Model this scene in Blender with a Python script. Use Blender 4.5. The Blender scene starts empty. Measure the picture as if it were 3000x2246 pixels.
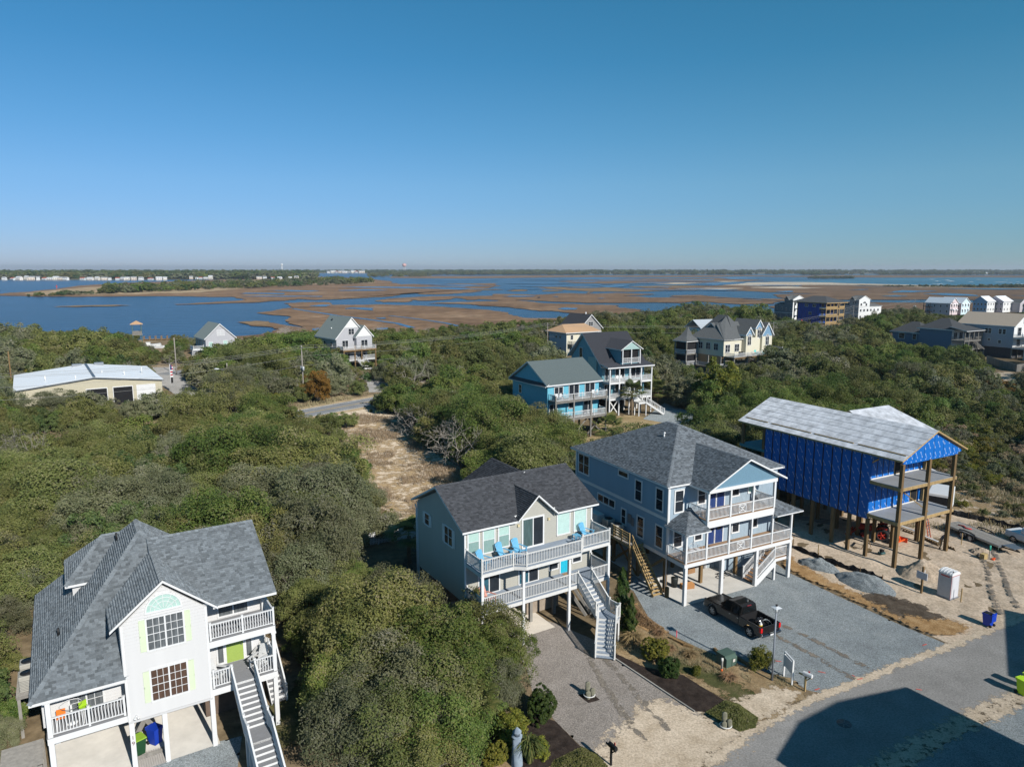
import bpy, bmesh, math, random
import numpy as np
random.seed(7); RNG = np.random.default_rng(7)
SC = bpy.context.scene; COL = SC.collection
# ------------------------------------------------------------------ camera, sky, sun, exposure
FPX, CAMH, PITCH = 2078.0, 26.6, math.radians(9.185)
cam = bpy.data.cameras.new('camera'); co = bpy.data.objects.new('camera', cam); COL.objects.link(co)
cam.sensor_width = 36.0; cam.lens = 36.0*FPX/3000.0; cam.clip_start = 0.5; cam.clip_end = 40000
co.location = (0, 0, CAMH); co.rotation_euler = (math.pi/2-PITCH, 0, 0); SC.camera = co
SUN_EL, SUN_AZ = math.radians(31), math.radians(-53)      # azimuth of the sun seen in plan, from +X
wd = bpy.data.worlds.new('World'); SC.world = wd; wd.use_nodes = True
nt = wd.node_tree; nt.nodes.clear()
sky = nt.nodes.new('ShaderNodeTexSky'); sky.sky_type = 'NISHITA'; sky.sun_disc = False
sky.sun_elevation = SUN_EL; sky.sun_rotation = math.pi/2 - SUN_AZ; sky.altitude = 0
sky.air_density = 1.0; sky.dust_density = 0.0; sky.ozone_density = 6.0
bg = nt.nodes.new('ShaderNodeBackground'); bg.inputs[1].default_value = 0.105
ow = nt.nodes.new('ShaderNodeOutputWorld')
sep = nt.nodes.new('ShaderNodeSeparateColor'); cmb = nt.nodes.new('ShaderNodeCombineColor'); nt.links.new(sky.outputs[0], sep.inputs[0])
for i, (gam, gain) in enumerate(((1.2, .25), (.73, .88), (1.0, .75))):        # grade of a clear, slightly polarised winter sky
    pw_ = nt.nodes.new('ShaderNodeMath'); pw_.operation = 'POWER'; pw_.inputs[1].default_value = gam; mu = nt.nodes.new('ShaderNodeMath'); mu.operation = 'MULTIPLY'; mu.inputs[1].default_value = gain
    nt.links.new(sep.outputs[i], pw_.inputs[0]); nt.links.new(pw_.outputs[0], mu.inputs[0]); nt.links.new(mu.outputs[0], cmb.inputs[i])
gz = nt.nodes.new('ShaderNodeTexCoord'); gs = nt.nodes.new('ShaderNodeSeparateXYZ'); gr = nt.nodes.new('ShaderNodeValToRGB'); ga = nt.nodes.new('ShaderNodeMixRGB'); ga.blend_type = 'ADD'; ga.inputs[0].default_value = 1
nt.links.new(gz.outputs['Generated'], gs.inputs[0]); nt.links.new(gs.outputs[2], gr.inputs[0]); el = gr.color_ramp.elements; el[0].color = (.10, .03, 0, 1); el[1].position = .45; el[1].color = (0, 0, 0, 1)      # pale humid air low over the sea, all the way round
for p_, c_ in ((.06, (.45, .38, .0, 1)), (.11, (.52, .54, .0, 1)), (.17, (.28, .40, 0, 1)), (.26, (.06, .18, 0, 1))): q = el.new(p_); q.color = c_
nt.links.new(cmb.outputs[0], ga.inputs[1]); nt.links.new(gr.outputs[0], ga.inputs[2]); nt.links.new(ga.outputs[0], bg.inputs[0]); nt.links.new(bg.outputs[0], ow.inputs[0])
sl = bpy.data.lights.new('sun', 'SUN'); so = bpy.data.objects.new('sun', sl); COL.objects.link(so)
sl.energy = 4.6; sl.angle = math.radians(0.5); sl.color = (1.0, 0.963, 0.905)
so.rotation_euler = (math.pi/2-SUN_EL, 0, SUN_AZ + math.pi/2)
SC.view_settings.view_transform = 'Standard'; SC.view_settings.look = 'None'
SC.view_settings.exposure = 0.22; SC.view_settings.gamma = 1.0
# ------------------------------------------------------------------ photo pixel -> place
SP, CP = math.sin(PITCH), math.cos(PITCH)
def G(x, y, z=0.0):
    a = (x-1500)/FPX; d = (y-1123)/FPX; t = (CAMH-z)/(SP+d*CP)
    return (a*t, (CP-d*SP)*t)
def PIX(X, Y, Z):
    dz = CAMH-Z; zc = Y*CP+dz*SP; yc = dz*CP-Y*SP
    return (1500+FPX*X/zc, 1123+FPX*yc/zc)
def zm(ox, oy, s): return lambda x, y: (ox+x/s, oy+y/s)
zb = zm(1400, 1750, 2.458); zr = zm(2200, 1600, 2.564); z3 = zm(1650, 1200, 2.365); z4 = zm(2100, 1120, 2.458)
zh = zm(1500, 880, 2.765); zl = zm(0, 880, 2.765); zM = zm(500, 880, 2.765); zR = zm(2200, 820, 2.765)
s1 = zm(0, 770, 2.949); s2 = zm(700, 770, 2.949); s3 = zm(1400, 770, 2.949); s4 = zm(2050, 770, 2.328)
zc5 = zm(1000, 1050, 3.16); zc6 = zm(800, 1350, 1.848); q1 = zm(0, 1450, 2.08); q2 = zm(1150, 1300, 2.366)
# ------------------------------------------------------------------ materials
MATS = {}
def nn(t, k): return t.nodes.new('ShaderNode'+k)
def M(name, col, rough=0.75, var=0.12, scale=3.0, bump=0.0, bscale=30.0, metal=0.0, spec=0.35, rand=0.0, col2=None, stretch=None, attr=None):
    if name in MATS: return MATS[name]
    m = bpy.data.materials.new(name); m.use_nodes = True; t = m.node_tree; b = t.nodes['Principled BSDF']
    b.inputs['Roughness'].default_value = rough; b.inputs['Metallic'].default_value = metal
    b.inputs['Specular IOR Level'].default_value = spec; b.inputs['Diffuse Roughness'].default_value = 1.0 if rough > .7 else 0.0
    tc = nn(t, 'TexCoord'); src = tc.outputs['Object']
    if stretch:
        mp = nn(t, 'Mapping'); mp.inputs['Scale'].default_value = stretch; t.links.new(src, mp.inputs[0]); src = mp.outputs[0]
    no = nn(t, 'TexNoise'); no.inputs['Scale'].default_value = scale; no.inputs['Detail'].default_value = 6; no.inputs['Roughness'].default_value = 0.65
    t.links.new(src, no.inputs['Vector'])
    cr = nn(t, 'ValToRGB'); c = col; d = col2 if col2 else col
    cr.color_ramp.elements[0].position = 0.3; cr.color_ramp.elements[1].position = 0.7
    cr.color_ramp.elements[0].color = (*[min(1, v*(1-var)) for v in c], 1); cr.color_ramp.elements[1].color = (*[min(1, v*(1+var)) for v in d], 1)
    t.links.new(no.outputs['Fac'], cr.inputs[0]); out = cr.outputs[0]
    if attr or rand:
        hs = nn(t, 'HueSaturation'); t.links.new(out, hs.inputs['Color'])
        mr = nn(t, 'MapRange'); mr.inputs[3].default_value = 1-(rand or .3); mr.inputs[4].default_value = 1+(rand or .3)
        if attr: at = nn(t, 'Attribute'); at.attribute_name = attr; t.links.new(at.outputs['Fac'], mr.inputs[0])
        else: oi = nn(t, 'ObjectInfo'); t.links.new(oi.outputs['Random'], mr.inputs[0])
        t.links.new(mr.outputs[0], hs.inputs['Value']); out = hs.outputs[0]
    t.links.new(out, b.inputs['Base Color'])
    if bump:
        n2 = nn(t, 'TexNoise'); n2.inputs['Scale'].default_value = bscale; n2.inputs['Detail'].default_value = 4
        t.links.new(src, n2.inputs['Vector']); bp = nn(t, 'Bump'); bp.inputs['Strength'].default_value = bump; bp.inputs['Distance'].default_value = 0.05
        t.links.new(n2.outputs['Fac'], bp.inputs['Height']); t.links.new(bp.outputs[0], b.inputs['Normal'])
    MATS[name] = m; return m
def ground_mat(name, cols, scale, fine, bump=0.5, bscale=40, rough=0.95, fade=False, fscale=1.2, speck=None):
    """three-tone ground; with fade=True the sheet thins out along its edge ('fade' attribute) through a noisy threshold"""
    if name in MATS: return MATS[name]
    m = bpy.data.materials.new(name); m.use_nodes = True; t = m.node_tree; b = t.nodes['Principled BSDF']
    b.inputs['Roughness'].default_value = rough; b.inputs['Specular IOR Level'].default_value = 0.15; b.inputs['Diffuse Roughness'].default_value = 1.0
    tc = nn(t, 'TexCoord'); O = tc.outputs['Object']
    def noise(s, det=6, r=.65):
        n = nn(t, 'TexNoise'); n.inputs['Scale'].default_value = s; n.inputs['Detail'].default_value = det; n.inputs['Roughness'].default_value = r
        t.links.new(O, n.inputs['Vector']); return n.outputs['Fac']
    cr = nn(t, 'ValToRGB'); e = cr.color_ramp.elements
    e[0].position = .32; e[0].color = (*cols[0], 1); e[1].position = .68; e[1].color = (*cols[-1], 1)
    for i, c in enumerate(cols[1:-1]):
        q = e.new(.32+.36*(i+1)/(len(cols)-1)); q.color = (*c, 1)
    t.links.new(noise(scale, 8, .7), cr.inputs[0])
    mx = nn(t, 'MixRGB'); mx.blend_type = 'MULTIPLY'; mx.inputs[0].default_value = .85
    c2 = nn(t, 'ValToRGB'); c2.color_ramp.elements[0].position = .3; c2.color_ramp.elements[0].color = (.6, .6, .6, 1)
    c2.color_ramp.elements[1].position = .65; c2.color_ramp.elements[1].color = (1.2, 1.2, 1.2, 1)
    t.links.new(noise(fine, 3), c2.inputs[0]); t.links.new(cr.outputs[0], mx.inputs[1]); t.links.new(c2.outputs[0], mx.inputs[2])
    out = mx.outputs[0]
    if speck:
        vo = nn(t, 'TexVoronoi'); vo.inputs['Scale'].default_value = speck; t.links.new(O, vo.inputs['Vector'])
        hs = nn(t, 'HueSaturation'); mr = nn(t, 'MapRange'); mr.inputs[3].default_value = .68; mr.inputs[4].default_value = 1.32
        sp = nn(t, 'SeparateColor'); t.links.new(vo.outputs['Color'], sp.inputs[0]); t.links.new(sp.outputs[0], mr.inputs[0])
        t.links.new(mr.outputs[0], hs.inputs['Value']); t.links.new(out, hs.inputs['Color']); out = hs.outputs[0]
    t.links.new(out, b.inputs['Base Color'])
    if bump:
        bp = nn(t, 'Bump'); bp.inputs['Strength'].default_value = bump; bp.inputs['Distance'].default_value = .06
        t.links.new(noise(bscale, 4), bp.inputs['Height']); t.links.new(bp.outputs[0], b.inputs['Normal'])
    if fade:
        at = nn(t, 'Attribute'); at.attribute_name = 'fade'
        ad = nn(t, 'Math'); ad.operation = 'ADD'; sb = nn(t, 'Math'); sb.operation = 'MULTIPLY_ADD'; sb.inputs[1].default_value = 2.6; sb.inputs[2].default_value = -1.3
        t.links.new(noise(fscale, 8, .75), sb.inputs[0]); t.links.new(sb.outputs[0], ad.inputs[0]); t.links.new(at.outputs['Fac'], ad.inputs[1])
        mr = nn(t, 'MapRange'); mr.inputs[1].default_value = .38; mr.inputs[2].default_value = .56; t.links.new(ad.outputs[0], mr.inputs[0])
        t.links.new(mr.outputs[0], b.inputs['Alpha'])
    MATS[name] = m; return m
def leaf_mat(name, cols, trans=.34, rand=.24):
    """leaves: colour from the per-leaf 'lc' value, nudged per plant"""
    if name in MATS: return MATS[name]
    m = bpy.data.materials.new(name); m.use_nodes = True; t = m.node_tree; b = t.nodes['Principled BSDF']; o = t.nodes['Material Output']
    b.inputs['Roughness'].default_value = .55; b.inputs['Specular IOR Level'].default_value = .25; b.inputs['Diffuse Roughness'].default_value = 1.0
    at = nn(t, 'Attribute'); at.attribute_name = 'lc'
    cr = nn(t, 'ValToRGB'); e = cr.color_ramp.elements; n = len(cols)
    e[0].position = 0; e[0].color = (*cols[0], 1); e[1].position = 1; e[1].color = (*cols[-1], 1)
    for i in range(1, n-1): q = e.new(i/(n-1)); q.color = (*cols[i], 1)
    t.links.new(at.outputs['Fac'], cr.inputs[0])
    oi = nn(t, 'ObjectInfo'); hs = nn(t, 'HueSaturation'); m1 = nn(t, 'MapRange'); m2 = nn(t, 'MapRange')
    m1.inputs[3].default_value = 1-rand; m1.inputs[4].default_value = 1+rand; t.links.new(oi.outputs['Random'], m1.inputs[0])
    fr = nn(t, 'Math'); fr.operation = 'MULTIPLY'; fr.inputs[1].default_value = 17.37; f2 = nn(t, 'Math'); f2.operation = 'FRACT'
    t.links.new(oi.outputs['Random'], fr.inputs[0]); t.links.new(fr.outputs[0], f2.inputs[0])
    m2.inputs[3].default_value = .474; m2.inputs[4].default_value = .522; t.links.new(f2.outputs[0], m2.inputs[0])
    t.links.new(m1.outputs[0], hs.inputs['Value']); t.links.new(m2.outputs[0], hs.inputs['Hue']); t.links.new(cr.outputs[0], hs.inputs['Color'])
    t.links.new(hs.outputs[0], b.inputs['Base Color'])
    tr = nn(t, 'BsdfTranslucent'); t.links.new(hs.outputs[0], tr.inputs[0]); mx = nn(t, 'MixShader'); mx.inputs[0].default_value = trans
    t.links.new(b.outputs[0], mx.inputs[1]); t.links.new(tr.outputs[0], mx.inputs[2]); t.links.new(mx.outputs[0], o.inputs['Surface'])
    MATS[name] = m; return m
WHITE = M('white_paint', (.66, .66, .65), .55, .05, 1.5, spec=.4)
WHITE2 = M('weathered_white', (.60, .59, .56), .65, .10, 6)
GLASS = M('window_glass', (.02, .025, .032), .06, .3, .7, spec=.6)
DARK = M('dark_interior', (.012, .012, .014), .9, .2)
SEAF = M('seafoam_shade', (.40, .56, .50), .25, .06, spec=.6)
WOODN = M('new_treated_wood', (.42, .29, .13), .8, .22, 5, stretch=(1, 1, .2), rand=.12)
WOODB = M('brown_post_wood', (.20, .125, .055), .85, .25, 5, stretch=(1, 1, .2), rand=.15)
WOODG = M('grey_weathered_wood', (.24, .225, .20), .9, .2, 5, stretch=(1, 1, .3), rand=.15)
CONC = M('concrete', (.47, .445, .40), .9, .13, .8, bump=.15, bscale=20)
METALG = M('grey_metal', (.22, .24, .26), .45, .08, metal=.6)
BLACK = M('black_plastic', (.015, .015, .016), .5, .2)
# ------------------------------------------------------------------ mesh helpers
def tag(o, label=None, cat=None, group=None, kind=None):
    if label: o['label'] = label
    if cat: o['category'] = cat
    if group: o['group'] = group
    if kind: o['kind'] = kind
    return o
def empty(name, loc=(0, 0, 0), rz=0.0, label=None, cat=None, group=None):
    o = bpy.data.objects.new(name, None); COL.objects.link(o); o.location = loc; o.rotation_euler = (0, 0, rz); o.empty_display_size = .2
    return tag(o, label, cat, group)
def link(name, me, parent=None, loc=(0, 0, 0), rz=0.0, rot=None, scale=None):
    o = bpy.data.objects.new(name, me); COL.objects.link(o); o.location = loc; o.rotation_euler = rot if rot else (0, 0, rz)
    if scale: o.scale = scale
    if parent: o.parent = parent
    return o
class MB:
    def __init__(s): s.v = []; s.f = []; s.mi = []; s.sm = []
    def add(s, vs, fs, mi=0, smooth=False):
        b = len(s.v); s.v += [tuple(map(float, p)) for p in vs]; s.f += [tuple(b+i for i in f) for f in fs]; s.mi += [mi]*len(fs); s.sm += [smooth]*len(fs); return s
    def box(s, x0, x1, y0, y1, z0, z1, mi=0):
        return s.add([(x0, y0, z0), (x1, y0, z0), (x1, y1, z0), (x0, y1, z0), (x0, y0, z1), (x1, y0, z1), (x1, y1, z1), (x0, y1, z1)],
                     [(0, 3, 2, 1), (4, 5, 6, 7), (0, 1, 5, 4), (1, 2, 6, 5), (2, 3, 7, 6), (3, 0, 4, 7)], mi)
    def bar(s, p, q, w, h, mi=0, up=(0, 0, 1)):
        p = np.array(p, float); q = np.array(q, float); d = q-p; d /= np.linalg.norm(d)+1e-12; u = np.array(up, float)
        if abs(d@u) > .98: u = np.array((1., 0, 0))
        r = np.cross(d, u); r /= np.linalg.norm(r); u = np.cross(r, d); a, b = r*w/2, u*h/2
        return s.add([p-a-b, p+a-b, p+a+b, p-a+b, q-a-b, q+a-b, q+a+b, q-a+b], [(0, 1, 2, 3), (7, 6, 5, 4), (0, 4, 5, 1), (1, 5, 6, 2), (2, 6, 7, 3), (3, 7, 4, 0)], mi)
    def tube(s, pts, rs, n=8, mi=0, cap=True):
        pts = [np.array(p, float) for p in pts]; rs = rs if hasattr(rs, '__len__') else [rs]*len(pts); b = len(s.v); fs = []
        for i, p in enumerate(pts):
            d = pts[min(i+1, len(pts)-1)]-pts[max(i-1, 0)]; d /= np.linalg.norm(d)+1e-12
            u = np.array((0, 0, 1.)) if abs(d[2]) < .9 else np.array((1., 0, 0)); r = np.cross(d, u); r /= np.linalg.norm(r); w = np.cross(r, d)
            for k in range(n): a = 2*math.pi*k/n; s.v.append(tuple(p+rs[i]*(math.cos(a)*r+math.sin(a)*w)))
        for i in range(len(pts)-1):
            for k in range(n): fs.append((b+i*n+k, b+i*n+(k+1) % n, b+(i+1)*n+(k+1) % n, b+(i+1)*n+k))
        if cap: fs += [tuple(b+k for k in range(n))[::-1], tuple(b+(len(pts)-1)*n+k for k in range(n))]
        s.f += fs; s.mi += [mi]*len(fs); s.sm += [n > 5]*len(fs); return s
    def lathe(s, prof, n=16, c=(0, 0, 0), mi=0, smooth=True):
        return s.tube([(c[0], c[1], c[2]+z) for r, z in prof], [max(r, 1e-4) for r, z in prof], n, mi)
    def prism(s, poly, z0, z1, mi=0, mside=None):
        n = len(poly); vs = [(x, y, z0) for x, y in poly]+[(x, y, z1) for x, y in poly]
        s.add(vs, [tuple(range(n))[::-1], tuple(range(n, 2*n))], mi); b = len(s.v)-2*n
        fs = [(b+i, b+(i+1) % n, b+n+(i+1) % n, b+n+i) for i in range(n)]; s.f += fs; s.mi += [mi if mside is None else mside]*n; s.sm += [False]*n; return s
    def extr(s, poly3, off, mi=0, mside=None):
        n = len(poly3); p = [np.array(q, float) for q in poly3]; o = np.array(off, float)
        s.add(p+[q+o for q in p], [tuple(range(n)), tuple(range(n, 2*n))[::-1]], mi); b = len(s.v)-2*n
        fs = [(b+(i+1) % n, b+i, b+n+i, b+n+(i+1) % n) for i in range(n)]; s.f += fs; s.mi += [mi if mside is None else mside]*n; s.sm += [False]*n; return s
    def mesh(s, name, mats):
        me = bpy.data.meshes.new(name); me.from_pydata(s.v, [], s.f)
        for m in (mats if isinstance(mats, (list, tuple)) else [mats]): me.materials.append(m)
        if any(s.mi): me.polygons.foreach_set('material_index', s.mi)
        if any(s.sm): me.polygons.foreach_set('use_smooth', s.sm)
        bm = bmesh.new(); bm.from_mesh(me); bmesh.ops.recalc_face_normals(bm, faces=bm.faces); bm.to_mesh(me); bm.free()
        return me
    def build(s, name, mats, parent=None, loc=(0, 0, 0), rz=0.0): return link(name, s.mesh(name, mats), parent, loc, rz)
def fast(name, V, Q, mat, attr=None, an='lc'):
    me = bpy.data.meshes.new(name); V = np.asarray(V, np.float32); Q = np.asarray(Q, np.int32); k = Q.shape[1]
    me.vertices.add(len(V)); me.vertices.foreach_set('co', V.ravel()); me.loops.add(Q.size); me.loops.foreach_set('vertex_index', Q.ravel())
    me.polygons.add(len(Q)); me.polygons.foreach_set('loop_start', np.arange(0, Q.size, k, dtype=np.int32)); me.update(calc_edges=True)
    if mat:
        for m in (mat if isinstance(mat, (list, tuple)) else [mat]): me.materials.append(m)
    if attr is not None:
        at = me.attributes.new(an, 'FLOAT', 'FACE'); at.data.foreach_set('value', np.asarray(attr, np.float32))
    return me
def inpoly(poly, X, Y):
    r = np.zeros(np.shape(X), bool); n = len(poly)
    for i in range(n):
        x1, y1 = poly[i]; x2, y2 = poly[(i+1) % n]
        r ^= ((y1 > Y) != (y2 > Y)) & (X < (x2-x1)*(Y-y1)/(y2-y1+1e-12)+x1)
    return r
def edist(poly, X, Y):
    d = np.full(np.shape(X), 1e9); n = len(poly)
    for i in range(n):
        x1, y1 = poly[i]; x2, y2 = poly[(i+1) % n]; L = (x2-x1)**2+(y2-y1)**2+1e-12
        t = np.clip(((X-x1)*(x2-x1)+(Y-y1)*(y2-y1))/L, 0, 1); d = np.minimum(d, np.hypot(X-x1-t*(x2-x1), Y-y1-t*(y2-y1)))
    return d
def vnoise(x, y, seed=0, oct=4):
    r = np.zeros(np.shape(x)); a = 1.0; f = 1.0
    rg = np.random.default_rng(seed)
    for o in range(oct):
        for k in range(3):
            th = rg.uniform(0, 6.28); ph = rg.uniform(0, 6.28); r = r+a/3*np.sin(f*(x*math.cos(th)+y*math.sin(th))*1.3+ph+1.7*np.sin(f*.7*(x*math.sin(th)-y*math.cos(th))+ph*2))
        a *= .55; f *= 2.1
    return r
def patch(name, poly, mat, z, step=.4, fadew=0.0, hfun=None, kind='structure', margin=0.0, fmax=1.6):
    """ground sheet: a fine grid trimmed to poly, optional thinning edge and relief"""
    P = np.array(poly, float); x0, y0 = P.min(0)-margin; x1, y1 = P.max(0)+margin
    xs = np.arange(x0, x1+step, step); ys = np.arange(y0, y1+step, step); X, Y = np.meshgrid(xs, ys)
    ins = inpoly(poly, X, Y); ed = edist(poly, X, Y); sd = np.where(ins, ed, -ed)
    keep = sd > -max(fadew, step*1.45)
    if not fadew:   # pull the outer ring of vertices onto the outline so that the edge is clean
        out = (~ins) & keep; ox, oy = X[out], Y[out]; bx, by = ox.copy(), oy.copy(); bd = np.full(ox.shape, 1e9)
        for i in range(len(poly)):
            (xa, ya), (xb, yb) = poly[i], poly[(i+1) % len(poly)]; L = (xb-xa)**2+(yb-ya)**2+1e-12; t_ = np.clip(((ox-xa)*(xb-xa)+(oy-ya)*(yb-ya))/L, 0, 1); cx, cy = xa+t_*(xb-xa), ya+t_*(yb-ya); dd = np.hypot(ox-cx, oy-cy); q = dd < bd; bd = np.where(q, dd, bd); bx = np.where(q, cx, bx); by = np.where(q, cy, by)
        X = X.copy(); Y = Y.copy(); X[out] = bx+.02*vnoise(bx*3, by*3, 2, 2); Y[out] = by+.02*vnoise(bx*3+5, by*3, 3, 2); sd = np.where(out, 0, sd)
    Z = np.full(X.shape, float(z))
    if hfun is not None: Z = Z+hfun(X, Y, sd)
    idx = np.arange(X.size).reshape(X.shape); k = keep[:-1, :-1] & keep[1:, :-1] & keep[:-1, 1:] & keep[1:, 1:]
    Q = np.stack([idx[:-1, :-1][k], idx[:-1, 1:][k], idx[1:, 1:][k], idx[1:, :-1][k]], -1)
    u, inv = np.unique(Q, return_inverse=True); Q = inv.reshape(Q.shape)
    V = np.stack([X.ravel()[u], Y.ravel()[u], Z.ravel()[u]], -1)
    me = fast(name, V, Q, mat)
    fa = me.attributes.new('fade', 'FLOAT', 'POINT'); fw = fadew or 1.0
    fa.data.foreach_set('value', np.clip(.5+.5*sd.ravel()[u]/fw, 0, 2 if not fadew else fmax).astype(np.float32))
    o = link(name, me); me.polygons.foreach_set('use_smooth', [True]*len(me.polygons))
    o['kind'] = kind; return o
def flat(name, poly, mat, z, kind='structure', parent=None, thick=0):
    m = MB(); n = len(poly)
    m.add([(x, y, z) for x, y in poly], [tuple(range(n))]); o = m.build(name, mat, parent)
    if kind and not parent: o['kind'] = kind
    return o
def rough_poly(poly, n=4, amp=.3, seed=0, ax=1.0, ay=1.0):
    rg = random.Random(seed); P = list(poly)
    for it in range(n):
        o = []
        for i, p in enumerate(P):
            q = P[(i+1) % len(P)]; L = math.hypot(q[0]-p[0], q[1]-p[1]); o.append(p)
            o.append(((p[0]+q[0])/2+rg.uniform(-1, 1)*amp*L*ax*.5, (p[1]+q[1])/2+rg.uniform(-1, 1)*amp*L*ay*.5))
        P = o
    return P
def text_mesh(body, size, mat, extrude=.004):
    cu = bpy.data.curves.new('lettering', 'FONT'); cu.body = body; cu.size = size; cu.extrude = extrude; cu.align_x = 'CENTER'; cu.align_y = 'CENTER'
    ob = bpy.data.objects.new('lettering', cu); COL.objects.link(ob); dg = bpy.context.evaluated_depsgraph_get()
    me = bpy.data.meshes.new_from_object(ob.evaluated_get(dg)); bpy.data.objects.remove(ob); bpy.data.curves.remove(cu)
    me.materials.clear(); me.materials.append(mat); return me
# ================================================================== SETTING: water, marsh, land
def water_mat(name, col, rough, bscale, bstr, sparkle=1.0):
    m = bpy.data.materials.new(name); m.use_nodes = True; t = m.node_tree; b = t.nodes['Principled BSDF']
    b.inputs['Roughness'].default_value = rough; b.inputs['IOR'].default_value = 1.33; b.inputs['Specular IOR Level'].default_value = .5
    tc = nn(t, 'TexCoord'); mp = nn(t, 'Mapping'); mp.inputs['Scale'].default_value = (.4, 1, 1); mp.inputs['Rotation'].default_value = (0, 0, .25); t.links.new(tc.outputs['Object'], mp.inputs[0])
    n1 = nn(t, 'TexNoise'); n1.inputs['Scale'].default_value = bscale; n1.inputs['Detail'].default_value = 6; t.links.new(mp.outputs[0], n1.inputs['Vector'])
    bp = nn(t, 'Bump'); bp.inputs['Strength'].default_value = bstr; bp.inputs['Distance'].default_value = 1.0; t.links.new(n1.outputs['Fac'], bp.inputs['Height']); t.links.new(bp.outputs[0], b.inputs['Normal'])
    n2 = nn(t, 'TexNoise'); n2.inputs['Scale'].default_value = .012; n2.inputs['Detail'].default_value = 7; t.links.new(mp.outputs[0], n2.inputs['Vector'])
    n3 = nn(t, 'TexNoise'); n3.inputs['Scale'].default_value = .22; n3.inputs['Detail'].default_value = 5; t.links.new(mp.outputs[0], n3.inputs['Vector']); av = nn(t, 'Math'); av.operation = 'MULTIPLY_ADD'; av.inputs[1].default_value = .5; hf = nn(t, 'Math'); hf.operation = 'MULTIPLY'; hf.inputs[1].default_value = .5; t.links.new(n2.outputs['Fac'], hf.inputs[0]); t.links.new(n3.outputs['Fac'], av.inputs[0]); t.links.new(hf.outputs[0], av.inputs[2])
    cr = nn(t, 'ValToRGB'); cr.color_ramp.elements[0].position = .4; cr.color_ramp.elements[1].position = .62
    cr.color_ramp.elements[0].color = (*[c*.5 for c in col], 1); cr.color_ramp.elements[1].color = (*[c*1.6 for c in col], 1)
    t.links.new(av.outputs[0], cr.inputs[0]); t.links.new(cr.outputs[0], b.inputs['Base Color']); return m
WATER = water_mat('sound_water', (.007, .028, .07), .25, .2, .9)
CREEK = water_mat('creek_water', (.02, .085, .19), .22, .6, .35)
OCEAN = water_mat('ocean_water', (.03, .13, .19), .3, .3, .5)
ZW = -1.2
o = flat('sound_water', [(-9000, 150), (9000, 150), (9000, 16000), (-9000, 16000)], WATER, ZW)
MARSH = ground_mat('marsh_grass', [(.085, .052, .031), (.125, .078, .045), (.155, .098, .057), (.215, .15, .095)], .016, .12, .8, .6)
MARSH2 = ground_mat('marsh_grass_tan', [(.12, .078, .042), (.16, .108, .06), (.2, .145, .085)], .05, .3, .8, .6)
BEACH = ground_mat('beach_sand', [(.33, .275, .205), (.40, .34, .26), (.45, .39, .305)], .02, .2, .2, .5)
SCRUBL = ground_mat('dune_scrub', [(.17, .12, .07), (.24, .18, .11), (.33, .26, .17)], .03, .2, .5, .4)
SQ = [0]
def low(name, pts, mat, z, n=4, jx=16, jy=1.3, label=None):
    """a flat island or creek traced from pixels and given a ragged edge, laid at sea level"""
    SQ[0] += 1; rg = random.Random(SQ[0]); P = list(pts)
    for it in range(n):
        o = []
        for i, p in enumerate(P):
            q = P[(i+1) % len(P)]; o.append(p); f = .55**it
            o.append(((p[0]+q[0])/2+rg.uniform(-1, 1)*jx*f, (p[1]+q[1])/2+rg.uniform(-1, 1)*jy*f))
        P = o
    z += .004*SQ[0]; P = [G(x, max(y, 791.5), z) for x, y in P]
    return flat(name, P, mat, z)
ZM_, ZC = -.95, -.86
def T(f, *pts): return [f(*p) for p in pts]
# near marsh along the shore
low('marsh', T(s2, (390, 347), (640, 337), (790, 342), (800, 362), (1230, 358), (1700, 375), (2212, 415)) + T(s3, (260, 440), (380, 468), (600, 478), (800, 480), (1100, 470), (1400, 440), (1700, 440), (2300, 470), (2300, 760), (0, 800)) + T(s2, (1000, 800), (0, 690), (-600, 690), (-40, 632), (300, 598), (350, 577), (300, 560), (100, 540), (0, 512), (60, 503), (240, 512), (560, 560), (400, 492), (420, 457), (150, 432), (370, 397), (480, 386)), MARSH, ZM_)
# long marsh with the wooded island
low('marsh', T(s1, (-300, 272), (0, 268), (250, 250), (700, 195), (1100, 172), (1700, 152), (2212, 135)) + T(s2, (300, 122), (600, 118), (1100, 135), (1330, 162), (1400, 186), (1750, 178), (2212, 176)) + T(s3, (150, 182), (200, 200), (120, 215), (0, 225)) + T(s2, (2000, 232), (2090, 245), (1900, 262), (1700, 272), (1540, 268), (1500, 258), (1450, 266), (1330, 288), (1130, 298), (930, 309), (850, 313), (650, 319), (520, 311), (390, 326), (147, 342)) + T(s1, (1900, 350), (1530, 361), (1510, 355), (1700, 346), (2090, 323), (2110, 314), (2000, 292), (1700, 291), (1200, 287), (720, 292), (300, 291), (0, 282), (-300, 280)), MARSH, ZM_, jy=.8)
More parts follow.
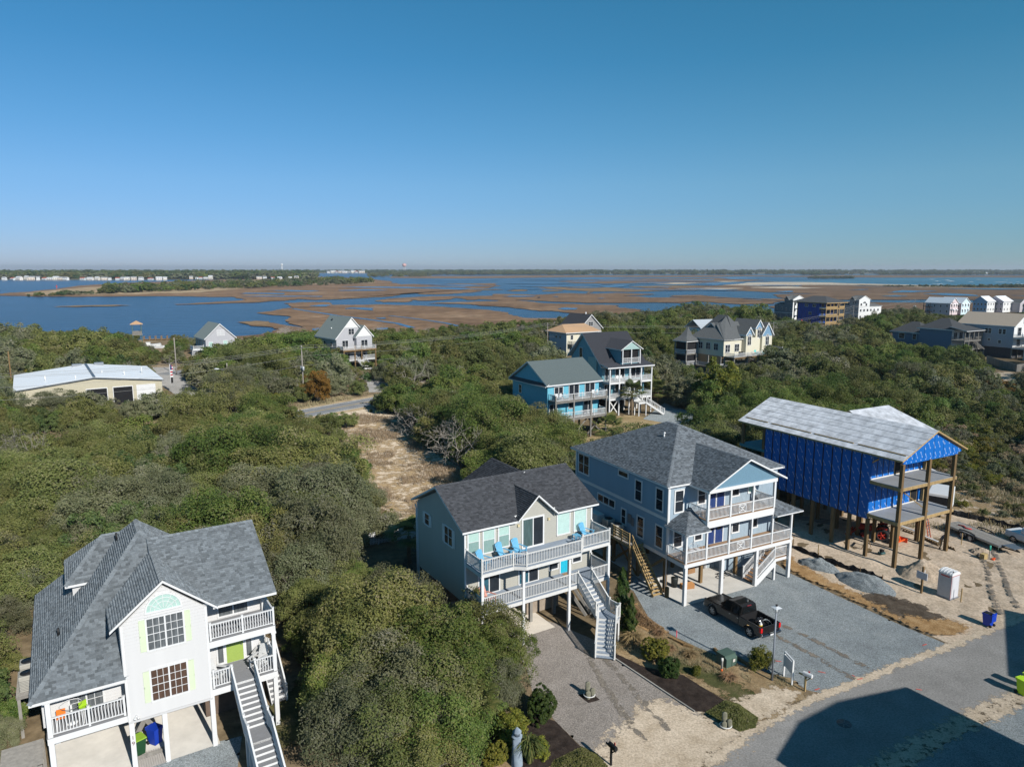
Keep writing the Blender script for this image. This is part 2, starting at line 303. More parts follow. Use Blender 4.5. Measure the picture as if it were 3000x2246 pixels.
# middle islands
low('marsh', T(s2, (1170, 329), (1330, 306), (1560, 293), (1950, 286), (2212, 281)) + T(s3, (150, 268), (500, 276), (700, 262), (900, 266), (1200, 258), (1520, 268), (1480, 274), (1260, 285), (1480, 300), (1900, 296), (2212, 308), (2212, 352), (1980, 336), (1850, 326), (1750, 346), (1450, 341), (1200, 346), (950, 346), (600, 331), (400, 319), (200, 322), (0, 311)) + T(s2, (1960, 320), (1880, 300), (1700, 322), (1550, 325), (1480, 320), (1440, 338), (1250, 340)), MARSH, ZM_, jy=1.0)
low('marsh', T(s2, (1640, 350), (1900, 338), (2212, 330)) + T(s3, (300, 322), (600, 348), (950, 361), (1230, 364), (1215, 379), (1280, 391), (1400, 402), (1400, 440), (900, 440), (700, 421), (510, 411), (300, 386), (0, 366)) + T(s2, (1900, 352)), MARSH, ZM_, jy=1.0)
# eastern marsh reaching to the beach
low('marsh', T(s4, (-200, 230), (0, 233), (400, 245), (600, 262), (900, 250), (1500, 250), (2400, 260), (2400, 172), (2000, 172), (1500, 165), (1200, 160), (700, 150), (300, 150), (0, 160), (-250, 170), (-500, 180), (-560, 186), (-300, 190), (0, 184), (300, 190), (600, 205), (800, 212), (500, 215), (600, 245), (300, 240), (0, 218), (-200, 222)), MARSH, ZM_, jy=.9)
low('marsh', T(s4, (470, 296), (620, 270), (980, 262), (1250, 268), (1500, 270), (2400, 270), (2400, 420), (400, 420), (360, 340), (600, 350), (620, 340)), MARSH, ZM_, jy=.9)
low('marsh', T(s4, (-100, 252), (0, 236), (350, 250), (560, 262), (520, 278), (300, 282), (0, 262)), MARSH, ZM_, jy=.9)
# far marsh bands in front of the mainland
low('marsh', T(s2, (1250, 118), (1700, 113), (2212, 112)) + T(s3, (700, 108), (1500, 108), (2212, 106)) + T(s4, (400, 84), (1000, 84), (1900, 86), (2400, 88), (2400, 104), (1500, 100), (1000, 98), (700, 96), (300, 92), (0, 98)) + T(s3, (1650, 125), (1000, 122), (400, 128), (0, 133)) + T(s2, (1800, 134), (1300, 130)), MARSH, ZM_, n=3, jy=.5)
low('marsh', T(s3, (650, 140), (1000, 133), (1700, 130), (2212, 132)) + T(s4, (200, 110), (500, 118), (300, 126), (0, 130), (-200, 132)) + T(s3, (2212, 170), (1700, 172), (1300, 175), (1100, 180), (800, 172), (700, 160), (900, 152)), MARSH, ZM_, n=3, jy=.6)
for k, (f, pts) in enumerate([(s3, [(245, 240), (320, 232), (410, 232), (400, 242), (300, 245)]), (s3, [(550, 240), (640, 233), (730, 237), (690, 246), (580, 245)]), (s3, [(930, 258), (960, 250), (1010, 252), (990, 264)]), (s3, [(520, 218), (900, 205), (1200, 215), (1500, 228), (1720, 240), (1300, 250), (1000, 246), (760, 232)]), (s3, [(430, 205), (700, 198), (850, 206), (640, 214)]), (s3, [(1300, 205), (1700, 195), (2000, 200), (1800, 210), (1450, 214)]), (s1, [(440, 379), (650, 368), (1020, 361), (1130, 366), (900, 374), (640, 379)]), (s1, [(-80, 566), (50, 562), (95, 572), (40, 584), (-80, 592)]), (s1, [(2060, 508), (2212, 500), (2330, 505), (2330, 545), (2180, 530), (2090, 515)]), (s2, [(1880, 226), (2212, 224), (2300, 232), (2000, 234)])]):
    low('marsh', T(f, *pts), MARSH2, ZM_, n=3, jx=12, jy=.7)
# beach ridge, sand flats, ocean
low('ocean_water', T(s4, (440, 128), (800, 118), (1100, 104), (1900, 98), (2600, 104), (2600, 165), (1900, 158), (1500, 155), (1200, 146), (900, 136)), OCEAN, ZC, n=2, jy=.4)
low('island_ground', T(s1, (230, 262), (700, 215), (1100, 190), (1700, 170), (2212, 150)) + T(s2, (300, 140), (700, 140), (1150, 165), (1150, 178), (600, 186), (300, 195)) + T(s1, (1700, 258), (1200, 270), (700, 276), (250, 275)), SCRUBL, ZC, n=3, jy=.5)
low('beach', T(s4, (500, 130), (900, 134), (1200, 143), (1500, 151), (1900, 155), (2600, 160), (2600, 178), (1900, 171), (1400, 164), (1100, 152), (760, 150), (400, 158), (150, 150), (330, 134)), BEACH, -.80, n=3, jy=.5)
low('dune_ridge', T(s4, (1040, 146), (1400, 153), (1900, 159), (2600, 164), (2600, 176), (1900, 170), (1400, 163), (1100, 152)), SCRUBL, -.74, n=3, jy=.5)
low('sand_flat', T(s4, (330, 166), (600, 160), (860, 170), (700, 174), (450, 172)), BEACH, ZC, n=3, jy=.6)
low('sand_flat', T(s3, (1510, 176), (1750, 170), (1940, 176), (1700, 184)), BEACH, ZC, n=3, jy=.5)
low('sand_flat', T(s3, (2000, 160), (2212, 156), (2300, 160), (2150, 166)), BEACH, ZC, n=3, jy=.4)
low('sand_flat', T(s3, (1700, 222), (2000, 214), (2300, 220), (2100, 230)), BEACH, ZC, n=3, jy=.5)
# creeks and ponds lying in the marsh
PONDS = [(s2, [(930, 398), (980, 385), (1170, 388), (1160, 410), (1095, 406), (1010, 396)]), (s2, [(605, 372), (720, 360), (795, 364), (760, 375)]), (s2, [(1190, 474), (1290, 470), (1285, 482), (1215, 483)]), (s2, [(640, 575), (690, 560), (712, 578), (680, 588)]), (s2, [(1190, 575), (1225, 558), (1300, 560), (1290, 578)]),
 (s2, [(0, 266), (60, 258), (400, 261), (380, 272)]), (s2, [(0, 290), (200, 284), (640, 283), (480, 292)]), (s2, [(240, 238), (420, 235), (700, 240), (600, 248), (440, 246)]), (s2, [(860, 236), (1100, 228), (1280, 234), (1180, 240), (900, 240)]), (s2, [(560, 289), (720, 287), (700, 294)]), (s2, [(880, 208), (1250, 205), (1700, 214), (2060, 222), (1900, 232), (1640, 222), (1200, 214)]), (s2, [(1860, 212), (1960, 205), (1990, 212)]),
 (s3, [(215, 288), (300, 281), (510, 286), (400, 293), (260, 293)]), (s3, [(690, 395), (760, 384), (860, 390), (850, 402), (740, 404)]), (s3, [(505, 298), (540, 294), (530, 301)]), (s3, [(640, 290), (710, 288), (690, 295)]), (s3, [(1040, 306), (1075, 302), (1070, 309)]), (s3, [(700, 165), (900, 155), (1170, 158), (1000, 164)]), (s3, [(1050, 200), (1250, 182), (1360, 186), (1250, 206), (1120, 212)]), (s3, [(980, 195), (1080, 186), (1060, 198)]), (s3, [(1800, 178), (2212, 168), (2300, 178), (2050, 190)]), (s3, [(1540, 212), (1680, 205), (1640, 214)]),
 (s4, [(510, 195), (640, 190), (620, 200)]), (s4, [(1280, 202), (1380, 186), (1620, 192), (1460, 200)]), (s4, [(1520, 212), (1680, 206), (1840, 214), (1900, 226), (1700, 222)]), (s4, [(1230, 226), (1330, 220), (1420, 226), (1350, 230)]), (s4, [(1010, 184), (1150, 178), (1120, 184)]), (s4, [(2120, 220), (2300, 224), (2300, 232)]), (s4, [(620, 155), (700, 150), (680, 158)]), (s4, [(100, 100), (300, 96), (420, 102), (200, 108)]), (s4, [(-300, 118), (100, 112), (60, 120)])]
for f, pts in PONDS: low('creek_water', T(f, *pts), CREEK, ZC, n=3, jx=9, jy=.6)
def ditch(pts, w=1.3):
    L = [np.array(G(*p, ZC)) for p in pts]; a = []; b = []
    for i, p in enumerate(L):
        d = L[min(i+1, len(L)-1)]-L[max(i-1, 0)]; n_ = np.array((-d[1], d[0]))/np.hypot(*d); a.append(tuple(p+n_*w)); b.append(tuple(p-n_*w))
    flat('creek_water', a+b[::-1], CREEK, ZC+.01)
ditch(T(s2, (470, 395), (600, 416), (760, 440), (850, 455), (1060, 480), (1180, 496), (1370, 522), (1500, 560)), 1.6)
ditch(T(s2, (1300, 455), (1500, 478), (1640, 497), (1790, 520), (1900, 545)), 1.2)
rg = random.Random(3)
for k in range(46):                                      # thin slivers of open water far out
    y = rg.uniform(806, 852); x = rg.uniform(1250, 2950); w = rg.uniform(25, 130); h = rg.uniform(.5, 1.6)
    if 2500 < x and y < 845: continue
    low('creek_water', [(x-w, y), (x-w*.3, y-h), (x+w*.5, y-h*.8), (x+w, y+h*.3), (x+w*.2, y+h), (x-w*.5, y+h*.6)], CREEK, ZC+.02, n=2, jx=10, jy=.3)
# ------------------------------------------------------------------ land
LAND = ground_mat('land_soil', [(.085, .062, .036), (.14, .105, .062), (.24, .18, .115)], .09, 1.6, .6, 3)
shore = T(s1, (-900, 720), (0, 690), (900, 680), (1500, 668), (1700, 690), (2000, 680)) + T(s2, (0, 660), (400, 640), (800, 640), (1250, 620), (1700, 600), (2100, 560)) + T(s3, (300, 555), (700, 520), (1100, 480), (1500, 450), (1900, 440)) + T(s4, (200, 345), (500, 372), (900, 372), (1300, 365), (1500, 360), (1900, 345), (2212, 340), (3200, 340))
sp = rough_poly([G(x, y, -.3) for x, y in shore], 3, .12, 5)[:-7]
near = [(420, 20), (120, -30), (-120, -30), (-420, 20)]
m = MB(); n = len(sp); m.add([(x, y, 0) for x, y in sp+near], [tuple(range(n+4))])
m.add([(x, y, 0) for x, y in sp]+[(x, y+6+.04*y, -1.6) for x, y in sp], [(i, i+1, n+i+1, n+i) for i in range(n-1)])
o = m.build('ground', LAND); o['kind'] = 'structure'
# ------------------------------------------------------------------ streets, drives, yards (each sheet a few mm over the one below)
ASPH = ground_mat('asphalt_street', [(.20, .192, .18), (.25, .24, .226), (.30, .29, .275)], .25, 9, .25, 60)
ASPH2 = ground_mat('asphalt_highway', [(.13, .135, .14), (.16, .165, .17), (.19, .195, .2)], .3, 5, .2, 40)
GRAVB = ground_mat('brown_gravel', [(.235, .205, .178), (.272, .24, .21), (.305, .27, .24)], .4, 14, .7, 45, speck=20)
GRAVG = ground_mat('grey_gravel', [(0.201, 0.218, 0.224), (0.242, 0.266, 0.271), (0.283, 0.301, 0.301)], .5, 14, .7, 45, speck=18)
SANDM = ground_mat('bare_sand', [(0.371, 0.293, 0.210), (0.478, 0.385, 0.287), (0.562, 0.460, 0.353)], .5, 5, .6, 14)
SANDF = ground_mat('sand_fade', [(0.385, 0.308, 0.219), (0.476, 0.391, 0.293), (0.567, 0.473, 0.363)], .7, 8, .4, 20, fade=True, fscale=1.6)
DRYG = ground_mat('dry_grass_fade', [(.17, .115, .06), (.26, .185, .10), (.36, .27, .16)], .8, 7, .8, 12, fade=True, fscale=.8)
MULCH = ground_mat('dark_mulch', [(.022, .016, .013), (.036, .026, .021), (.055, .042, .034)], 2.5, 16, 1.0, 22)
STRAW = ground_mat('pine_straw', [(.26, .15, .06), (.36, .22, .10), (.46, .31, .16)], 1.5, 12, .9, 25, fade=True, fscale=2.2)
DSOIL = ground_mat('dark_soil', [(.05, .037, .026), (.085, .065, .047), (.13, .105, .08)], 1.2, 8, .8, 16, fade=True, fscale=1.2)
LAWN = ground_mat('thin_lawn', [(.05, .062, .02), (.085, .085, .032), (.17, .135, .07)], .8, 9, .8, 25, fade=True, fscale=1.0)
LAWNT = ground_mat('tan_lawn', [(.19, .14, .07), (.27, .20, .105), (.33, .26, .15)], .3, 5, .6, 12, fade=True, fscale=.6)
edge_far = [(-12, 24.2), (4, 31.0), (10.48, 34.6), (13.92, 37.5), (17.4, 39.85), (19.8, 41.15), (26.1, 44.4), (31.5, 47.1), (36.1, 49.5), (39.5, 51.1), (48, 55.6), (80, 72)]
edge_near = [(84, 64), (48, 47.5), (40, 44.6), (32.5, 41.4), (30.6, 40.7), (24.9, 37.8), (19.3, 34.6), (10, 29.5), (-10, 18.5)]
flat('street', edge_far+edge_near, ASPH, .008)
# gravel drives and house lots
patch('gravel_drive', [(-2.6, 50.6), (-.6, 47.2), (.9, 44.7), (1.3, 41.5), (2.5, 38.7), (3.87, 36.3), (4.8, 35.6), (8.6, 36.4), (11.6, 39.0), (10.1, 40.9), (8.65, 43.0), (6.95, 45.6), (6.3, 47.6), (3.5, 50.2), (0, 52.5)], GRAVB, .004, .3)
patch('gravel_drive', [(10.2, 55.7), (10.6, 50.6), (11.9, 48.4), (13.2, 46.9), (15.6, 44.6), (18.2, 43.0), (18.9, 41.7), (19.9, 41.25), (31.4, 47.05), (29.3, 50.3), (27.0, 54.6), (24.5, 59.6), (24.0, 62.5), (23, 66), (9.2, 58)], GRAVG, .004, .3)
def lotrelief(X, Y, sd): return np.clip(sd/1.5, 0, 1)*(.05+.07*vnoise(X*.9, Y*.9, 4, 5))
lot = [(29.6, 50.6), (31.5, 47.2), (36.1, 49.6), (39.5, 51.2), (48, 55.8), (58, 62), (52, 72), (47, 78), (40, 84), (28, 76), (24.6, 68), (25.6, 62), (27.2, 56)]
patch('sand_lot', lot, SANDM, .012, .22, 0, lotrelief)
patch('sand_lot', [(4.6, 34.0), (4.8, 36.0), (6.2, 37.6), (8.0, 40.2), (9.6, 40.7), (11.2, 39.4), (12.6, 38.0), (13.9, 37.6), (12.5, 36.0), (10.4, 34.5), (6, 31.8)], SANDF, .014, .2, 1.1)
sh = []
for k in range(len(edge_far)-1):
    (xa, ya), (xb, yb) = edge_far[k], edge_far[k+1]; sh.append((xa, ya))
patch('road_shoulder', [(x-.15, y+.3) for x, y in edge_far[2:11]]+[(x+.12, y-.22) for x, y in edge_far[2:11]][::-1], SANDF, .018, .12, .35)
patch('road_shoulder', [(x-.1, y+.2) for x, y in edge_near[1:8]]+[(x+.5, y-.9) for x, y in edge_near[1:8]][::-1], SANDF, .018, .2, .6, fmax=.62)
patch('gravel_drive', [(46, 45.5), (40, 43.6), (32.5, 40.6), (30.6, 39.7), (24.9, 36.7), (21, 34.2), (28, 26), (50, 34)], GRAVG, .006, .5)
TRK = ground_mat('wheel_rut', [(.15, .13, .105), (.19, .165, .135), (.23, .20, .165)], .8, 8, .5, 20, fade=True, fscale=1.8)
for pts in ([(7.6, 36.6), (6.8, 39), (5.9, 42.5), (5.2, 46.5)], [(9.2, 37.6), (8.3, 40), (7.4, 42.6), (6.4, 45.6)], [(22.5, 42.8), (21.3, 45.2), (20.2, 47.2), (19.2, 48.8)], [(24.3, 43.7), (23, 46), (21.7, 48.2), (20.4, 50)], [(38, 51.5), (39.6, 55), (42, 59), (44.5, 64)], [(40, 52.5), (41.6, 56), (43.8, 60), (46, 64.4)]):
    patch('wheel_rut', [(x-.16, y) for x, y in pts]+[(x+.16, y+.05) for x, y in pts[::-1]], TRK, .025 if pts[0][0] < 35 else .14, .12, .22, fmax=.5)
# verge between the two drives
patch('verge', [(7.3, 46.2), (8.9, 44.3), (11.4, 43.2), (13.3, 40.5), (14.7, 38.5), (16.8, 39.6), (18.8, 41.6), (18.2, 42.9), (15.4, 44.4), (13.1, 46.7), (11.6, 48.3), (10.4, 50.8), (9.8, 54), (7.2, 53), (7.8, 49)], DRYG, .022, .2, .5)
patch('thin_lawn', [(10.4, 44.6), (12.0, 43.4), (13.6, 41.0), (14.5, 40.2), (15.4, 41.2), (13.6, 43.6), (11.2, 45.6)], LAWN, .027, .2, .7)
patch('sand_lot', [(13.2, 40.3), (14.6, 38.6), (16.6, 39.5), (18.4, 41.4), (16.6, 42.0), (15.0, 40.9)], SANDF, .031, .2, .6)
patch('pine_straw', [(9.9, 53.5), (10.5, 50.2), (11.5, 48.9), (10.6, 48.6), (9.2, 50.3), (8.6, 52.8)], STRAW, .036, .18, .5)
patch('mulch_bed', [(7.0, 46.3), (8.9, 44.35), (11.35, 43.35), (13.25, 40.55), (11.75, 39.4), (11.1, 39.45), (8.7, 43.05), (6.98, 45.7)], MULCH, .03, .15, 0, lambda X, Y, sd: np.clip(sd/.5, 0, 1)*(.06+.035*vnoise(X*5, Y*5, 9, 3)))
patch('mulch_bed', [(.2, 38.7), (1.3, 39.2), (2.6, 38.5), (3.9, 36.1), (2.4, 35.0), (1.7, 34.2), (.4, 34.2)], MULCH, .03, .15, 0, lambda X, Y, sd: np.clip(sd/.5, 0, 1)*(.06+.035*vnoise(X*5, Y*5, 19, 3)))
patch('mulch_bed', [(4.17, 41.16), (4.74, 40.31), (5.5, 40.64), (5.02, 41.4)], MULCH, .02, .1, 0, lambda X, Y, sd: np.clip(sd/.3, 0, 1)*.05)
# straw and dark soil between the gravel drive and the building lot
patch('pine_straw', [(24.6, 60.5), (25.6, 57.8), (27.6, 54.3), (29.4, 50.9), (30.5, 50.5), (29.3, 53.6), (27.6, 57), (26.2, 60.5), (25.6, 63.5)], STRAW, .16, .18, .8)
patch('dark_soil', [(28.6, 54.6), (29.8, 51.8), (31.6, 50.2), (33.2, 51.0), (32.2, 53.4), (30.2, 55.2)], DSOIL, .17, .18, .9)
patch('pine_straw', [(29.6, 50.4), (30.8, 48.4), (32.6, 48.3), (34.4, 49.6), (33.4, 50.6), (31.6, 50.6), (30.4, 51.4)], STRAW, .18, .18, .6)
# clearing, highway, side road, far drives
patch('clearing', [G(*zc5(*q)) for q in [(-60, 480), (250, 460), (640, 560), (700, 800), (1100, 1000), (1150, 1100), (1080, 1160), (860, 1230), (690, 1500), (300, 1300), (230, 1050), (200, 850), (60, 650)]], SANDF, .006, .5, 3.0)
patch('clearing_grass', [G(*zc5(*q)) for q in [(0, 520), (640, 560), (740, 900), (1150, 1080), (700, 1480), (330, 1290), (250, 900)]], DRYG, .012, .5, 2.5, fmax=.49)
patch('sand_lot', [(38, 72), (60, 64), (84, 82), (70, 100), (50, 92)], SANDF, .010, .8, 5)
patch('clearing_grass', [(38, 72), (60, 64), (88, 84), (72, 104), (48, 94)], DRYG, .016, .8, 5, fmax=.55)
hw = [np.array(G(*zM(1045, 921))), np.array(G(*zM(1600, 822)))]; hd = (hw[1]-hw[0])/np.hypot(*(hw[1]-hw[0])); hn = np.array((-hd[1], hd[0]))
def hwp(t, w): p = hw[0]+hd*t+hn*w; return (float(p[0]), float(p[1]))
flat('road_shoulder', [hwp(-200, -5.4), hwp(420, -5.4), hwp(420, 5.6), hwp(-200, 5.6)], ground_mat('shoulder_grass', [(.20, .15, .09), (.30, .23, .14), (.38, .31, .21)], .4, 4, .4, 10), .010)
flat('highway', [hwp(-200, -3.5), hwp(420, -3.5), hwp(420, 3.5), hwp(-200, 3.5)], ASPH2, .016)
YEL = M('yellow_line', (.42, .27, .05), .8, .15, 4); WLN = M('white_line', (.62, .62, .60), .8, .12, 4)
for w, mt in ((.09, YEL), (-.19, YEL), (-3.2, WLN), (3.1, WLN)):
    flat('road_line', [hwp(-200, w), hwp(420, w), hwp(420, w+.11), hwp(-200, w+.11)], mt, .022)
def road(name, pts, w, mat, z):
    L = [np.array(p, float) for p in pts]; a = []; b = []
    for i, p in enumerate(L):
        d = L[min(i+1, len(L)-1)]-L[max(i-1, 0)]; n_ = np.array((-d[1], d[0]))/np.hypot(*d); a.append(tuple(p+n_*w)); b.append(tuple(p-n_*w))
    return flat(name, a+b[::-1], mat, z)
road('side_road', [G(*zl(1640, 790)), G(*zl(1480, 700)), G(*zl(1340, 610)), G(*zl(1290, 565)), G(*zl(1330, 540))], 3.6, ASPH, .026)
road('side_road', [G(*zl(1310, 600)), G(*zl(1430, 580)), G(*zl(1560, 560))], 2.2, ASPH2, .03)
road('drive', [G(*zM(1720, 740)), G(*zM(1690, 660)), G(*zM(1740, 610))], 3.0, ASPH, .02)
patch('gravel_drive', [G(*zh(*q)) for q in [(1060, 960), (1235, 830), (1330, 860), (1520, 925), (1560, 960), (1380, 1010), (1200, 985)]], GRAVG, .012, .6)
patch('tan_lawn', [G(*zh(*q)) for q in [(560, 1160), (720, 940), (1000, 930), (1240, 975), (1160, 1010), (900, 1060), (760, 1120)]], LAWNT, .008, .6, 1.5)
road('drive', [G(*zR(640, 850)), G(*zR(760, 868)), G(*zR(880, 885)), G(*zR(1100, 915))], 2.2, ASPH, .012)
patch('tan_lawn', [G(*zR(*q)) for q in [(640, 900), (720, 840), (1060, 880), (1040, 930), (720, 950)]], DRYG, .008, .8, 2)
# side yard of the white house
patch('thin_lawn', [(-14.5, 36), (-11.4, 36.5), (-8, 42), (-9, 48), (-12, 46), (-15, 40)], LAWN, .006, .3, 1.0)
patch('gravel_drive', [(-24, 30), (-13.8, 31), (-15.6, 37.2), (-20.5, 34.9), (-25, 32.4)], GRAVG, .006, .3)
patch('road_shoulder', [(-1.5, 35), (3, 33), (5, 34.6), (3.5, 36), (1.5, 36.5)], DRYG, .006, .2, .6)
patch('sand_lot', [G(*zR(*q)) for q in [(1880, 760), (2100, 745), (2212, 820), (2000, 900), (1880, 870)]], SANDF, .006, .8, 3)
patch('sand_lot', [(-3.2, 60), (1, 62), (0, 66), (-8, 68), (-10, 62), (-7, 56)], DSOIL, .006, .4, 1.5)
# ================================================================== HOUSE HELPERS (local frame: x along the street front, y away from the street, z up)
CACHE = {}
def shared(key, fn):
    if key not in CACHE: CACHE[key] = fn()
    return CACHE[key]
FACES = {'F': (0.0, lambda a, p, z: (a, p, z)), 'L': (-math.pi/2, lambda a, p, z: (p, a, z)), 'R': (math.pi/2, lambda a, p, z: (p, a, z)), 'B': (math.pi, lambda a, p, z: (a, p, z))}
def window(par, face, a, pos, z, w, h, kind='hung', glass=None, trim=.09, lower=None, mat=None, name='window', proud=.05):
    """window centred at a along the wall, sill at z; frame with its panes (and bars) as children"""
    rz, f = FACES[face]; glass = glass or GLASS; mat = mat or WHITE
    def frame():
        m = MB(); t = trim
        m.box(-w/2-t, w/2+t, -proud, .02, h, h+t); m.box(-w/2-t, w/2+t, -proud-.02, .02, -t, 0); m.box(-w/2-t, -w/2, -proud, .02, 0, h); m.box(w/2, w/2+t, -proud, .02, 0, h)
        s = .035
        if kind == 'hung': m.box(-w/2, w/2, -proud+.012, 0, h/2-s/2, h/2+s/2)
        if kind in ('slider', 'pair', 'french'): m.box(-.04, .04, -proud+.004, 0, 0, h)
        if kind == 'pair':
            for q in (-1, 1): m.box(min(q*.04, q*w/2), max(q*.04, q*w/2), -proud+.012, 0, h/2-s/2, h/2+s/2)
        if kind == 'triple':
            for q in (-w/6, w/6): m.box(q-.05, q+.05, -proud+.004, 0, 0, h)
        return m.mesh('window_frame', mat)
    o = link(name, shared(('wf', w, h, kind, trim, mat.name, proud), frame), par, f(a, pos, z), rz)
    def pane(x0, x1, z0, z1, g):
        me = shared(('pn', x1-x0, z1-z0, g.name), lambda: MB().box(-(x1-x0)/2, (x1-x0)/2, -.012, 0, -(z1-z0)/2, (z1-z0)/2).mesh('pane', g))
        link('pane', me, o, ((x0+x1)/2, -.012, (z0+z1)/2))
    lo = lower or glass
    if kind == 'hung': pane(-w/2, w/2, 0, h/2, lo); pane(-w/2, w/2, h/2, h, glass)
    elif kind in ('slider', 'french'): pane(-w/2, 0, 0, h, glass); pane(0, w/2, 0, h, lo)
    elif kind == 'pair':
        for x0, x1 in ((-w/2, 0), (0, w/2)): pane(x0, x1, 0, h/2, lo); pane(x0, x1, h/2, h, glass)
    elif kind == 'triple':
        for q in range(3): pane(-w/2+q*w/3, -w/2+(q+1)*w/3, 0, h, glass)
    else: pane(-w/2, w/2, 0, h, glass)
    return o
def muntins(win, w, h, nx, nz, mat=None, mid=True):
    m = MB()
    for i in range(1, nx): x = -w/2+w*i/nx; m.box(x-.012, x+.012, -.045, -.026, 0, h)
    for j in range(1, nz): z = h*j/nz; m.box(-w/2, w/2, -.043, -.024, z-.012, z+.012)
    m.build('muntin', mat or WHITE, win)
def door(par, face, a, pos, z, w, h, mat, lite=None):
    rz, f = FACES[face]; m = MB(); t = .1
    m.box(-w/2-t, w/2+t, -.05, .02, h, h+t); m.box(-w/2-t, -w/2, -.05, .02, 0, h); m.box(w/2, w/2+t, -.05, .02, 0, h)
    fr = m.build('door', WHITE, par, f(a, pos, z), rz)
    m = MB(); m.box(-w/2, w/2, -.03, 0, 0, h)
    for zz in (.15, .62, 1.1): m.box(-w*.38, -w*.06, -.04, -.03, zz, zz+.36); m.box(w*.06, w*.38, -.04, -.03, zz, zz+.36)
    m.build('door_leaf', mat, fr)
    MB().box(w*.36, w*.42, -.08, -.03, .95, 1.05).build('handle', METALG, fr)
    if lite: MB().box(-w*.3, w*.3, -.05, -.028, h*.55, h*.93).build('pane', GLASS, fr)
    return fr
def clipz(poly, z0, z1):
    def half(P, k, sgn):
        o = []
        for i, p in enumerate(P):
            q = P[(i+1) % len(P)]; a = sgn*(p[1]-k); b = sgn*(q[1]-k)
            if a >= 0: o.append(p)
            if (a > 0 and b < 0) or (a < 0 and b > 0): t = a/(a-b); o.append((p[0]+t*(q[0]-p[0]), k))
        return o
    P = half(poly, z0, 1); return half(P, z1, -1) if P else []
def siding(wall, face, pos, poly, mat, e=.19, name='siding_board'):
    """one lapped board per course, each an object, trimmed to the (convex) wall outline"""
    rz, f = FACES[face]; sx = -1 if face in 'LB' else 1
    if face == 'L': sx = -1
    if face == 'R': sx = 1
    z = min(p[1] for p in poly); zt = max(p[1] for p in poly)
    while z < zt-.03:
        P = clipz(poly, z, min(z+e, zt)); z1 = z
        if len(P) >= 3 and max(p[0] for p in P)-min(p[0] for p in P) > .05:
            Pl = [(sx*p[0] if face != 'F' else p[0], p[1]-z1) for p in P]
            key = ('sd', mat.name, tuple(round(c, 3) for p in Pl for c in p))
            def mk():
                m = MB(); n = len(Pl); y = lambda zz: -.042+.036*(zz/e)
                m.add([(x, y(zz), zz) for x, zz in Pl]+[(x, 0, zz) for x, zz in Pl], [tuple(range(n)), tuple(range(n, 2*n))[::-1]]+[((i+1) % n, i, n+i, n+(i+1) % n) for i in range(n)])
                return m.mesh('siding_board', mat)
            link(name, shared(key, mk), wall, f(0, pos, z1), rz)
        z += e
def shingle_mat(name, c, var=.5):
    m = M(name, c, .95, .18, 9, spec=.1, rand=var, attr='lc', bump=.25, bscale=60); return m
def roof_plane(par, poly, shm, base=None, expo=.15, tabs=True, thick=.14, fascia=None, tw=(.15, .34), name='roof'):
    """one roof slope. poly: convex, first edge along the eave. Slab with fascia, shingle tabs laid in courses on top"""
    P = [np.array(p, float) for p in poly]; e = P[1]-P[0]; L = np.linalg.norm(e); e /= L
    n = np.cross(P[1]-P[0], P[2]-P[0]); n /= np.linalg.norm(n)
    if n[2] < 0: n = -n
    s = np.cross(n, e); 
    if s[2] < 0: s = -s
    base = base or shm; m = MB(); k = len(P); off = np.array((0, 0, -thick))
    m.add(P+[p+off for p in P], [tuple(range(k)), tuple(range(k, 2*k))[::-1]]); m.mi[-1] = 1
    m.f += [(i, (i+1) % k, k+(i+1) % k, k+i) for i in range(k)]; m.mi += [1]*k; m.sm += [False]*k
    o = m.build(name, [base, fascia or WHITE], par)
    if tabs:
        uv = [((p-P[0])@e, (p-P[0])@s) for p in P]; vmax = max(q[1] for q in uv); V = []; Q = []; C = []; v = 0.0; rg = np.random.default_rng(int(abs(P[0][0]*100+P[0][1]*37+P[1][2]*11))+k)
        while v < vmax-.02:
            vm = min(v+expo*.5, vmax); xs = []
            for i in range(k):
                a, b = uv[i], uv[(i+1) % k]
                if (a[1] > vm) != (b[1] > vm): xs.append(a[0]+(vm-a[1])/(b[1]-a[1])*(b[0]-a[0]))
            if len(xs) >= 2:
                u, u1 = min(xs), max(xs); v1 = min(v+expo*1.06, vmax)
                u0 = u; u = u-rg.uniform(0, tw[1])
                while u < u1:
                    w = rg.uniform(*tw); a, b = max(u, u0), min(u+w, u1)
                    if b-a > .02:
                        lift = rg.choice((.012, .012, .022)); q0 = P[0]+e*a+s*v; q1 = P[0]+e*b+s*v; q2 = P[0]+e*b+s*v1; q3 = P[0]+e*a+s*v1; j = len(V)
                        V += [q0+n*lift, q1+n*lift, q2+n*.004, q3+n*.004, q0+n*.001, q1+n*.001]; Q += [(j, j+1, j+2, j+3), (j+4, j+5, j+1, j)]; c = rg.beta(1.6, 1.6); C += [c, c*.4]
                    u += w
            v += expo
        if V:
            me = fast('shingles', np.array(V), np.array(Q), shm, C); q = link('shingles', me, o); q['kind'] = 'stuff'
    return o
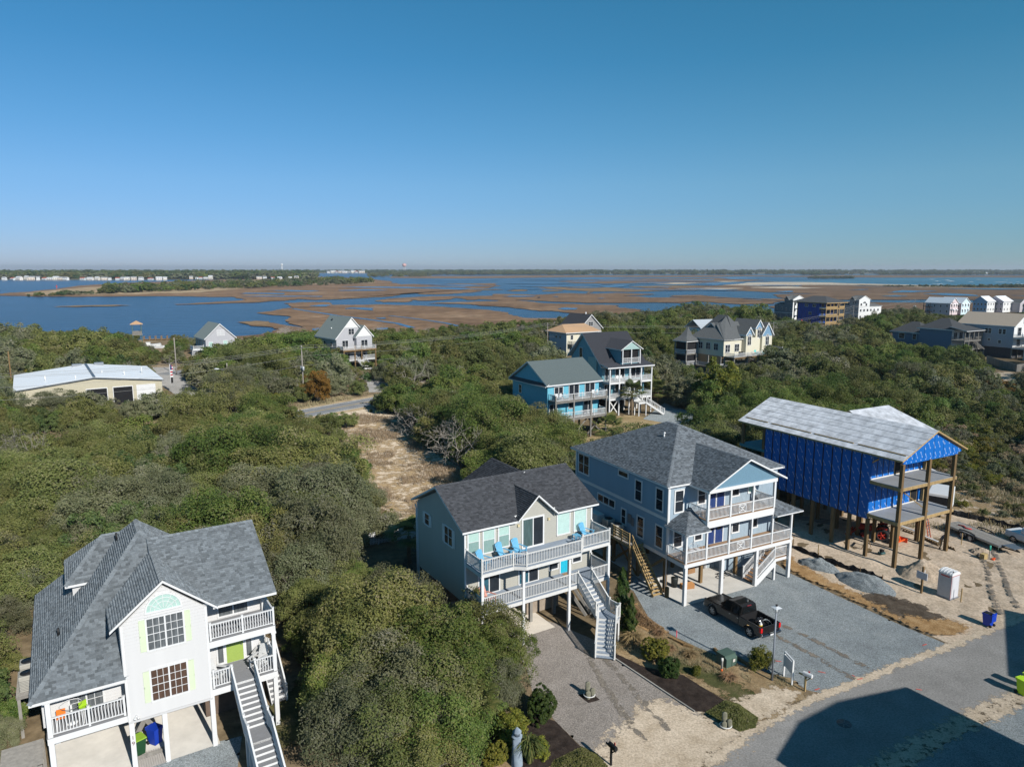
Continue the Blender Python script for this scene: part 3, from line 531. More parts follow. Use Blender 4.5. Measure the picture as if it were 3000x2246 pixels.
def caps(par, p, q, shm, w=.3):
    """row of ridge or hip cap shingles"""
    p = np.array(p, float); q = np.array(q, float); d = q-p; L = np.linalg.norm(d); d /= L; r = np.cross(d, (0, 0, 1)); r /= np.linalg.norm(r); u = np.cross(r, d)
    V = []; Q = []; C = []; t = 0; rg = np.random.default_rng(int(L*1000))
    while t < L-.05:
        t1 = min(t+.22, L); j = len(V); a = p+d*t; b = p+d*t1; dr = -.085
        V += [a+r*w/2+u*(.05+dr), a+u*.065, a-r*w/2+u*(.05+dr), b+r*w/2+u*(.03+dr), b+u*.045, b-r*w/2+u*(.03+dr)]; Q += [(j, j+1, j+4, j+3), (j+1, j+2, j+5, j+4)]; c = rg.uniform(.3, .9); C += [c, c]; t += .2
    o = link('ridge_caps', fast('ridge_caps', np.array(V), np.array(Q), shm, C), par); o['kind'] = 'stuff'; return o
def railing(par, p0, p1, h=.95, mat=None, sp=.135, each=True, post=(True, True), bw=.04, cap=.09, low=.1, name='railing', pw=.1, ph=.08):
    """top and bottom rail with end posts; every baluster its own object (or joined on far houses). p0,p1 at floor level"""
    mat = mat or WHITE; p0 = np.array(p0, float); p1 = np.array(p1, float); m = MB(); Z = np.array((0, 0, 1.)); d = p1-p0; L = math.hypot(d[0], d[1])
    m.bar(p0+Z*(h-.03), p1+Z*(h-.03), cap, .06); m.bar(p0+Z*low, p1+Z*low, .05, .05)
    for p, k in ((p0, post[0]), (p1, post[1])):
        if k: m.box(p[0]-pw/2, p[0]+pw/2, p[1]-pw/2, p[1]+pw/2, p[2]-.02, p[2]+h+ph); m.box(p[0]-pw*.7, p[0]+pw*.7, p[1]-pw*.7, p[1]+pw*.7, p[2]+h+ph, p[2]+h+ph+.03)
    n = max(2, int(L/sp)); ang = math.atan2(d[1], d[0])
    if not each:
        for i in range(1, n): t = i/n; q = p0+d*t; m.bar(q+Z*low, q+Z*(h-.05), bw, bw)
    o = m.build(name, mat, par)
    if each:
        me = shared(('bal', h, low, bw, mat.name), lambda: MB().box(-bw/2, bw/2, -bw/2, bw/2, low, h-.05).mesh('baluster', mat))
        for i in range(1, n): q = p0+d*(i/n); link('baluster', me, o, tuple(q), ang)
    return o
def deck(par, x0, x1, y0, y1, z, board, rim, t=.28, bd=.14, along='x', name='deck', rimw=.05):
    m = MB(); g = .008
    m.box(x0, x1, y0, y0+rimw, z-t, z-.03, 1); m.box(x0, x1, y1-rimw, y1, z-t, z-.03, 1); m.box(x0, x0+rimw, y0+rimw, y1-rimw, z-t, z-.03, 1); m.box(x1-rimw, x1, y0+rimw, y1-rimw, z-t, z-.03, 1)
    m.box(x0+rimw, x1-rimw, y0+rimw, y1-rimw, z-.12, z-.04, 1)
    if along == 'x':
        y = y0-.02
        while y < y1: m.box(x0-.02, x1+.02, y, min(y+bd-g, y1), z-.029, z); y += bd
    else:
        x = x0-.02
        while x < x1+.02: m.box(x, min(x+bd-g, x1+.02), y0-.02, y1, z-.029, z); x += bd
    return m.build(name, [board, rim], par)
def stair(par, top, dirv, n, width, rise, run, tread, string, thick=.05, closed=True, name='stair', sw=.05, sh=.28):
    """flight going down from top (centre of its upper edge) along dirv; every tread an object of its own"""
    d = np.array((dirv[0], dirv[1], 0.)); d /= np.linalg.norm(d); r = np.array((-d[1], d[0], 0.)); t = np.array(top, float); m = MB(); rz = math.atan2(d[1], d[0])
    for s in (-1, 1):
        a = t+r*s*(width/2+sw/2)+np.array((0, 0, -.12)); b = a+d*run*n-np.array((0, 0, rise*n)); m.bar(a, b, sw, sh)
    o = m.build(name, string, par)
    tm = shared(('tr', run, width, tread.name, thick), lambda: MB().box(-.03, run, -width/2, width/2, -thick, 0).mesh('tread', tread))
    rm = shared(('rs', rise, width, string.name), lambda: MB().box(run-.02-run, -run+run+0.0, -width/2+.01, width/2-.01, -rise, -thick).mesh('riser', string)) if closed else None
    for i in range(n):
        p = t+d*(run*i)-np.array((0, 0, rise*(i+1)))+np.array((0, 0, 0)); link('tread', tm, o, tuple(p), rz)
        if closed: link('riser', rm, o, tuple(p+np.array((0, 0, rise))), rz)
    return o
def post(par, x, y, z0, z1, w, mat, name='post', base=None):
    me = shared(('po', round(z1-z0, 3), w, mat.name, base is not None), lambda: (MB().box(-w/2, w/2, -w/2, w/2, 0, z1-z0) if base is None else MB().box(-w/2, w/2, -w/2, w/2, 0, z1-z0).box(-w*.7, w*.7, -w*.7, w*.7, z1-z0-.12, z1-z0)).mesh('post', mat))
    return link(name, me, par, (x, y, z0))
def gable_wall(par, x0, x1, y0, y1, z0, ze, apex, mat, name='wall'):
    """box with a gable toward the front and back (apex = (x, z))"""
    m = MB(); P = [(x0, z0), (x1, z0), (x1, ze), (apex[0], apex[1]), (x0, ze)]
    m.extr([(x, y0, z) for x, z in P], (0, y1-y0, 0)); return m.build(name, mat, par)
def wallbox(par, x0, x1, y0, y1, z0, z1, mat, name='wall'): return MB().box(x0, x1, y0, y1, z0, z1).build(name, mat, par)
def trimbox(par, x0, x1, y0, y1, z0, z1, mat=None, name='trim'): return MB().box(x0, x1, y0, y1, z0, z1).build(name, mat or WHITE, par)
def place(P, th): return dict(loc=(P[0], P[1], 0), rz=math.radians(th))
def house_pt(loc, th, u, v, z=0.0):
    c, s = math.cos(math.radians(th)), math.sin(math.radians(th)); return (loc[0]+u*c-v*s, loc[1]+u*s+v*c, z)
# ================================================================== WHITE HOUSE with green shutters
P1 = (-16.75, 36.32); T1 = 32.5
SH1 = shingle_mat('shingles_blue_grey', (.158, .176, .188), .34); SH2 = shingle_mat('shingles_charcoal', (.066, .069, .076), .35); SH3 = shingle_mat('shingles_slate', (.148, .165, .180), .45)
W1 = M('warm_white_siding', (.54, .535, .525), .6, .04, 1); LIME = M('lime_shutter', (.58, .66, .46), .6, .05); LIMED = M('lime_door', (.30, .40, .09), .5, .05)
GDECK = M('grey_deck', (.16, .162, .168), .8, .1, 2, stretch=(1, 6, 1)); CURT = M('curtained_glass', (.11, .12, .125), .12, .5, 5, spec=.6, stretch=(4, 4, .2)); BRNG = M('brown_room_glass', (.09, .055, .04), .1, .35, 3, spec=.6)
h1 = empty('house', **place(P1, T1), label='white beach house on stilts with lime green shutters and blue-grey hip roof', cat='house', group=None)
w = gable_wall(h1, -4.1, 0, 0, 8, 3.0, 8.4, (-2.05, 10.15), W1)
siding(w, 'F', -.005, [(-4.06, 3.02), (-.04, 3.02), (-.04, 8.4), (-2.05, 10.08), (-4.06, 8.4)], W1, .185)
trimbox(h1, -4.14, -4.02, -.05, .05, 3.0, 8.4); trimbox(h1, -.08, .05, -.05, .05, 3.0, 8.4); MB().box(-4.12, .04, -.045, 0, 2.88, 3.0).build('trim', W1, h1)
w = wallbox(h1, -7.9, -4.1, 1.8, 12, 3.0, 5.6, W1); siding(w, 'F', 1.795, [(-7.88, 3.3), (-4.12, 3.3), (-4.12, 5.5), (-7.88, 5.5)], W1, .185)
w = wallbox(h1, 0, 3.55, 2.4, 9.8, 3.0, 8.4, W1); siding(w, 'F', 2.395, [(.02, 3.45), (3.53, 3.45), (3.53, 5.9), (.02, 5.9)], W1, .185); siding(w, 'F', 2.395, [(.02, 6.35), (3.53, 6.35), (3.53, 8.35), (.02, 8.35)], W1, .185)
MB().box(-4.16, -4.1, .02, 4, 5.4, 8.4).build('wall', W1, h1)
# roofs
roof_plane(h1, [(-8.3, 13.9, 5.5), (-8.3, -.15, 5.5), (-2.5, 5.75, 11.4), (-2.5, 8.0, 11.4)], SH1)
roof_plane(h1, [(-8.3, -.15, 5.5), (-4.17, -.15, 5.5), (.5, 2.75, 8.4), (-2.5, 5.75, 11.4)], SH1)
roof_plane(h1, [(.5, 2.75, 8.4), (.5, 11, 8.4), (-2.5, 8.0, 11.4), (-2.5, 5.75, 11.4)], SH1)
roof_plane(h1, [(.35, -.2, 8.36), (3.75, -.2, 8.36), (3.75, 5.15, 11.0), (.35, 5.15, 11.0)], SH1)
roof_plane(h1, [(-2.2, .1, 8.508), (.35, .1, 8.508), (.35, 5.15, 11.0), (-2.2, 5.15, 11.0)], SH1, tabs=True)
roof_plane(h1, [(3.75, 10.4, 8.36), (-2.2, 10.4, 8.36), (-2.2, 5.15, 11.0), (3.75, 5.15, 11.0)], SH1, tabs=False)
roof_plane(h1, [(-4.62, 5.5, 8.36), (-4.62, -.32, 8.36), (-2.02, -.32, 10.52), (-2.02, 5.5, 10.52)], SH1)
roof_plane(h1, [(.58, -.32, 8.36), (.58, 4.6, 8.36), (-2.02, 4.6, 10.52), (-2.02, -.32, 10.52)], SH1)
caps(h1, (-8.3, -.15, 5.5), (-2.5, 5.75, 11.4), SH1); caps(h1, (-2.02, -.3, 10.52), (-2.02, 5.0, 10.52), SH1); caps(h1, (-2.2, 5.15, 11), (3.75, 5.15, 11), SH1); caps(h1, (-2.5, 5.75, 11.4), (-2.5, 8, 11.4), SH1); caps(h1, (-2.5, 5.75, 11.4), (.5, 2.75, 8.4), SH1)
# dormer on the left slope
MB().box(-6.1, -3.6, 6.95, 10.7, 7.0, 8.5).build('dormer_wall', W1, h1)
roof_plane(h1, [(-6.45, 11.0, 8.55), (-6.45, 6.6, 8.55), (-4.35, 8.8, 10.5)], SH1)
roof_plane(h1, [(-6.45, 6.6, 8.55), (-3.3, 6.6, 8.55), (-3.0, 8.8, 10.5), (-4.35, 8.8, 10.5)], SH1)
roof_plane(h1, [(-3.3, 11.0, 8.55), (-6.45, 11.0, 8.55), (-4.35, 8.8, 10.5), (-3.0, 8.8, 10.5)], SH1, tabs=False)
caps(h1, (-6.45, 6.6, 8.55), (-4.35, 8.8, 10.5), SH1); caps(h1, (-4.35, 8.8, 10.5), (-3.2, 8.8, 10.5), SH1)
for x, y, z in ((-6.9, 3.9, 7.0), (-3.6, 8.0, 10.4)): MB().tube([(x, y, z-.2), (x, y, z+.35)], .06).build('vent_pipe', BLACK, h1)
# windows
for z, g in ((6.74, CURT), (3.84, BRNG)):
    o = window(h1, 'F', -2.04, -.035, z, 1.72, 1.72, 'pair', g); muntins(o, 1.72, 1.72, 6, 4)
    for sx in (-3.12, -.96):
        m = MB(); m.box(-.16, .16, -.03, 0, 0, 1.75); m.box(-.16, .16, -.045, -.03, .8, .9); m.box(-.16, -.11, -.045, -.03, 0, 1.75); m.box(.11, .16, -.045, -.03, 0, 1.75); m.box(-.11, .11, -.045, -.03, 0, .07); m.box(-.11, .11, -.045, -.03, 1.68, 1.75)
        m.build('shutter', LIME, h1, (sx, -.035, z-.02))
def arch(par, cx, z0, w_, h_, y, pm):
    m = MB(); n = 16
    for i in range(n):
        a0, a1 = math.pi*i/n, math.pi*(i+1)/n
        m.bar((cx+math.cos(a0)*w_/2, y-.03, z0+math.sin(a0)*h_), (cx+math.cos(a1)*w_/2, y-.03, z0+math.sin(a1)*h_), .06, .08)
    m.box(cx-w_/2-.06, cx+w_/2+.06, y-.06, y, z0-.1, z0)
    for k in range(1, 6): a = math.pi*k/6; m.bar((cx+math.cos(a)*w_*.12, y-.035, z0+math.sin(a)*h_*.12), (cx+math.cos(a)*w_/2, y-.035, z0+math.sin(a)*h_), .02, .025)
    for rr in (.25, .37):
        for i in range(n): a0, a1 = math.pi*i/n, math.pi*(i+1)/n; m.bar((cx+math.cos(a0)*w_*rr, y-.035, z0+math.sin(a0)*h_*2*rr), (cx+math.cos(a1)*w_*rr, y-.035, z0+math.sin(a1)*h_*2*rr), .02, .025)
    o = m.build('window', WHITE, par); p = MB()
    p.extr([(cx+math.cos(math.pi*i/n)*w_/2, y-.025, z0+math.sin(math.pi*i/n)*h_) for i in range(n+1)], (0, .02, 0)); p.build('pane', pm, o); return o
arch(h1, -2.05, 8.84, 1.72, .86, -.03, SEAF)
o = window(h1, 'F', -5.9, 1.76, 3.45, 1.5, 2.0, 'slider', CURT); muntins(o, 1.5, 2.0, 4, 4)
# left porch
deck(h1, -7.7, -4.15, 0, 1.8, 3.4, GDECK, WHITE, .38); railing(h1, (-7.55, .08, 3.42), (-5.85, .08, 3.42), 1.0); railing(h1, (-5.85, .08, 3.42), (-4.25, .08, 3.42), 1.0, post=(False, True)); railing(h1, (-7.6, .2, 3.42), (-7.6, 1.75, 3.42), 1.0, post=(False, False))
post(h1, -7.55, .08, 3.4, 5.4, .22, WHITE, 'column', 1); trimbox(h1, -7.75, -4.12, -.02, .16, 5.26, 5.42)
# right porches
deck(h1, .06, 3.62, 0, 2.4, 6.3, GDECK, WHITE, .42); deck(h1, .06, 3.62, 0, 2.4, 3.45, GDECK, WHITE, .42)
railing(h1, (.15, .06, 6.32), (1.85, .06, 6.32), .95); railing(h1, (1.85, .06, 6.32), (3.55, .06, 6.32), .95, post=(False, True)); railing(h1, (3.55, .12, 6.32), (3.55, 2.35, 6.32), .95, post=(False, True))
railing(h1, (.15, .06, 3.47), (1.12, .06, 3.47), 1.0); railing(h1, (2.38, .06, 3.47), (3.55, .06, 3.47), 1.0); railing(h1, (3.55, .12, 3.47), (3.55, 1.5, 3.47), 1.0, post=(False, True))
post(h1, 3.5, .1, 3.45, 5.9, .2, WHITE, 'column', 1)
MB().box(3.36, 3.62, 2.0, 2.4, 6.3, 8.3).build('trim', WHITE, h1)
door(h1, 'F', 1.75, 2.365, 3.47, .95, 2.1, LIMED); window(h1, 'F', .95, 2.365, 3.6, .3, 1.9, 'single', CURT); window(h1, 'F', 2.55, 2.365, 3.6, .3, 1.9, 'single', CURT); window(h1, 'F', 1.8, 2.365, 6.5, 1.6, 1.7, 'slider', CURT)
# main stair
n = 19; rise = 3.45/(n+1)
stair(h1, (1.75, 0, 3.45), (0, -1), 9, 1.16, rise, .29, GDECK, WHITE); yl = -9*.29; zl_ = 3.45-9*rise
deck(h1, 1.15, 2.35, yl-1.0, yl, zl_, GDECK, WHITE, .3)
stair(h1, (1.75, yl-1.0, zl_), (0, -1), 10, 1.16, rise, .29, GDECK, WHITE)
for sx in (1.12, 2.38):
    railing(h1, (sx, -.05, 3.4), (sx, yl, zl_+.05), 1.0, post=(True, True)); railing(h1, (sx, yl, zl_), (sx, yl-1.0, zl_), 1.0, post=(False, True)); railing(h1, (sx, yl-1.05, zl_-.05), (sx, yl-3.9, .1), 1.0, post=(False, True))
for sx in (1.2, 2.3): post(h1, sx, yl-.1, 0, zl_-.1, .15, WHITE); post(h1, sx, yl-.9, 0, zl_-.1, .15, WHITE)
# back stair beside the porch
deck(h1, 3.64, 4.55, 4.6, 6.0, 2.3, GDECK, WHITE, .25, name='landing'); stair(h1, (4.08, 4.6, 2.3), (0, -1), 10, .85, 2.3/11, .255, GDECK, WHITE)
railing(h1, (4.55, 4.6, 2.3), (4.55, 2.05, .15), .95)
for q in ((4.5, 4.7), (4.5, 5.9)): post(h1, *q, 0, 2.1, .12, WHITE)
# underneath
for x, y in ((-7.55, .1), (-4.0, .1), (-2.42, .1), (0, .1), (3.48, .12), (-7.5, 5), (0, 5), (3.4, 5), (-7.5, 10), (3.4, 9.5)): post(h1, x, y, 0, 3.1, .24, WHITE)
flat('carport_slab', [(-7.9, .0), (.25, .0), (.25, 9), (-7.9, 9)], CONC, .05, parent=h1)
WTAN = M('tan_board_wall', (.33, .27, .21), .85, .15, 3)
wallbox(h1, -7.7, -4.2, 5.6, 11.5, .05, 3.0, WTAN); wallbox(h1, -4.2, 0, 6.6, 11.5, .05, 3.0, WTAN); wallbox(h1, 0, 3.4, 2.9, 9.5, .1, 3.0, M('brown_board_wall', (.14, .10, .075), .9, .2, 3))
MB().box(-3.9, -2.5, .9, 1.0, .05, .25).bar((-3.9, 2.6, .2), (-2.5, 2.6, 2.6), .1, .25).bar((-2.5, 2.5, .2), (-3.9, 2.5, 2.6), .1, .25).bar((-3.8, 3.2, .2), (-2.6, 3.2, 1.8), .1, .25).build('brace', WOODG, h1)
m = MB()
for k in range(15): m.bar((-3.95, -.05+.0+k*.1, .075), (-2.5, -.05+k*.1, .075), .03, .03)
for k in range(13): m.bar((-3.92+k*.115, -.05, .1), (-3.92+k*.115, 1.4, .1), .03, .02)
m.build('lattice', M('grey_lattice', (.30, .28, .26), .9, .1), h1)
for ch, z in (('1', 2.05), ('9', 1.72)): link('house_number', text_mesh(ch, .3, M('number_dark', (.12, .03, .04), .5, .1)), h1, (-4.0, -.035, z), rot=(math.pi/2, 0, 0))
m = MB(); m.tube([(-3.75, -.12, 3.2), (-3.75, -.02, 3.25)], .05); m.tube([(-3.85, -.18, 3.12), (-3.8, -.08, 3.2)], [.07, .03]); m.tube([(-3.65, -.18, 3.12), (-3.7, -.08, 3.2)], [.07, .03]); m.build('flood_light', WHITE, h1)
# ================================================================== TAUPE HOUSE with blue deck chairs
P2 = (.825, 47.14); T2 = 31.8
W2 = M('taupe_siding', (.36, .35, .305), .6, .04, 1); BDECK = M('blue_grey_deck', (.20, .235, .28), .75, .16, 1.5, stretch=(.5, 4, 1)); TEAL = M('turquoise_door', (.02, .42, .58), .45, .05)
h2 = empty('house', **place(P2, T2), label='taupe house on stilts with charcoal roof and two full-width white-railed decks', cat='house')
w = MB().box(-3.45, 7.75, 2.3, 10.2, 3.05, 8.55).add([(-3.45, 2.3, 8.55), (-3.45, 10.2, 8.55), (-3.45, 6.2, 10.4), (7.75, 2.3, 8.55), (7.75, 10.2, 8.55), (7.75, 6.2, 10.4)], [(0, 1, 2), (3, 5, 4), (0, 2, 5, 3), (1, 4, 5, 2)]).build('wall', W2, h2)
siding(w, 'F', 2.295, [(-3.4, 6.15), (7.7, 6.15), (7.7, 8.5), (-3.4, 8.5)], W2, .17); siding(w, 'F', 2.295, [(-3.4, 3.4), (7.7, 3.4), (7.7, 5.9), (-3.4, 5.9)], W2, .17)
siding(w, 'F', 2.29, [(.8, 8.5), (4.1, 8.5), (2.45, 10.0)], W2, .17); siding(w, 'L', -3.455, [(2.35, 3.1), (10.15, 3.1), (10.15, 8.5), (6.2, 10.35), (2.35, 8.5)], W2, .17)
trimbox(h2, -3.5, -3.38, 2.24, 2.34, 3.05, 8.5); trimbox(h2, 7.68, 7.8, 2.24, 2.34, 3.05, 8.5); trimbox(h2, -3.5, -3.44, 10.1, 10.24, 1.2, 8.4); MB().tube([(-3.6, 10.3, 8.2), (-3.56, 10.25, 7.9), (-3.56, 10.25, .4)], .06).build('downspout', WHITE, h2)
roof_plane(h2, [(-3.85, 1.82, 8.6), (.66, 1.82, 8.6), (.66, 6.2, 10.77), (-3.85, 6.2, 10.77)], SH2); roof_plane(h2, [(4.28, 1.82, 8.6), (8.12, 1.82, 8.6), (8.12, 6.2, 10.77), (4.28, 6.2, 10.77)], SH2)
roof_plane(h2, [(.66, 2.32, 8.85), (4.28, 2.32, 8.85), (4.28, 6.2, 10.77), (.66, 6.2, 10.77)], SH2)
roof_plane(h2, [(8.12, 10.6, 8.6), (-3.85, 10.6, 8.6), (-3.85, 6.2, 10.77), (8.12, 6.2, 10.77)], SH2, tabs=False)
roof_plane(h2, [(.66, 5.3, 8.6), (.66, 1.75, 8.6), (2.45, 1.75, 10.27), (2.45, 5.3, 10.27)], SH2, ); roof_plane(h2, [(4.24, 1.75, 8.6), (4.24, 5.3, 8.6), (2.45, 5.3, 10.27), (2.45, 1.75, 10.27)], SH2)
caps(h2, (-3.85, 6.2, 10.77), (8.12, 6.2, 10.77), SH2); caps(h2, (2.45, 1.75, 10.27), (2.45, 5.2, 10.27), SH2)
# rear wing
MB().box(1.7, 6.1, 10.2, 11.9, 3.05, 8.5).build('wall', W2, h2)
roof_plane(h2, [(1.3, 12.3, 8.62), (1.3, 6.0, 8.62), (3.9, 6.0, 10.76), (3.9, 11.06, 10.76)], SH2); roof_plane(h2, [(6.5, 6.0, 8.62), (6.5, 12.3, 8.62), (3.9, 11.06, 10.76), (3.9, 6.0, 10.76)], SH2, tabs=False); roof_plane(h2, [(6.5, 12.3, 8.62), (1.3, 12.3, 8.62), (3.9, 11.06, 10.76)], SH2, tabs=False)
for a, z, ww, hh, k, g in ((-2.78, 6.75, .82, 1.7, 'hung', SEAF), (-1.53, 6.6, .88, 1.85, 'hung', SEAF), (-.28, 6.75, .82, 1.7, 'hung', SEAF)): window(h2, 'F', a, 2.255, z, ww, hh, k, g, lower=M('seafoam_lower', (.22, .33, .30), .2, .1, spec=.6))
o = window(h2, 'F', 2.25, 2.255, 6.3, 1.75, 2.1, 'slider', M('curtain_slider', (.07, .11, .11), .1, .4, 6, stretch=(5, 5, .2), spec=.6), trim=.12, lower=GLASS)
for a, ww in ((5.03, 1.1), (6.62, 1.1)): window(h2, 'F', a, 2.255, 6.65, ww, 1.8, 'single', M('seafoam_big', (.44, .60, .55), .2, .1, spec=.6))
for a, ww, z, hh, k in ((-1.53, 1.65, 3.5, 1.95, 'slider'), (1.87, 1.65, 3.5, 1.95, 'slider')): window(h2, 'F', a, 2.255, z, ww, hh, k, M('blue_curtain_glass', (.03, .10, .14), .1, .5, 3, spec=.6), lower=GLASS)
window(h2, 'F', 4.15, 2.255, 4.0, .75, 1.4, 'hung'); door(h2, 'F', 5.22, 2.255, 3.48, .86, 2.05, TEAL); window(h2, 'F', 6.35, 2.255, 4.1, .75, 1.3, 'hung')
for a, z, ww, hh in ((8.35, 7.1, .75, .85), (4.7, 6.75, 1.2, 1.25)):
    window(h2, 'L', a, -3.49, z, ww, hh, 'pair' if ww > 1 else 'hung')
    for s_ in (-1, 1): MB().box(-.04, 0, -.14, .14, 0, hh+.1).build('shutter', WHITE2, h2, (-3.49, a+s_*(ww/2+.25), z-.05))
for a in (.95, 3.65): MB().box(a-.08, a+.08, 2.14, 2.28, 8.0, 8.16).build('wall_light', M('amber_light', (.6, .5, .3), .5, .1), h2)
# decks
deck(h2, -3.4, 7.8, 0, 2.3, 3.45, BDECK, WHITE2, .3); deck(h2, -3.4, 7.8, 0, 2.3, 6.18, BDECK, WHITE2, .3)
m = MB(); m.prism([(-.85, .02), (-.1, -.55), (4.65, -.55), (5.2, .02)], 5.9, 6.15, 1); m.prism([(-.8, .0), (-.08, -.57), (4.67, -.57), (5.15, .0)], 6.151, 6.181, 0); m.build('deck', [BDECK, WHITE2], h2)
def rl(a, b, z, **k): return railing(h2, (*a, z), (*b, z), .95, WHITE2, **k)
zu, zlw = 6.2, 3.47
rl((-3.35, 2.2), (-3.35, .04), zu); rl((-3.35, .04), (-.85, .04), zu, post=(False, True)); rl((-.85, .04), (-.1, -.52), zu, post=(False, True)); rl((-.1, -.52), (4.65, -.52), zu, post=(False, True)); rl((4.65, -.52), (5.2, .04), zu, post=(False, True)); rl((5.2, .04), (7.74, .04), zu, post=(False, True)); rl((7.74, .04), (7.74, 2.2), zu, post=(False, True))
rl((-3.35, 2.2), (-3.35, .04), zlw); rl((-3.35, .04), (0, .04), zlw, post=(False, False)); rl((0, .04), (4.83, .04), zlw, post=(False, True)); rl((6.08, .04), (7.74, .04), zlw); rl((7.74, .04), (7.74, 2.2), zlw, post=(False, True))
for x in (-3.33, 0.0, 4.02, 7.7): post(h2, x, .06, 0, 5.9, .2, WHITE)
# stair with a turning landing
n1 = 8; r1 = 3.45/18
stair(h2, (5.46, 0, 3.45), (0, -1), n1, 1.16, r1, .265, BDECK, WHITE2); yA = -n1*.265; zA = 3.45-n1*r1-.02
m = MB(); LQ = [(4.82, yA), (6.1, yA), (6.2, yA-1.05), (5.72, yA-1.35), (4.74, yA-.3)]; m.prism(LQ, zA-.25, zA-.03, 1); m.prism([(x*1.004-.02, y) for x, y in LQ], zA-.029, zA, 0); m.build('landing', [BDECK, WHITE2], h2)
d2_ = np.array((-.68, -.733)); c2_ = np.array((5.22, yA-.82)); r2_ = np.array((.733, -.68))
stair(h2, (c2_[0], c2_[1], zA), tuple(d2_), 9, 1.2, zA/10, .25, BDECK, WHITE2); e2_ = c2_+d2_*9*.25
for s_ in (-1, 1):
    railing(h2, (5.46+s_*.63, -.03, 3.42), (5.46+s_*.63, yA, zA+.05), .95, WHITE2, post=(False, True))
    a = c2_+r2_*s_*.66; b = e2_+r2_*s_*.66; railing(h2, (a[0], a[1], zA), (b[0], b[1], .15), .95, WHITE2, post=(True, True))
railing(h2, (6.12, yA, zA), (6.18, yA-1.02, zA), .95, WHITE2, post=(False, True)); railing(h2, (6.18, yA-1.02, zA), (*(c2_+r2_*.66), zA), .95, WHITE2, post=(False, False))
for q in ((4.9, yA-.2), (6.1, yA-.2), (6.1, yA-1.0)): post(h2, *q, 0, zA-.2, .13, WHITE2)
# underneath
flat('carport_slab', [(-3.6, .9), (3.4, .9), (3.4, 9.6), (-3.6, 9.6)], M('pale_slab', (.52, .47, .40), .9, .1, .8), .05, parent=h2)
for x, y in ((-1.5, 2.5), (2.3, 2.6), (-3.2, 2.5), (4.6, 2.8), (7.5, 2.6), (-3.2, 6), (2.3, 6), (7.5, 6), (-3.2, 9.8), (7.5, 9.8)): post(h2, x, y, 0, 3.1, .24, WOODG)
wallbox(h2, 2.6, 5.6, 3.6, 8, .05, 3.0, WTAN); wallbox(h2, -3.2, 2.6, 8.6, 8.8, .05, 3.0, WTAN); MB().bar((6.4, 1.0, .1), (5.2, 3, 3.0), .06, .25).bar((6.9, 1.0, .1), (5.7, 3, 3.0), .06, .25).build('brace', WOODG, h2)
for ch, z in (('2', 2.25), ('0', 1.85)): link('house_number', text_mesh(ch, .36, METALG), h2, (-3.33, -.06, z), rot=(math.pi/2, 0, 0))
MB().box(4.85, 5.55, 1.55, 2.1, 3.452, 3.47).build('doormat', M('coir_mat', (.25, .15, .07), .95, .3, 20), h2)
# ================================================================== BLUE-GREY HOUSE with hip roof
P3 = (13.79, 53.18); T3 = 27.5
W3 = M('blue_grey_siding', (.25, .345, .42), .6, .04, 1); W3S = M('blue_shakes', (.33, .41, .47), .75, .16, 4, stretch=(6, 6, .6), bump=.25, bscale=12); GAB = M('blue_gable_shakes', (.13, .235, .31), .7, .14, 5, stretch=(4, 4, 2), bump=.3, bscale=14)
BRND = M('tan_deck', (.33, .21, .125), .7, .12, 2); NAVY = M('navy_door', (.025, .05, .16), .4, .05); PINK = M('white_stair_tread', (.36, .2, .1), .8, .15, 3)
h3 = empty('house', **place(P3, T3), label='blue-grey two-storey house on stilts with slate hip roof and stacked front porches', cat='house')
w = MB().box(-.1, 12.2, 2.3, 16.0, 3.2, 9.35).build('wall', W3, h3)
siding(w, 'L', -.105, [(2.35, 3.45), (15.95, 3.45), (15.95, 6.3), (2.35, 6.3)], W3, .2); siding(w, 'L', -.105, [(2.35, 6.6), (15.95, 6.6), (15.95, 9.3), (2.35, 9.3)], W3, .2)
MB().box(-.06, 12.15, 2.27, 2.3, 3.5, 9.3).build('wall', W3S, h3)
trimbox(h3, -.15, -.09, 2.25, 16.05, 6.3, 6.58); trimbox(h3, -.14, -.08, 2.25, 16.05, 3.12, 3.42); trimbox(h3, -.14, .06, 2.2, 2.34, 3.12, 9.3); trimbox(h3, -.15, -.05, 15.9, 16.06, 3.12, 9.3); MB().tube([(-.2, 2.1, 9.2), (-.2, 2.15, 8.9), (-.2, 2.15, .1)], .05).build('downspout', WHITE, h3)
e = 9.38; a0, a1, b0, b1 = -.5, 12.6, 1.9, 16.5; rz_ = 12.55; ry0, ry1 = 8.4, 10.0; rx = 6.05
roof_plane(h3, [(a0, b1, e), (a0, b0, e), (rx, ry0, rz_), (rx, ry1, rz_)], SH3); roof_plane(h3, [(a0, b0, e), (a1, b0, e), (rx, ry0, rz_)], SH3); roof_plane(h3, [(a1, b0, e), (a1, b1, e), (rx, ry1, rz_), (rx, ry0, rz_)], SH3); roof_plane(h3, [(a1, b1, e), (a0, b1, e), (rx, ry1, rz_)], SH3, tabs=False)
caps(h3, (a0, b0, e), (rx, ry0, rz_), SH3); caps(h3, (a1, b0, e), (rx, ry0, rz_), SH3); caps(h3, (rx, ry0, rz_), (rx, ry1, rz_), SH3)
gx, gz, ge = 6.05, 11.42, 9.3
roof_plane(h3, [(1.75, 6.0, ge), (1.75, -.42, ge), (gx, -.42, gz), (gx, 6.0, gz)], SH3); roof_plane(h3, [(10.35, -.42, ge), (10.35, 6.0, ge), (gx, 6.0, gz), (gx, -.42, gz)], SH3); caps(h3, (gx, -.42, gz), (gx, 6.1, gz), SH3)
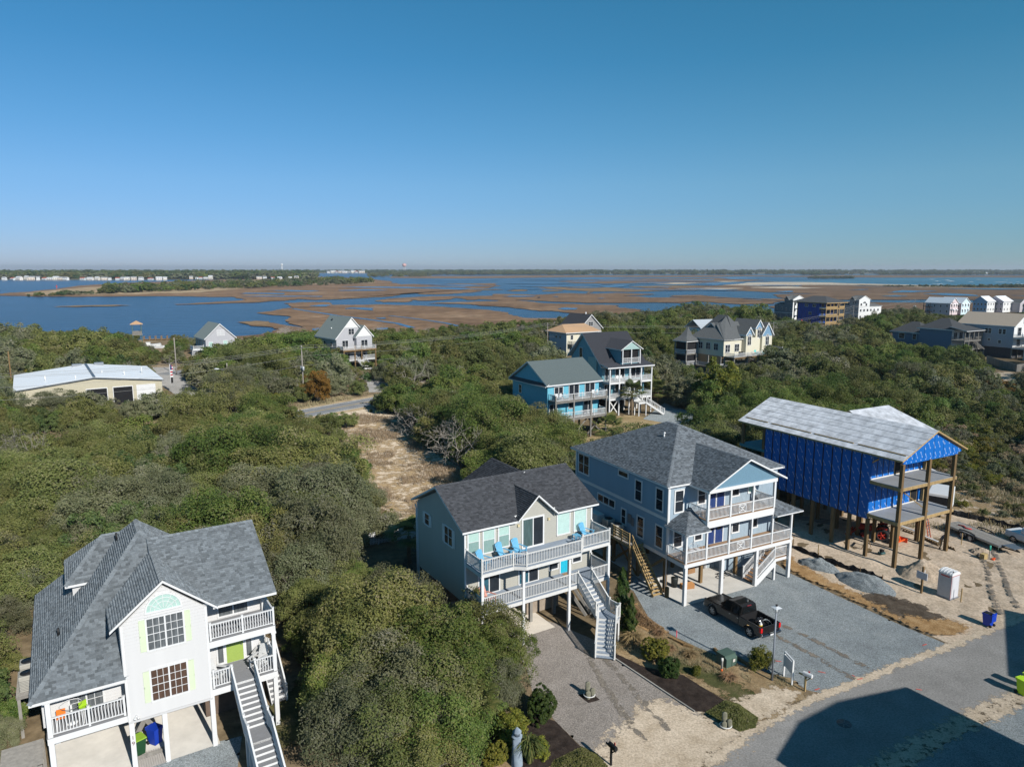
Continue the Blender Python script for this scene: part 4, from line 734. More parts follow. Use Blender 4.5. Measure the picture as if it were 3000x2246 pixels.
MB().extr([(2.2, -.02, 9.28), (9.9, -.02, 9.28), (gx, -.02, 11.2)], (0, .15, 0)).build('gable', GAB, h3)
trimbox(h3, 2.0, 9.55, -.12, .12, 9.0, 9.28); trimbox(h3, 2.0, 2.18, .12, 2.3, 9.0, 9.28); trimbox(h3, 9.37, 9.55, .12, 2.3, 9.0, 9.28); m = MB().box(2.2, 9.4, .1, 2.3, 9.2, 9.26).build('porch_ceiling', WHITE, h3)
m = MB().tube([(4.2, 8.2, 11.4), (4.2, 8.2, 12.0)], .06).tube([(4.15, 8.2, 11.95), (4.28, 8.2, 12.02)], .09).build('vent_pipe', WHITE, h3)
# corner porch roofs
roof_plane(h3, [(-.42, 2.32, 6.05), (-.42, -.42, 6.05), (2.12, 2.1, 7.2), (2.12, 2.32, 7.2)], SH3, thick=.1); roof_plane(h3, [(-.42, -.42, 6.05), (2.12, -.42, 6.05), (2.12, 2.1, 7.2)], SH3, thick=.1); caps(h3, (-.42, -.42, 6.05), (2.12, 2.1, 7.2), SH3)
roof_plane(h3, [(9.45, -.42, 6.05), (12.6, -.42, 6.05), (10.2, 2.1, 7.2), (9.45, 2.1, 7.2)], SH3, thick=.1); roof_plane(h3, [(12.6, -.42, 6.05), (12.6, 3.2, 6.05), (10.2, 3.2, 7.2), (10.2, 2.1, 7.2)], SH3, thick=.1)
trimbox(h3, -.1, 2.1, -.1, .1, 5.78, 5.95); trimbox(h3, -.1, .1, .1, 2.3, 5.78, 5.95); trimbox(h3, 9.5, 12.0, -.1, .1, 5.78, 5.95)
# decks
deck(h3, -.15, 11.85, 0, 2.3, 3.5, BRND, WHITE, .36); deck(h3, 2.05, 9.5, 0, 2.3, 6.7, BRND, WHITE, .62); deck(h3, 11.85-.02, 12.3, .3, 6, 3.5, BRND, WHITE, .3)
def r3(a, b, z, **k): return railing(h3, (*a, z), (*b, z), .92, WHITE, **k)
for p, q in (((0, 2.2), (0, .06)), ((0, .06), (2.1, .06)), ((2.1, .06), (4.5, .06)), ((4.5, .06), (7.0, .06)), ((7.0, .06), (9.4, .06)), ((9.4, .06), (11.7, .06)), ((11.75, .06), (11.75, 2.2))): r3(p, q, 3.52, post=(False, False))
for p, q in (((2.12, 2.2), (2.12, .06)), ((2.12, .06), (4.5, .06)), ((4.5, .06), (7.0, .06)), ((7.0, .06), (9.42, .06)), ((9.42, .06), (9.42, 2.2))): r3(p, q, 6.72, post=(False, False))
for x in (4.5, 7.0): post(h3, x, .06, 3.5, 6.1, .15, WHITE, 'column'); post(h3, x, .06, 6.7, 9.0, .15, WHITE, 'column')
for x in (2.1, 9.42): post(h3, x, .06, 3.5, 6.1, .15, WHITE, 'column'); post(h3, x, .06, 6.7, 9.0, .18, WHITE, 'column')
for x in (0, 11.7): post(h3, x, .06, 3.5, 5.8, .16, WHITE, 'column')
for z in (3.62, 6.82):
    m = MB(); m.box(5.4, 6.2, .0, .03, z, z+.05); m.box(5.4, 6.2, .0, .03, z+.65, z+.7); m.box(5.4, 5.46, .0, .03, z+.05, z+.65); m.box(6.14, 6.2, .0, .03, z+.05, z+.65); m.bar((5.46, .015, z+.06), (6.14, .015, z+.64), .03, .05); m.bar((5.46, .018, z+.64), (6.14, .018, z+.06), .03, .05); m.box(5.6, 6.0, -.01, .035, z+.2, z+.24); m.box(5.6, 6.0, -.01, .035, z+.46, z+.5); m.build('railing_panel', WHITE, h3)
# windows and doors
for a, z, ww, hh, k in ((1.0, 7.0, .8, 1.75, 'hung'), (3.4, 7.35, .7, 1.4, 'hung'), (7.2, 7.45, .75, 1.2, 'hung'), (9.1, 7.5, .7, 1.2, 'single'), (1.0, 4.0, .8, 1.65, 'hung'), (3.2, 4.2, .7, 1.4, 'hung'), (7.4, 4.15, .7, 1.4, 'hung'), (9.6, 4.2, .7, 1.4, 'hung')): window(h3, 'F', a, 2.255, z, ww, hh, k, GLASS if a != 9.1 else M('green_shade', (.25, .42, .33), .3, .1), trim=.12)
for z in (6.75, 3.55):
    for x in (4.35, 5.3): d_ = door(h3, 'F', x+.2, 2.255, z, .82, 2.05, NAVY, lite=True)
for y, z, ww, hh, k in ((14.6, 7.2, 1.7, 1.75, 'pair'), (8.3, 8.55, 1.3, .38, 'single'), (6.1, 7.0, .8, 1.7, 'hung'), (3.3, 7.0, .8, 1.75, 'hung'), (10.8, 5.25, 2.6, .62, 'triple'), (8.1, 4.25, .55, 1.3, 'hung'), (5.7, 3.85, .8, 1.75, 'hung'), (3.2, 3.85, .8, 1.75, 'hung')): window(h3, 'L', y, -.14, z, ww, hh, k, trim=.12)
# equipment platform with wooden steps
PL = [(-1.7, -.15, 5.6, 12.3)]
deck(h3, -1.6, -.16, 5.2, 12.4, 3.5, WOODG, WOODN, .25, name='equipment_platform'); m = MB()
for zz in (3.75, 4.0, 4.25, 4.45): m.bar((-1.58, 5.3, zz), (-1.58, 7.6, zz), .04, .12)
for yy in (5.3, 6.4, 7.6): m.box(-1.62, -1.54, yy-.05, yy+.05, 3.3, 4.55)
m.build('plank_guard', WOODN, h3)
stair(h3, (-.9, 5.2, 3.5), (0, -1), 15, .9, 3.5/16, .2, WOODN, WOODN, closed=False, sh=.26); m = MB()
for s_ in (-1.4, ):
    m.bar((s_, 5.2, 4.4), (s_, 2.2, 1.1), .05, .09); m.bar((s_, 5.2, 3.95), (s_, 2.2, .65), .05, .09)
    for t in (.05, .5, .95): m.bar((s_, 5.2-3.0*t, 3.4-3.3*t), (s_, 5.2-3.0*t, 4.45-3.3*t), .08, .08)
m.build('hand_rail', WOODN, h3)
# underneath: piles, cross braces, slab, store room, stair
for x, y in ((0, .05), (3.85, .05), (7.73, .05), (11.66, .05)): post(h3, x, y, 0, 3.2, .26, WHITE)
for x in (.1, 4.0, 8.0, 12.0):
    for y in (2.6, 6.2, 9.8, 13.4, 15.8): post(h3, x, y, 0, 3.2, .26, WOODB, 'pile')
post(h3, -1.5, 5.3, 0, 3.3, .2, WOODB, 'pile'); post(h3, -1.5, 9, 0, 3.3, .2, WOODB, 'pile'); post(h3, -1.5, 12.2, 0, 3.3, .2, WOODB, 'pile'); post(h3, -.3, 1.8, 0, .9, .24, WOODB, 'pile')
m = MB()
for ya, yb in ((2.6, 6.2), (6.2, 9.8), (9.8, 13.4)): m.bar((-.08, ya, .2), (-.08, yb, 3.0), .06, .22); m.bar((-.02, ya, 3.0), (-.02, yb, .2), .06, .22)
m.build('cross_brace', WOODB, h3)
flat('carport_slab', [(-.15, -.1), (7.9, -.1), (7.9, 13), (-.15, 13)], CONC, .05, parent=h3)
wallbox(h3, 6.3, 7.4, 4.6, 9, .06, 3.15, WHITE2); w = wallbox(h3, 7.4, 11.9, 3.4, 9, .06, 3.15, W3S); door(h3, 'F', 6.85, 4.56, .1, .8, 1.95, M('grey_panel_door', (.33, .38, .4), .6, .05)); trimbox(h3, 7.34, 7.46, 3.34, 3.42, .06, 3.1)
# front stair descending to the left behind the front posts
n = 14; rs = 3.5/15
deck(h3, 10.1, 11.7, .15, 1.5, 1.95, BRND, WHITE, .3, name='landing')
stair(h3, (10.1, .82, 1.95), (-1, 0), 8, 1.1, 1.95/9, .3, PINK, WHITE); stair(h3, (11.0, 1.5, 3.45), (0, -1), 1, 1.2, .2, .27, PINK, WHITE)
for yy in (.22, 1.42): railing(h3, (10.1, yy, 1.97), (7.75, yy, .25), .92, WHITE, post=(True, True))
railing(h3, (10.1, .2, 1.97), (11.7, .2, 1.97), .92, WHITE, post=(False, True)); railing(h3, (11.7, .2, 1.97), (11.7, 1.5, 1.97), .92, WHITE, post=(False, False)); railing(h3, (10.1, 1.5, 1.97), (11.6, 1.5, 1.97), .92, WHITE, post=(True, False)); MB().bar((10.1, .1, 1.62), (7.7, .1, -.02), .06, .5).build('stringer', WHITE, h3)
post(h3, 10.1, .2, 0, 1.9, .18, WHITE)
for ch, z in (('2', 2.3), ('0', 2.08), ('1', 1.86)): link('house_number', text_mesh(ch, .22, METALG), h3, (7.73, -.09, z), rot=(math.pi/2, 0, 0))
# ================================================================== BLUE HOUSE UNDER CONSTRUCTION
P4 = (34.32, 60.44); T4 = 28.0
def wrap_mat():
    m = bpy.data.materials.new('blue_sheathing'); m.use_nodes = True; t = m.node_tree; b = t.nodes['Principled BSDF']; b.inputs['Roughness'].default_value = .6; b.inputs['Specular IOR Level'].default_value = .25
    tc = nn(t, 'TexCoord'); sx = nn(t, 'SeparateXYZ'); t.links.new(tc.outputs['Object'], sx.inputs[0])
    def mth(op, *a):
        n = nn(t, 'Math'); n.operation = op
        for i, v in enumerate(a):
            if hasattr(v, 'is_output'): t.links.new(v, n.inputs[i])
            else: n.inputs[i].default_value = v
        return n.outputs[0]
    X, Z = sx.outputs[0], sx.outputs[2]; oi = nn(t, 'ObjectInfo'); Z = mth('ADD', Z, mth('MULTIPLY', oi.outputs['Random'], .35))
    # printed marks: slanted bars in staggered rows
    r = mth('FLOOR', mth('DIVIDE', Z, .95)); xs = mth('ADD', mth('DIVIDE', X, .70), mth('MULTIPLY', mth('MODULO', r, 2.0), .5))
    u = mth('MULTIPLY', mth('SUBTRACT', mth('FRACT', xs), .5), .70); v = mth('MULTIPLY', mth('SUBTRACT', mth('FRACT', mth('DIVIDE', Z, .95)), .5), .95)
    p = mth('ADD', mth('MULTIPLY', u, .5), mth('MULTIPLY', v, -.866)); q = mth('ADD', mth('MULTIPLY', u, .866), mth('MULTIPLY', v, .5))
    bar = mth('MULTIPLY', mth('LESS_THAN', mth('ABSOLUTE', p), .27), mth('LESS_THAN', mth('ABSOLUTE', q), .034))
    kn = mth('LESS_THAN', mth('ADD', mth('POWER', mth('SUBTRACT', mth('ABSOLUTE', p), .27), 2.0), mth('POWER', q, 2.0)), .0045); br = mth('MAXIMUM', bar, kn)
    gap = mth('GREATER_THAN', mth('ABSOLUTE', mth('SUBTRACT', p, .06)), .025); br = mth('MULTIPLY', br, gap)
    mx = nn(t, 'MixRGB'); mx.inputs[1].default_value = (.004, .118, .43, 1); mx.inputs[2].default_value = (.45, .55, .68, 1); f_ = mth('MULTIPLY', br, .55); t.links.new(f_, mx.inputs[0]); t.links.new(mx.outputs[0], b.inputs['Base Color']); return m
WRAP = wrap_mat(); TAPE = M('black_seam_tape', (.006, .008, .02), .6, .2); FELT = ground_mat('roof_underlay', [(.48, .495, .52), (.53, .545, .57), (.56, .575, .60)], .8, 1.2, .1, 20, rough=.8); SUBF = M('grey_subfloor', (.30, .31, .32), .6, .12, 1)
h4 = empty('unfinished_house', **place(P4, T4), label='unfinished house wrapped in blue sheathing on timber piles with grey underlay roof', cat='house')
MB().box(.06, 8.0, 2.96, 15.3, 3.75, 9.95).build('frame_core', M('raw_stud', (.3, .2, .1), .9, .2), h4)
n = 12; pw = (15.4-2.9)/n
pm = shared('wrapL', lambda: MB().box(-pw/2+.022, pw/2-.022, -.03, 0, 0, 6.35).mesh('sheathing_panel', WRAP)); tm = shared('tape', lambda: MB().box(-.065, .065, -.036, -.005, 0, 6.35).mesh('seam_tape', TAPE))
for k in range(n):
    link('sheathing_panel', pm, h4, (.05, 2.9+pw*(k+.5), 3.66), -math.pi/2)
    if k: link('seam_tape', tm, h4, (.05, 2.9+pw*k, 3.66), -math.pi/2)
def panels(x0, x1, z0, z1, y, n):
    w_ = (x1-x0)/n
    for k in range(n):
        link('sheathing_panel', shared(('wp', round(w_, 3), z1-z0), lambda: MB().box(-w_/2+.02, w_/2-.02, -.03, 0, 0, z1-z0).mesh('sheathing_panel', WRAP)), h4, (x0+w_*(k+.5), y, z0))
        if k: link('seam_tape', shared(('tp', z1-z0), lambda: MB().box(-.05, .05, -.036, -.005, 0, z1-z0).mesh('seam_tape', TAPE)), h4, (x0+w_*k, y, z0))
panels(.05, 3.4, 7.5, 9.95, 2.93, 4); panels(4.7, 8.0, 7.5, 9.95, 2.93, 4); panels(.05, 6.2, 4.35, 7.15, 2.93, 7); panels(7.2, 8.0, 4.35, 7.15, 2.93, 1)
for x0, x1, z0, z1 in ((3.4, 4.7, 7.5, 9.7), (6.2, 7.2, 4.35, 6.6)):
    MB().box(x0, x1, 2.90, 2.95, z0, z1).build('doorway', DARK, h4); m = MB(); m.box(x0-.04, x0+.02, 2.86, 2.96, z0, z1); m.box(x1-.02, x1+.04, 2.86, 2.96, z0, z1); m.box(x0, x1, 2.86, 2.96, z0, z0+.06); m.build('door_frame', WOODN, h4)
# gable front above the upper deck
gz_, ge_ = 12.22, 10.05
for k in range(6):
    xa, xb = .15+k*1.43+.02, .15+(k+1)*1.43-.02; zt = lambda x: ge_+(gz_-ge_)*(1-abs(x-4.44)/4.44)-.16
    P = [(xa, 9.75), (xb, 9.75), (xb, max(9.8, zt(xb)))]+([(4.44, zt(4.44))] if xa < 4.44 < xb else [])+[(xa, max(9.8, zt(xa)))]
    m = MB(); m.extr([(x-(xa+xb)/2, 0, z-9.75) for x, z in P], (0, .05, 0)); link('sheathing_panel', m.mesh('sheathing_panel', WRAP), h4, ((xa+xb)/2, -.02, 9.75))
MB().extr([(.2, .06, 9.8), (8.7, .06, 9.8), (4.44, .06, 11.95)], (0, .05, 0)).build('gable', TAPE, h4)
MB().box(.1, 8.2, -.05, .08, 9.55, 9.76).build('beam', WRAP, h4)
roof_plane(h4, [(-.42, 18.95, 10.02), (-.42, -.3, 10.02), (4.44, -.3, 12.25), (4.44, 18.95, 12.25)], FELT, FELT, tabs=False, thick=.16, fascia=WOODN)
roof_plane(h4, [(9.3, -.3, 10.02), (9.3, 18.95, 10.02), (4.44, 18.95, 12.25), (4.44, -.3, 12.25)], FELT, FELT, tabs=False, thick=.16, fascia=WOODN)
m = MB(); sl_ = (12.25-10.02)/4.86
for k in range(1, 6): xx = -.42+k*.84; m.box(xx, xx+.02, -.3, 18.95, 10.03+(xx+.42)*sl_, 10.045+(xx+.42)*sl_)
m.build('underlay_lap', M('felt_line', (.2, .21, .23), .8, .1), h4)
m = MB()
for a, b in ((-.1, 4.6), (5.1, 9.5), (9.9, 14.9), (15.4, 18.4)): m.box(.25, .33, a, b, 10.34, 10.42)
m.build('toe_board', WOODN, h4)
roof_plane(h4, [(6, 5.6, 10.02), (14.2, 5.6, 10.02), (12.4, 10.0, 12.1), (6, 10.0, 12.1)], FELT, FELT, tabs=False, fascia=WOODN); roof_plane(h4, [(14.2, 14.4, 10.02), (6, 14.4, 10.02), (6, 10.0, 12.1), (12.4, 10.0, 12.1)], FELT, FELT, tabs=False, fascia=WOODN); roof_plane(h4, [(14.2, 5.6, 10.02), (14.2, 14.4, 10.02), (12.4, 10, 12.1)], FELT, FELT, tabs=False, fascia=WOODN)
MB().box(8.0, 13.8, 6.0, 14.0, 3.75, 9.95).build('frame_core', WRAP, h4)
roof_plane(h4, [(7.9, 1.7, 6.95), (9.4, 1.7, 6.95), (9.4, 4.0, 7.5), (7.9, 4.0, 7.5)], FELT, FELT, tabs=False, fascia=WOODN)
for z in (4.28, 7.44):
    m = MB(); m.box(-.08, 8.3, -.12, .06, z-.32, z-.02, 1); m.box(-.08, .1, .06, 2.9, z-.32, z-.02, 1); m.box(8.1, 8.3, .06, 2.9, z-.32, z-.02, 1); m.box(-.06, 8.28, -.1, 2.9, z-.019, z, 0); m.box(.1, 8.1, 2.86, 2.9, z, z+.1, 2)
    for k in range(1, 18): m.box(.1+k*.45, .14+k*.45, .06, 2.86, z-.3, z-.05, 1)
    m.build('deck_frame', [SUBF, WOODN, WHITE2], h4)
    m = MB(); m.box(-.05, 8.2, 15.4, 18.9, z-.3 if z > 5 else z-.3, z); m.build('deck_frame', [M('teal_board', (.05, .2, .24), .7, .1) if z > 5 else WOODN], h4)
for x in (0.1, 3.97, 7.83): post(h4, x, 0, 0, 9.6, .3, WOODB, 'pile')
post(h4, 7.9, 2.7, 0, 9.6, .26, WOODN, 'pile')
for x in (.1, 3.97, 7.85):
    for y in (2.89, 4.79, 6.57, 8.94, 11.3, 13.4, 15.2): post(h4, x, y, 0, 3.7, .28, WOODB, 'pile')
    if x != 3.97: post(h4, x, 18.6, 0, 10.0, .28, WOODB, 'pile')
post(h4, .1, 15.6, 0, 10.0, .28, WOODB, 'pile')
for x in (10, 13.6):
    for y in (6.2, 10, 13.8): post(h4, x, y, 0, 3.8, .28, WOODB, 'pile')
MB().bar((5.2, .4, 4.3), (3.6, 2.8, 6.4), .05, .09).build('brace', WOODN, h4); MB().bar((.05, 2.85, 9.1), (.95, 2.85, 9.3), .03, .14).build('brace', WOODN, h4)
# ================================================================== MID-DISTANCE HOUSES
def simple_roof(par, x0, x1, y0, y1, ze, zr, axis, shm, oh=.45, fascia=None, hip=0.0, thick=.2, mat2=None):
    """gable (or hip) roof over a box; axis 'x' means the ridge runs along x"""
    if axis == 'x':
        ym = (y0+y1)/2; a, b = x0-oh, x1+oh; c, d = y0-oh, y1+oh
        roof_plane(par, [(a, c, ze), (b, c, ze), (b-hip, ym, zr), (a+hip, ym, zr)], shm, tabs=False, thick=thick, fascia=fascia); roof_plane(par, [(b, d, ze), (a, d, ze), (a+hip, ym, zr), (b-hip, ym, zr)], shm, tabs=False, thick=thick, fascia=fascia)
        if hip: roof_plane(par, [(a, d, ze), (a, c, ze), (a+hip, ym, zr)], shm, tabs=False, thick=thick, fascia=fascia); roof_plane(par, [(b, c, ze), (b, d, ze), (b-hip, ym, zr)], shm, tabs=False, thick=thick, fascia=fascia)
    else:
        xm = (x0+x1)/2; a, b = y0-oh, y1+oh; c, d = x0-oh, x1+oh
        roof_plane(par, [(c, b, ze), (c, a, ze), (xm, a+hip, zr), (xm, b-hip, zr)], shm, tabs=False, thick=thick, fascia=fascia); roof_plane(par, [(d, a, ze), (d, b, ze), (xm, b-hip, zr), (xm, a+hip, zr)], shm, tabs=False, thick=thick, fascia=fascia)
        if hip: roof_plane(par, [(c, a, ze), (d, a, ze), (xm, a+hip, zr)], shm, tabs=False, thick=thick, fascia=fascia); roof_plane(par, [(d, b, ze), (c, b, ze), (xm, b-hip, zr)], shm, tabs=False, thick=thick, fascia=fascia)
def gables(par, x0, x1, y0, y1, ze, zr, axis, mat):
    m = MB()
    if axis == 'x':
        ym = (y0+y1)/2
        for x in (x0, x1): m.extr([(x-.04, y0, ze), (x-.04, y1, ze), (x-.04, ym, zr)], (.08, 0, 0))
    else:
        xm = (x0+x1)/2
        for y in (y0, y1): m.extr([(x0, y-.04, ze), (x1, y-.04, ze), (xm, y-.04, zr)], (0, .08, 0))
    return m.build('gable', mat, par)
def RL(par, pts, z, mat=None, h=1.0):
    for a, b in zip(pts[:-1], pts[1:]): railing(par, (*a, z), (*b, z), h, mat, sp=.22, each=False, post=(False, True), bw=.06, cap=.12)
SHG = M('grey_green_shingle', (.11, .135, .135), .95, .14, 6, spec=.1); SHD = M('black_shingle', (.05, .052, .06), .95, .2, 6, spec=.1); SHT = M('tan_shingle', (.42, .27, .16), .95, .12, 6, spec=.1); SHM = M('mottled_grey_shingle', (.125, .13, .13), .95, .35, 7, spec=.1); SHK = M('dark_grey_shingle', (.075, .078, .082), .95, .18, 6, spec=.1)
TURQ = M('turquoise_siding', (.12, .39, .50), .6, .05, 2); TEALS = M('teal_siding', (.13, .30, .36), .6, .05, 2); SAGE = M('sage_siding', (.30, .42, .40), .6, .05, 2); CREAM = M('cream_siding', (.60, .56, .44), .6, .05, 2); GREYS = M('light_grey_siding', (.40, .40, .415), .6, .04, 2); DGREY = M('mid_grey_siding', (.25, .245, .24), .6, .05, 2); BLUES = M('steel_blue_siding', (.10, .17, .25), .6, .05, 2); WHITES = M('white_siding', (.66, .66, .64), .6, .04, 2); LAVG = M('mauve_grey_siding', (.42, .39, .41), .6, .04, 2); PINKS = M('pale_pink_siding', (.62, .52, .52), .6, .04, 2); AQUA = M('pale_aqua_siding', (.55, .68, .72), .6, .04, 2)
# turquoise house -------------------------------------------------
h = empty('house', loc=(12.6, 111.3, 0), rz=math.radians(32), label='bright turquoise house with green-grey gable roof and weathered deck posts', cat='house')
wallbox(h, -7.2, 3.0, 1.8, 12.0, 3.0, 8.6, TURQ)
gables(h, -7.2, 3.0, 1.8, 12.0, 8.6, 11.6, 'x', TURQ); simple_roof(h, -7.2, 3.0, 1.8, 12.0, 8.7, 11.9, 'x', SHG, .5)
roof_plane(h, [(-7.9, 12.3, 8.45), (-7.9, 1.4, 8.45), (-7.15, 1.4, 8.95), (-7.15, 12.3, 8.95)], SHK, tabs=False, thick=.1)
deck(h, -7.0, 3.2, -.1, 1.8, 3.4, WOODG, WOODG, .35); deck(h, -7.0, 3.2, -.1, 1.8, 6.3, WOODG, WOODG, .35)
for z in (3.4, 6.3): RL(h, [(-6.95, 1.7), (-6.95, 0), (-4.4, 0), (-1.8, 0), (.7, 0), (3.15, 0), (3.15, 1.7)], z)
for x in (-6.9, -3.4, 0, 3.1):
    post(h, x, 0, 0, 7.2, .22, WOODG); 
    for y in (3, 7, 11): post(h, x, y, 0, 3, .25, WOODG)
window(h, 'F', -5.1, 1.76, 7.0, 1.6, 1.2, 'slider'); window(h, 'F', -2.1, 1.76, 6.35, 1.9, 2.0, 'slider'); window(h, 'F', 1.1, 1.76, 6.35, 1.9, 2.0, 'slider'); window(h, 'F', -6.1, 1.76, 3.5, 1.4, 2.0, 'slider'); window(h, 'F', -2.6, 1.76, 4.6, .9, .9, 'single'); window(h, 'F', .8, 1.76, 3.5, 1.7, 2.0, 'slider')
window(h, 'L', 9.6, -7.24, 6.4, .7, 1.3, 'hung'); MB().bar((-3, .8, .2), (0, .8, 3), .1, .2).bar((0, .8, .2), (3, .8, 3), .1, .2).bar((0, .85, 3), (3, .85, .2), .1, .2).build('brace', WOODG, h); wallbox(h, -6, -3.5, 4, 9, 0, 3, TURQ)
def patio_set(P, th, u0, v0, z, label, mat, n=4):
    for k in range(n):
        q = house_pt(P, th, u0+k*.9, v0, z); m = MB(); m.box(-.28, .28, -.25, .25, .4, .46); m.box(-.28, .28, .2, .26, .46, 1.0)
        for a in (-.24, .24):
            for b in (-.2, .2): m.box(a-.03, a+.03, b-.03, b+.03, 0, .4)
        o = m.build('deck_chair', mat, None, q, math.radians(th+k*25)); tag(o, label, 'chair', label+' set')
patio_set((12.6, 111.3), 32, -6.0, .9, 6.33, 'white plastic chair on the upper deck of the turquoise house', WHITE, 3); patio_set((12.6, 111.3), 32, 1.3, .9, 6.33, 'white plastic dining chair beside the turquoise house sliding doors', WHITE, 2)
# tall teal house ---------------------------------------------------
T6 = 27; P6 = (19.6, 127.8)
h = empty('house', loc=(*P6, 0), rz=math.radians(T6), label='tall teal house with black roof, screened dormer and long white front stair', cat='house')
wallbox(h, -2.4, 7.2, 2.2, 13, 3.0, 9.2, TEALS); m = MB().extr([(-2.45, 2.2, 9.2), (-2.45, 13, 9.2), (-2.45, 8.4, 14.2)], (9.6, 0, 0)).build('gable', TEALS, h)
wallbox(h, -2.7, -2.35, 3.6, 6.4, 3.0, 10.4, SAGE, 'chimney_bay')
roof_plane(h, [(-2.9, 1.7, 8.95), (7.6, 1.7, 8.95), (7.6, 8.4, 14.6), (-2.9, 8.4, 14.6)], SHD, tabs=False, thick=.25); roof_plane(h, [(7.6, 13.6, 9.9), (-2.9, 13.6, 9.9), (-2.9, 8.4, 14.6), (7.6, 8.4, 14.6)], SHD, tabs=False, thick=.25)
roof_plane(h, [(-2.9, -.5, 9.0), (7.6, -.5, 9.0), (7.6, 2.0, 9.5), (-2.9, 2.0, 9.5)], SHD, tabs=False, thick=.2)
MB().box(.9, 4.9, 1.0, 7, 9.3, 12.0).build('dormer_wall', TEALS, h); roof_plane(h, [(.4, 8, 12.0), (.4, .2, 12.0), (2.9, .2, 13.6), (2.9, 8, 13.6)], SHD, tabs=False); roof_plane(h, [(5.4, .2, 12.0), (5.4, 8, 12.0), (2.9, 8, 13.6), (2.9, .2, 13.6)], SHD, tabs=False)
MB().extr([(.9, .45, 12.0), (4.9, .45, 12.0), (2.9, .45, 13.3)], (0, .1, 0)).build('gable', SAGE, h); MB().box(.95, 4.85, .98, 1.02, 9.5, 11.9).build('screen', DARK, h)
for x in (.95, 2.9, 4.85): post(h, x, .5, 9.3, 12.0, .16, WHITE)
RL(h, [(.95, 1.0), (.95, .5), (2.9, .5), (4.85, .5), (4.85, 1.0)], 9.45)
for z in (3.2, 6.2): deck(h, -2.2, 7.4, 0, 2.2, z, WHITE2, WHITE, .35)
for zz, pts in ((6.22, [(-2.1, 2.1), (-2.1, .05), (0, .05), (2.3, .05), (4.9, .05), (7.3, .05), (7.3, 2.1)]), (3.22, [(-2.1, 2.1), (-2.1, .05), (0, .05), (2.3, .05)]), (3.22, [(4.9, .05), (7.3, .05), (7.3, 2.1)])):
    for a, b in zip(pts[:-1], pts[1:]):
        m = MB()
        for k in range(5): m.bar((*a, zz+.15+.19*k), (*b, zz+.15+.19*k), .05, .07)
        m.build('railing', WHITE, h)
for x in (-2.1, 0, 2.3, 4.9, 7.3): post(h, x, .05, 0, 9.0, .2, WHITE)
for a, ww, z, k in ((-1.2, 1.2, 3.4, 'slider'), (1.4, 1.6, 3.4, 'slider'), (5.0, 1.8, 3.4, 'slider'), (-1.0, 1.4, 6.4, 'slider'), (1.6, 2.0, 6.4, 'slider'), (5.2, 2.0, 6.4, 'slider')): window(h, 'F', a, 2.16, z, ww, 2.1, k)
door(h, 'F', 3.1, 2.16, 3.25, .9, 2.0, WHITE)
window(h, 'L', 9.2, -2.5, 9.8, 1.0, 1.9, 'single'); window(h, 'L', 8, -2.5, 6.2, .9, 1.5, 'hung'); window(h, 'L', 4.9, -2.74, 4.0, 1.2, 2.4, 'single')
stair(h, (3.6, -.05, 3.2), (0, -1), 3, 1.8, .2, .3, WHITE, WHITE); deck(h, 2.7, 4.5, -2.4, -.95, 2.55, WHITE2, WHITE, .3); stair(h, (4.5, -1.7, 2.55), (.96, -.28), 11, 1.6, .21, .32, WHITE, WHITE)
for s_ in (-.85, .85): railing(h, (4.5+.24*s_, -1.7+.96*s_, 2.55), (4.5+3.4+.24*s_, -1.7-1.0+.96*s_, .2), 1.0, sp=.3, each=False)
for s_ in (2.7, 4.5): railing(h, (s_, -.05, 3.2), (s_, -.95, 2.6), 1.0, sp=.3, each=False)
for q in ((2.8, -1), (4.4, -2.3), (2.8, -2.3)): post(h, *q, 0, 2.4, .16, WHITE)
for x in (-2, 1, 4, 7):
    for y in (4, 8, 12): post(h, x, y, 0, 3.0, .25, WHITE2)
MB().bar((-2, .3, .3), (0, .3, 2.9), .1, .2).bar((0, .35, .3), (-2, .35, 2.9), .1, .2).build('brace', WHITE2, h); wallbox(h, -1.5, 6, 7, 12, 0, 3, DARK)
patio_set(P6, T6, .3, .9, 6.25, 'white chair at the middle porch table of the teal house', WHITE, 4); patio_set(P6, T6, 1.8, .9, 9.5, 'white chair in the screened dormer of the teal house', WHITE, 2)
# cream house with tan roof -----------------------------------------
h = empty('house', loc=(16.8, 217.5, 0), rz=math.radians(33), label='cream house with tan roof, blue side wall and small deck', cat='house')
wallbox(h, 0, 12, 0, 9, 0, 7.2, CREAM); simple_roof(h, 0, 12, 0, 9, 7.2, 9.4, 'x', SHT, 1.0, hip=2.6); MB().extr([(1.6, 4.5, 9.1), (1.6, 2.6, 8.2), (1.6, 6.4, 8.2)], (.3, 0, 0)).build('gable', BLUES, h); wallbox(h, -.06, 0, 0, 9, 0, 7.1, M('pale_blue_siding', (.35, .42, .5), .6, .05), 'side_wall')
deck(h, .5, 8, -2, 0, 3.6, WOODG, WOODG, .3); RL(h, [(.5, -.1), (.5, -2), (4, -2), (8, -2), (8, -.1)], 3.6, WOODG)
for x in (.7, 4, 7.8): post(h, x, -1.9, 0, 3.6, .2, WOODG)
for a, z in ((2, 5), (5.5, 5), (9, 5), (1.5, 1.0)): window(h, 'F', a, -.04, z, .9, 1.3, 'hung')
window(h, 'L', 3.2, -.1, 5.2, .7, .8, 'hung'); window(h, 'L', 5.2, -.1, 5.2, .7, .8, 'hung'); window(h, 'L', 3, -.1, 1.5, .6, .9, 'hung')
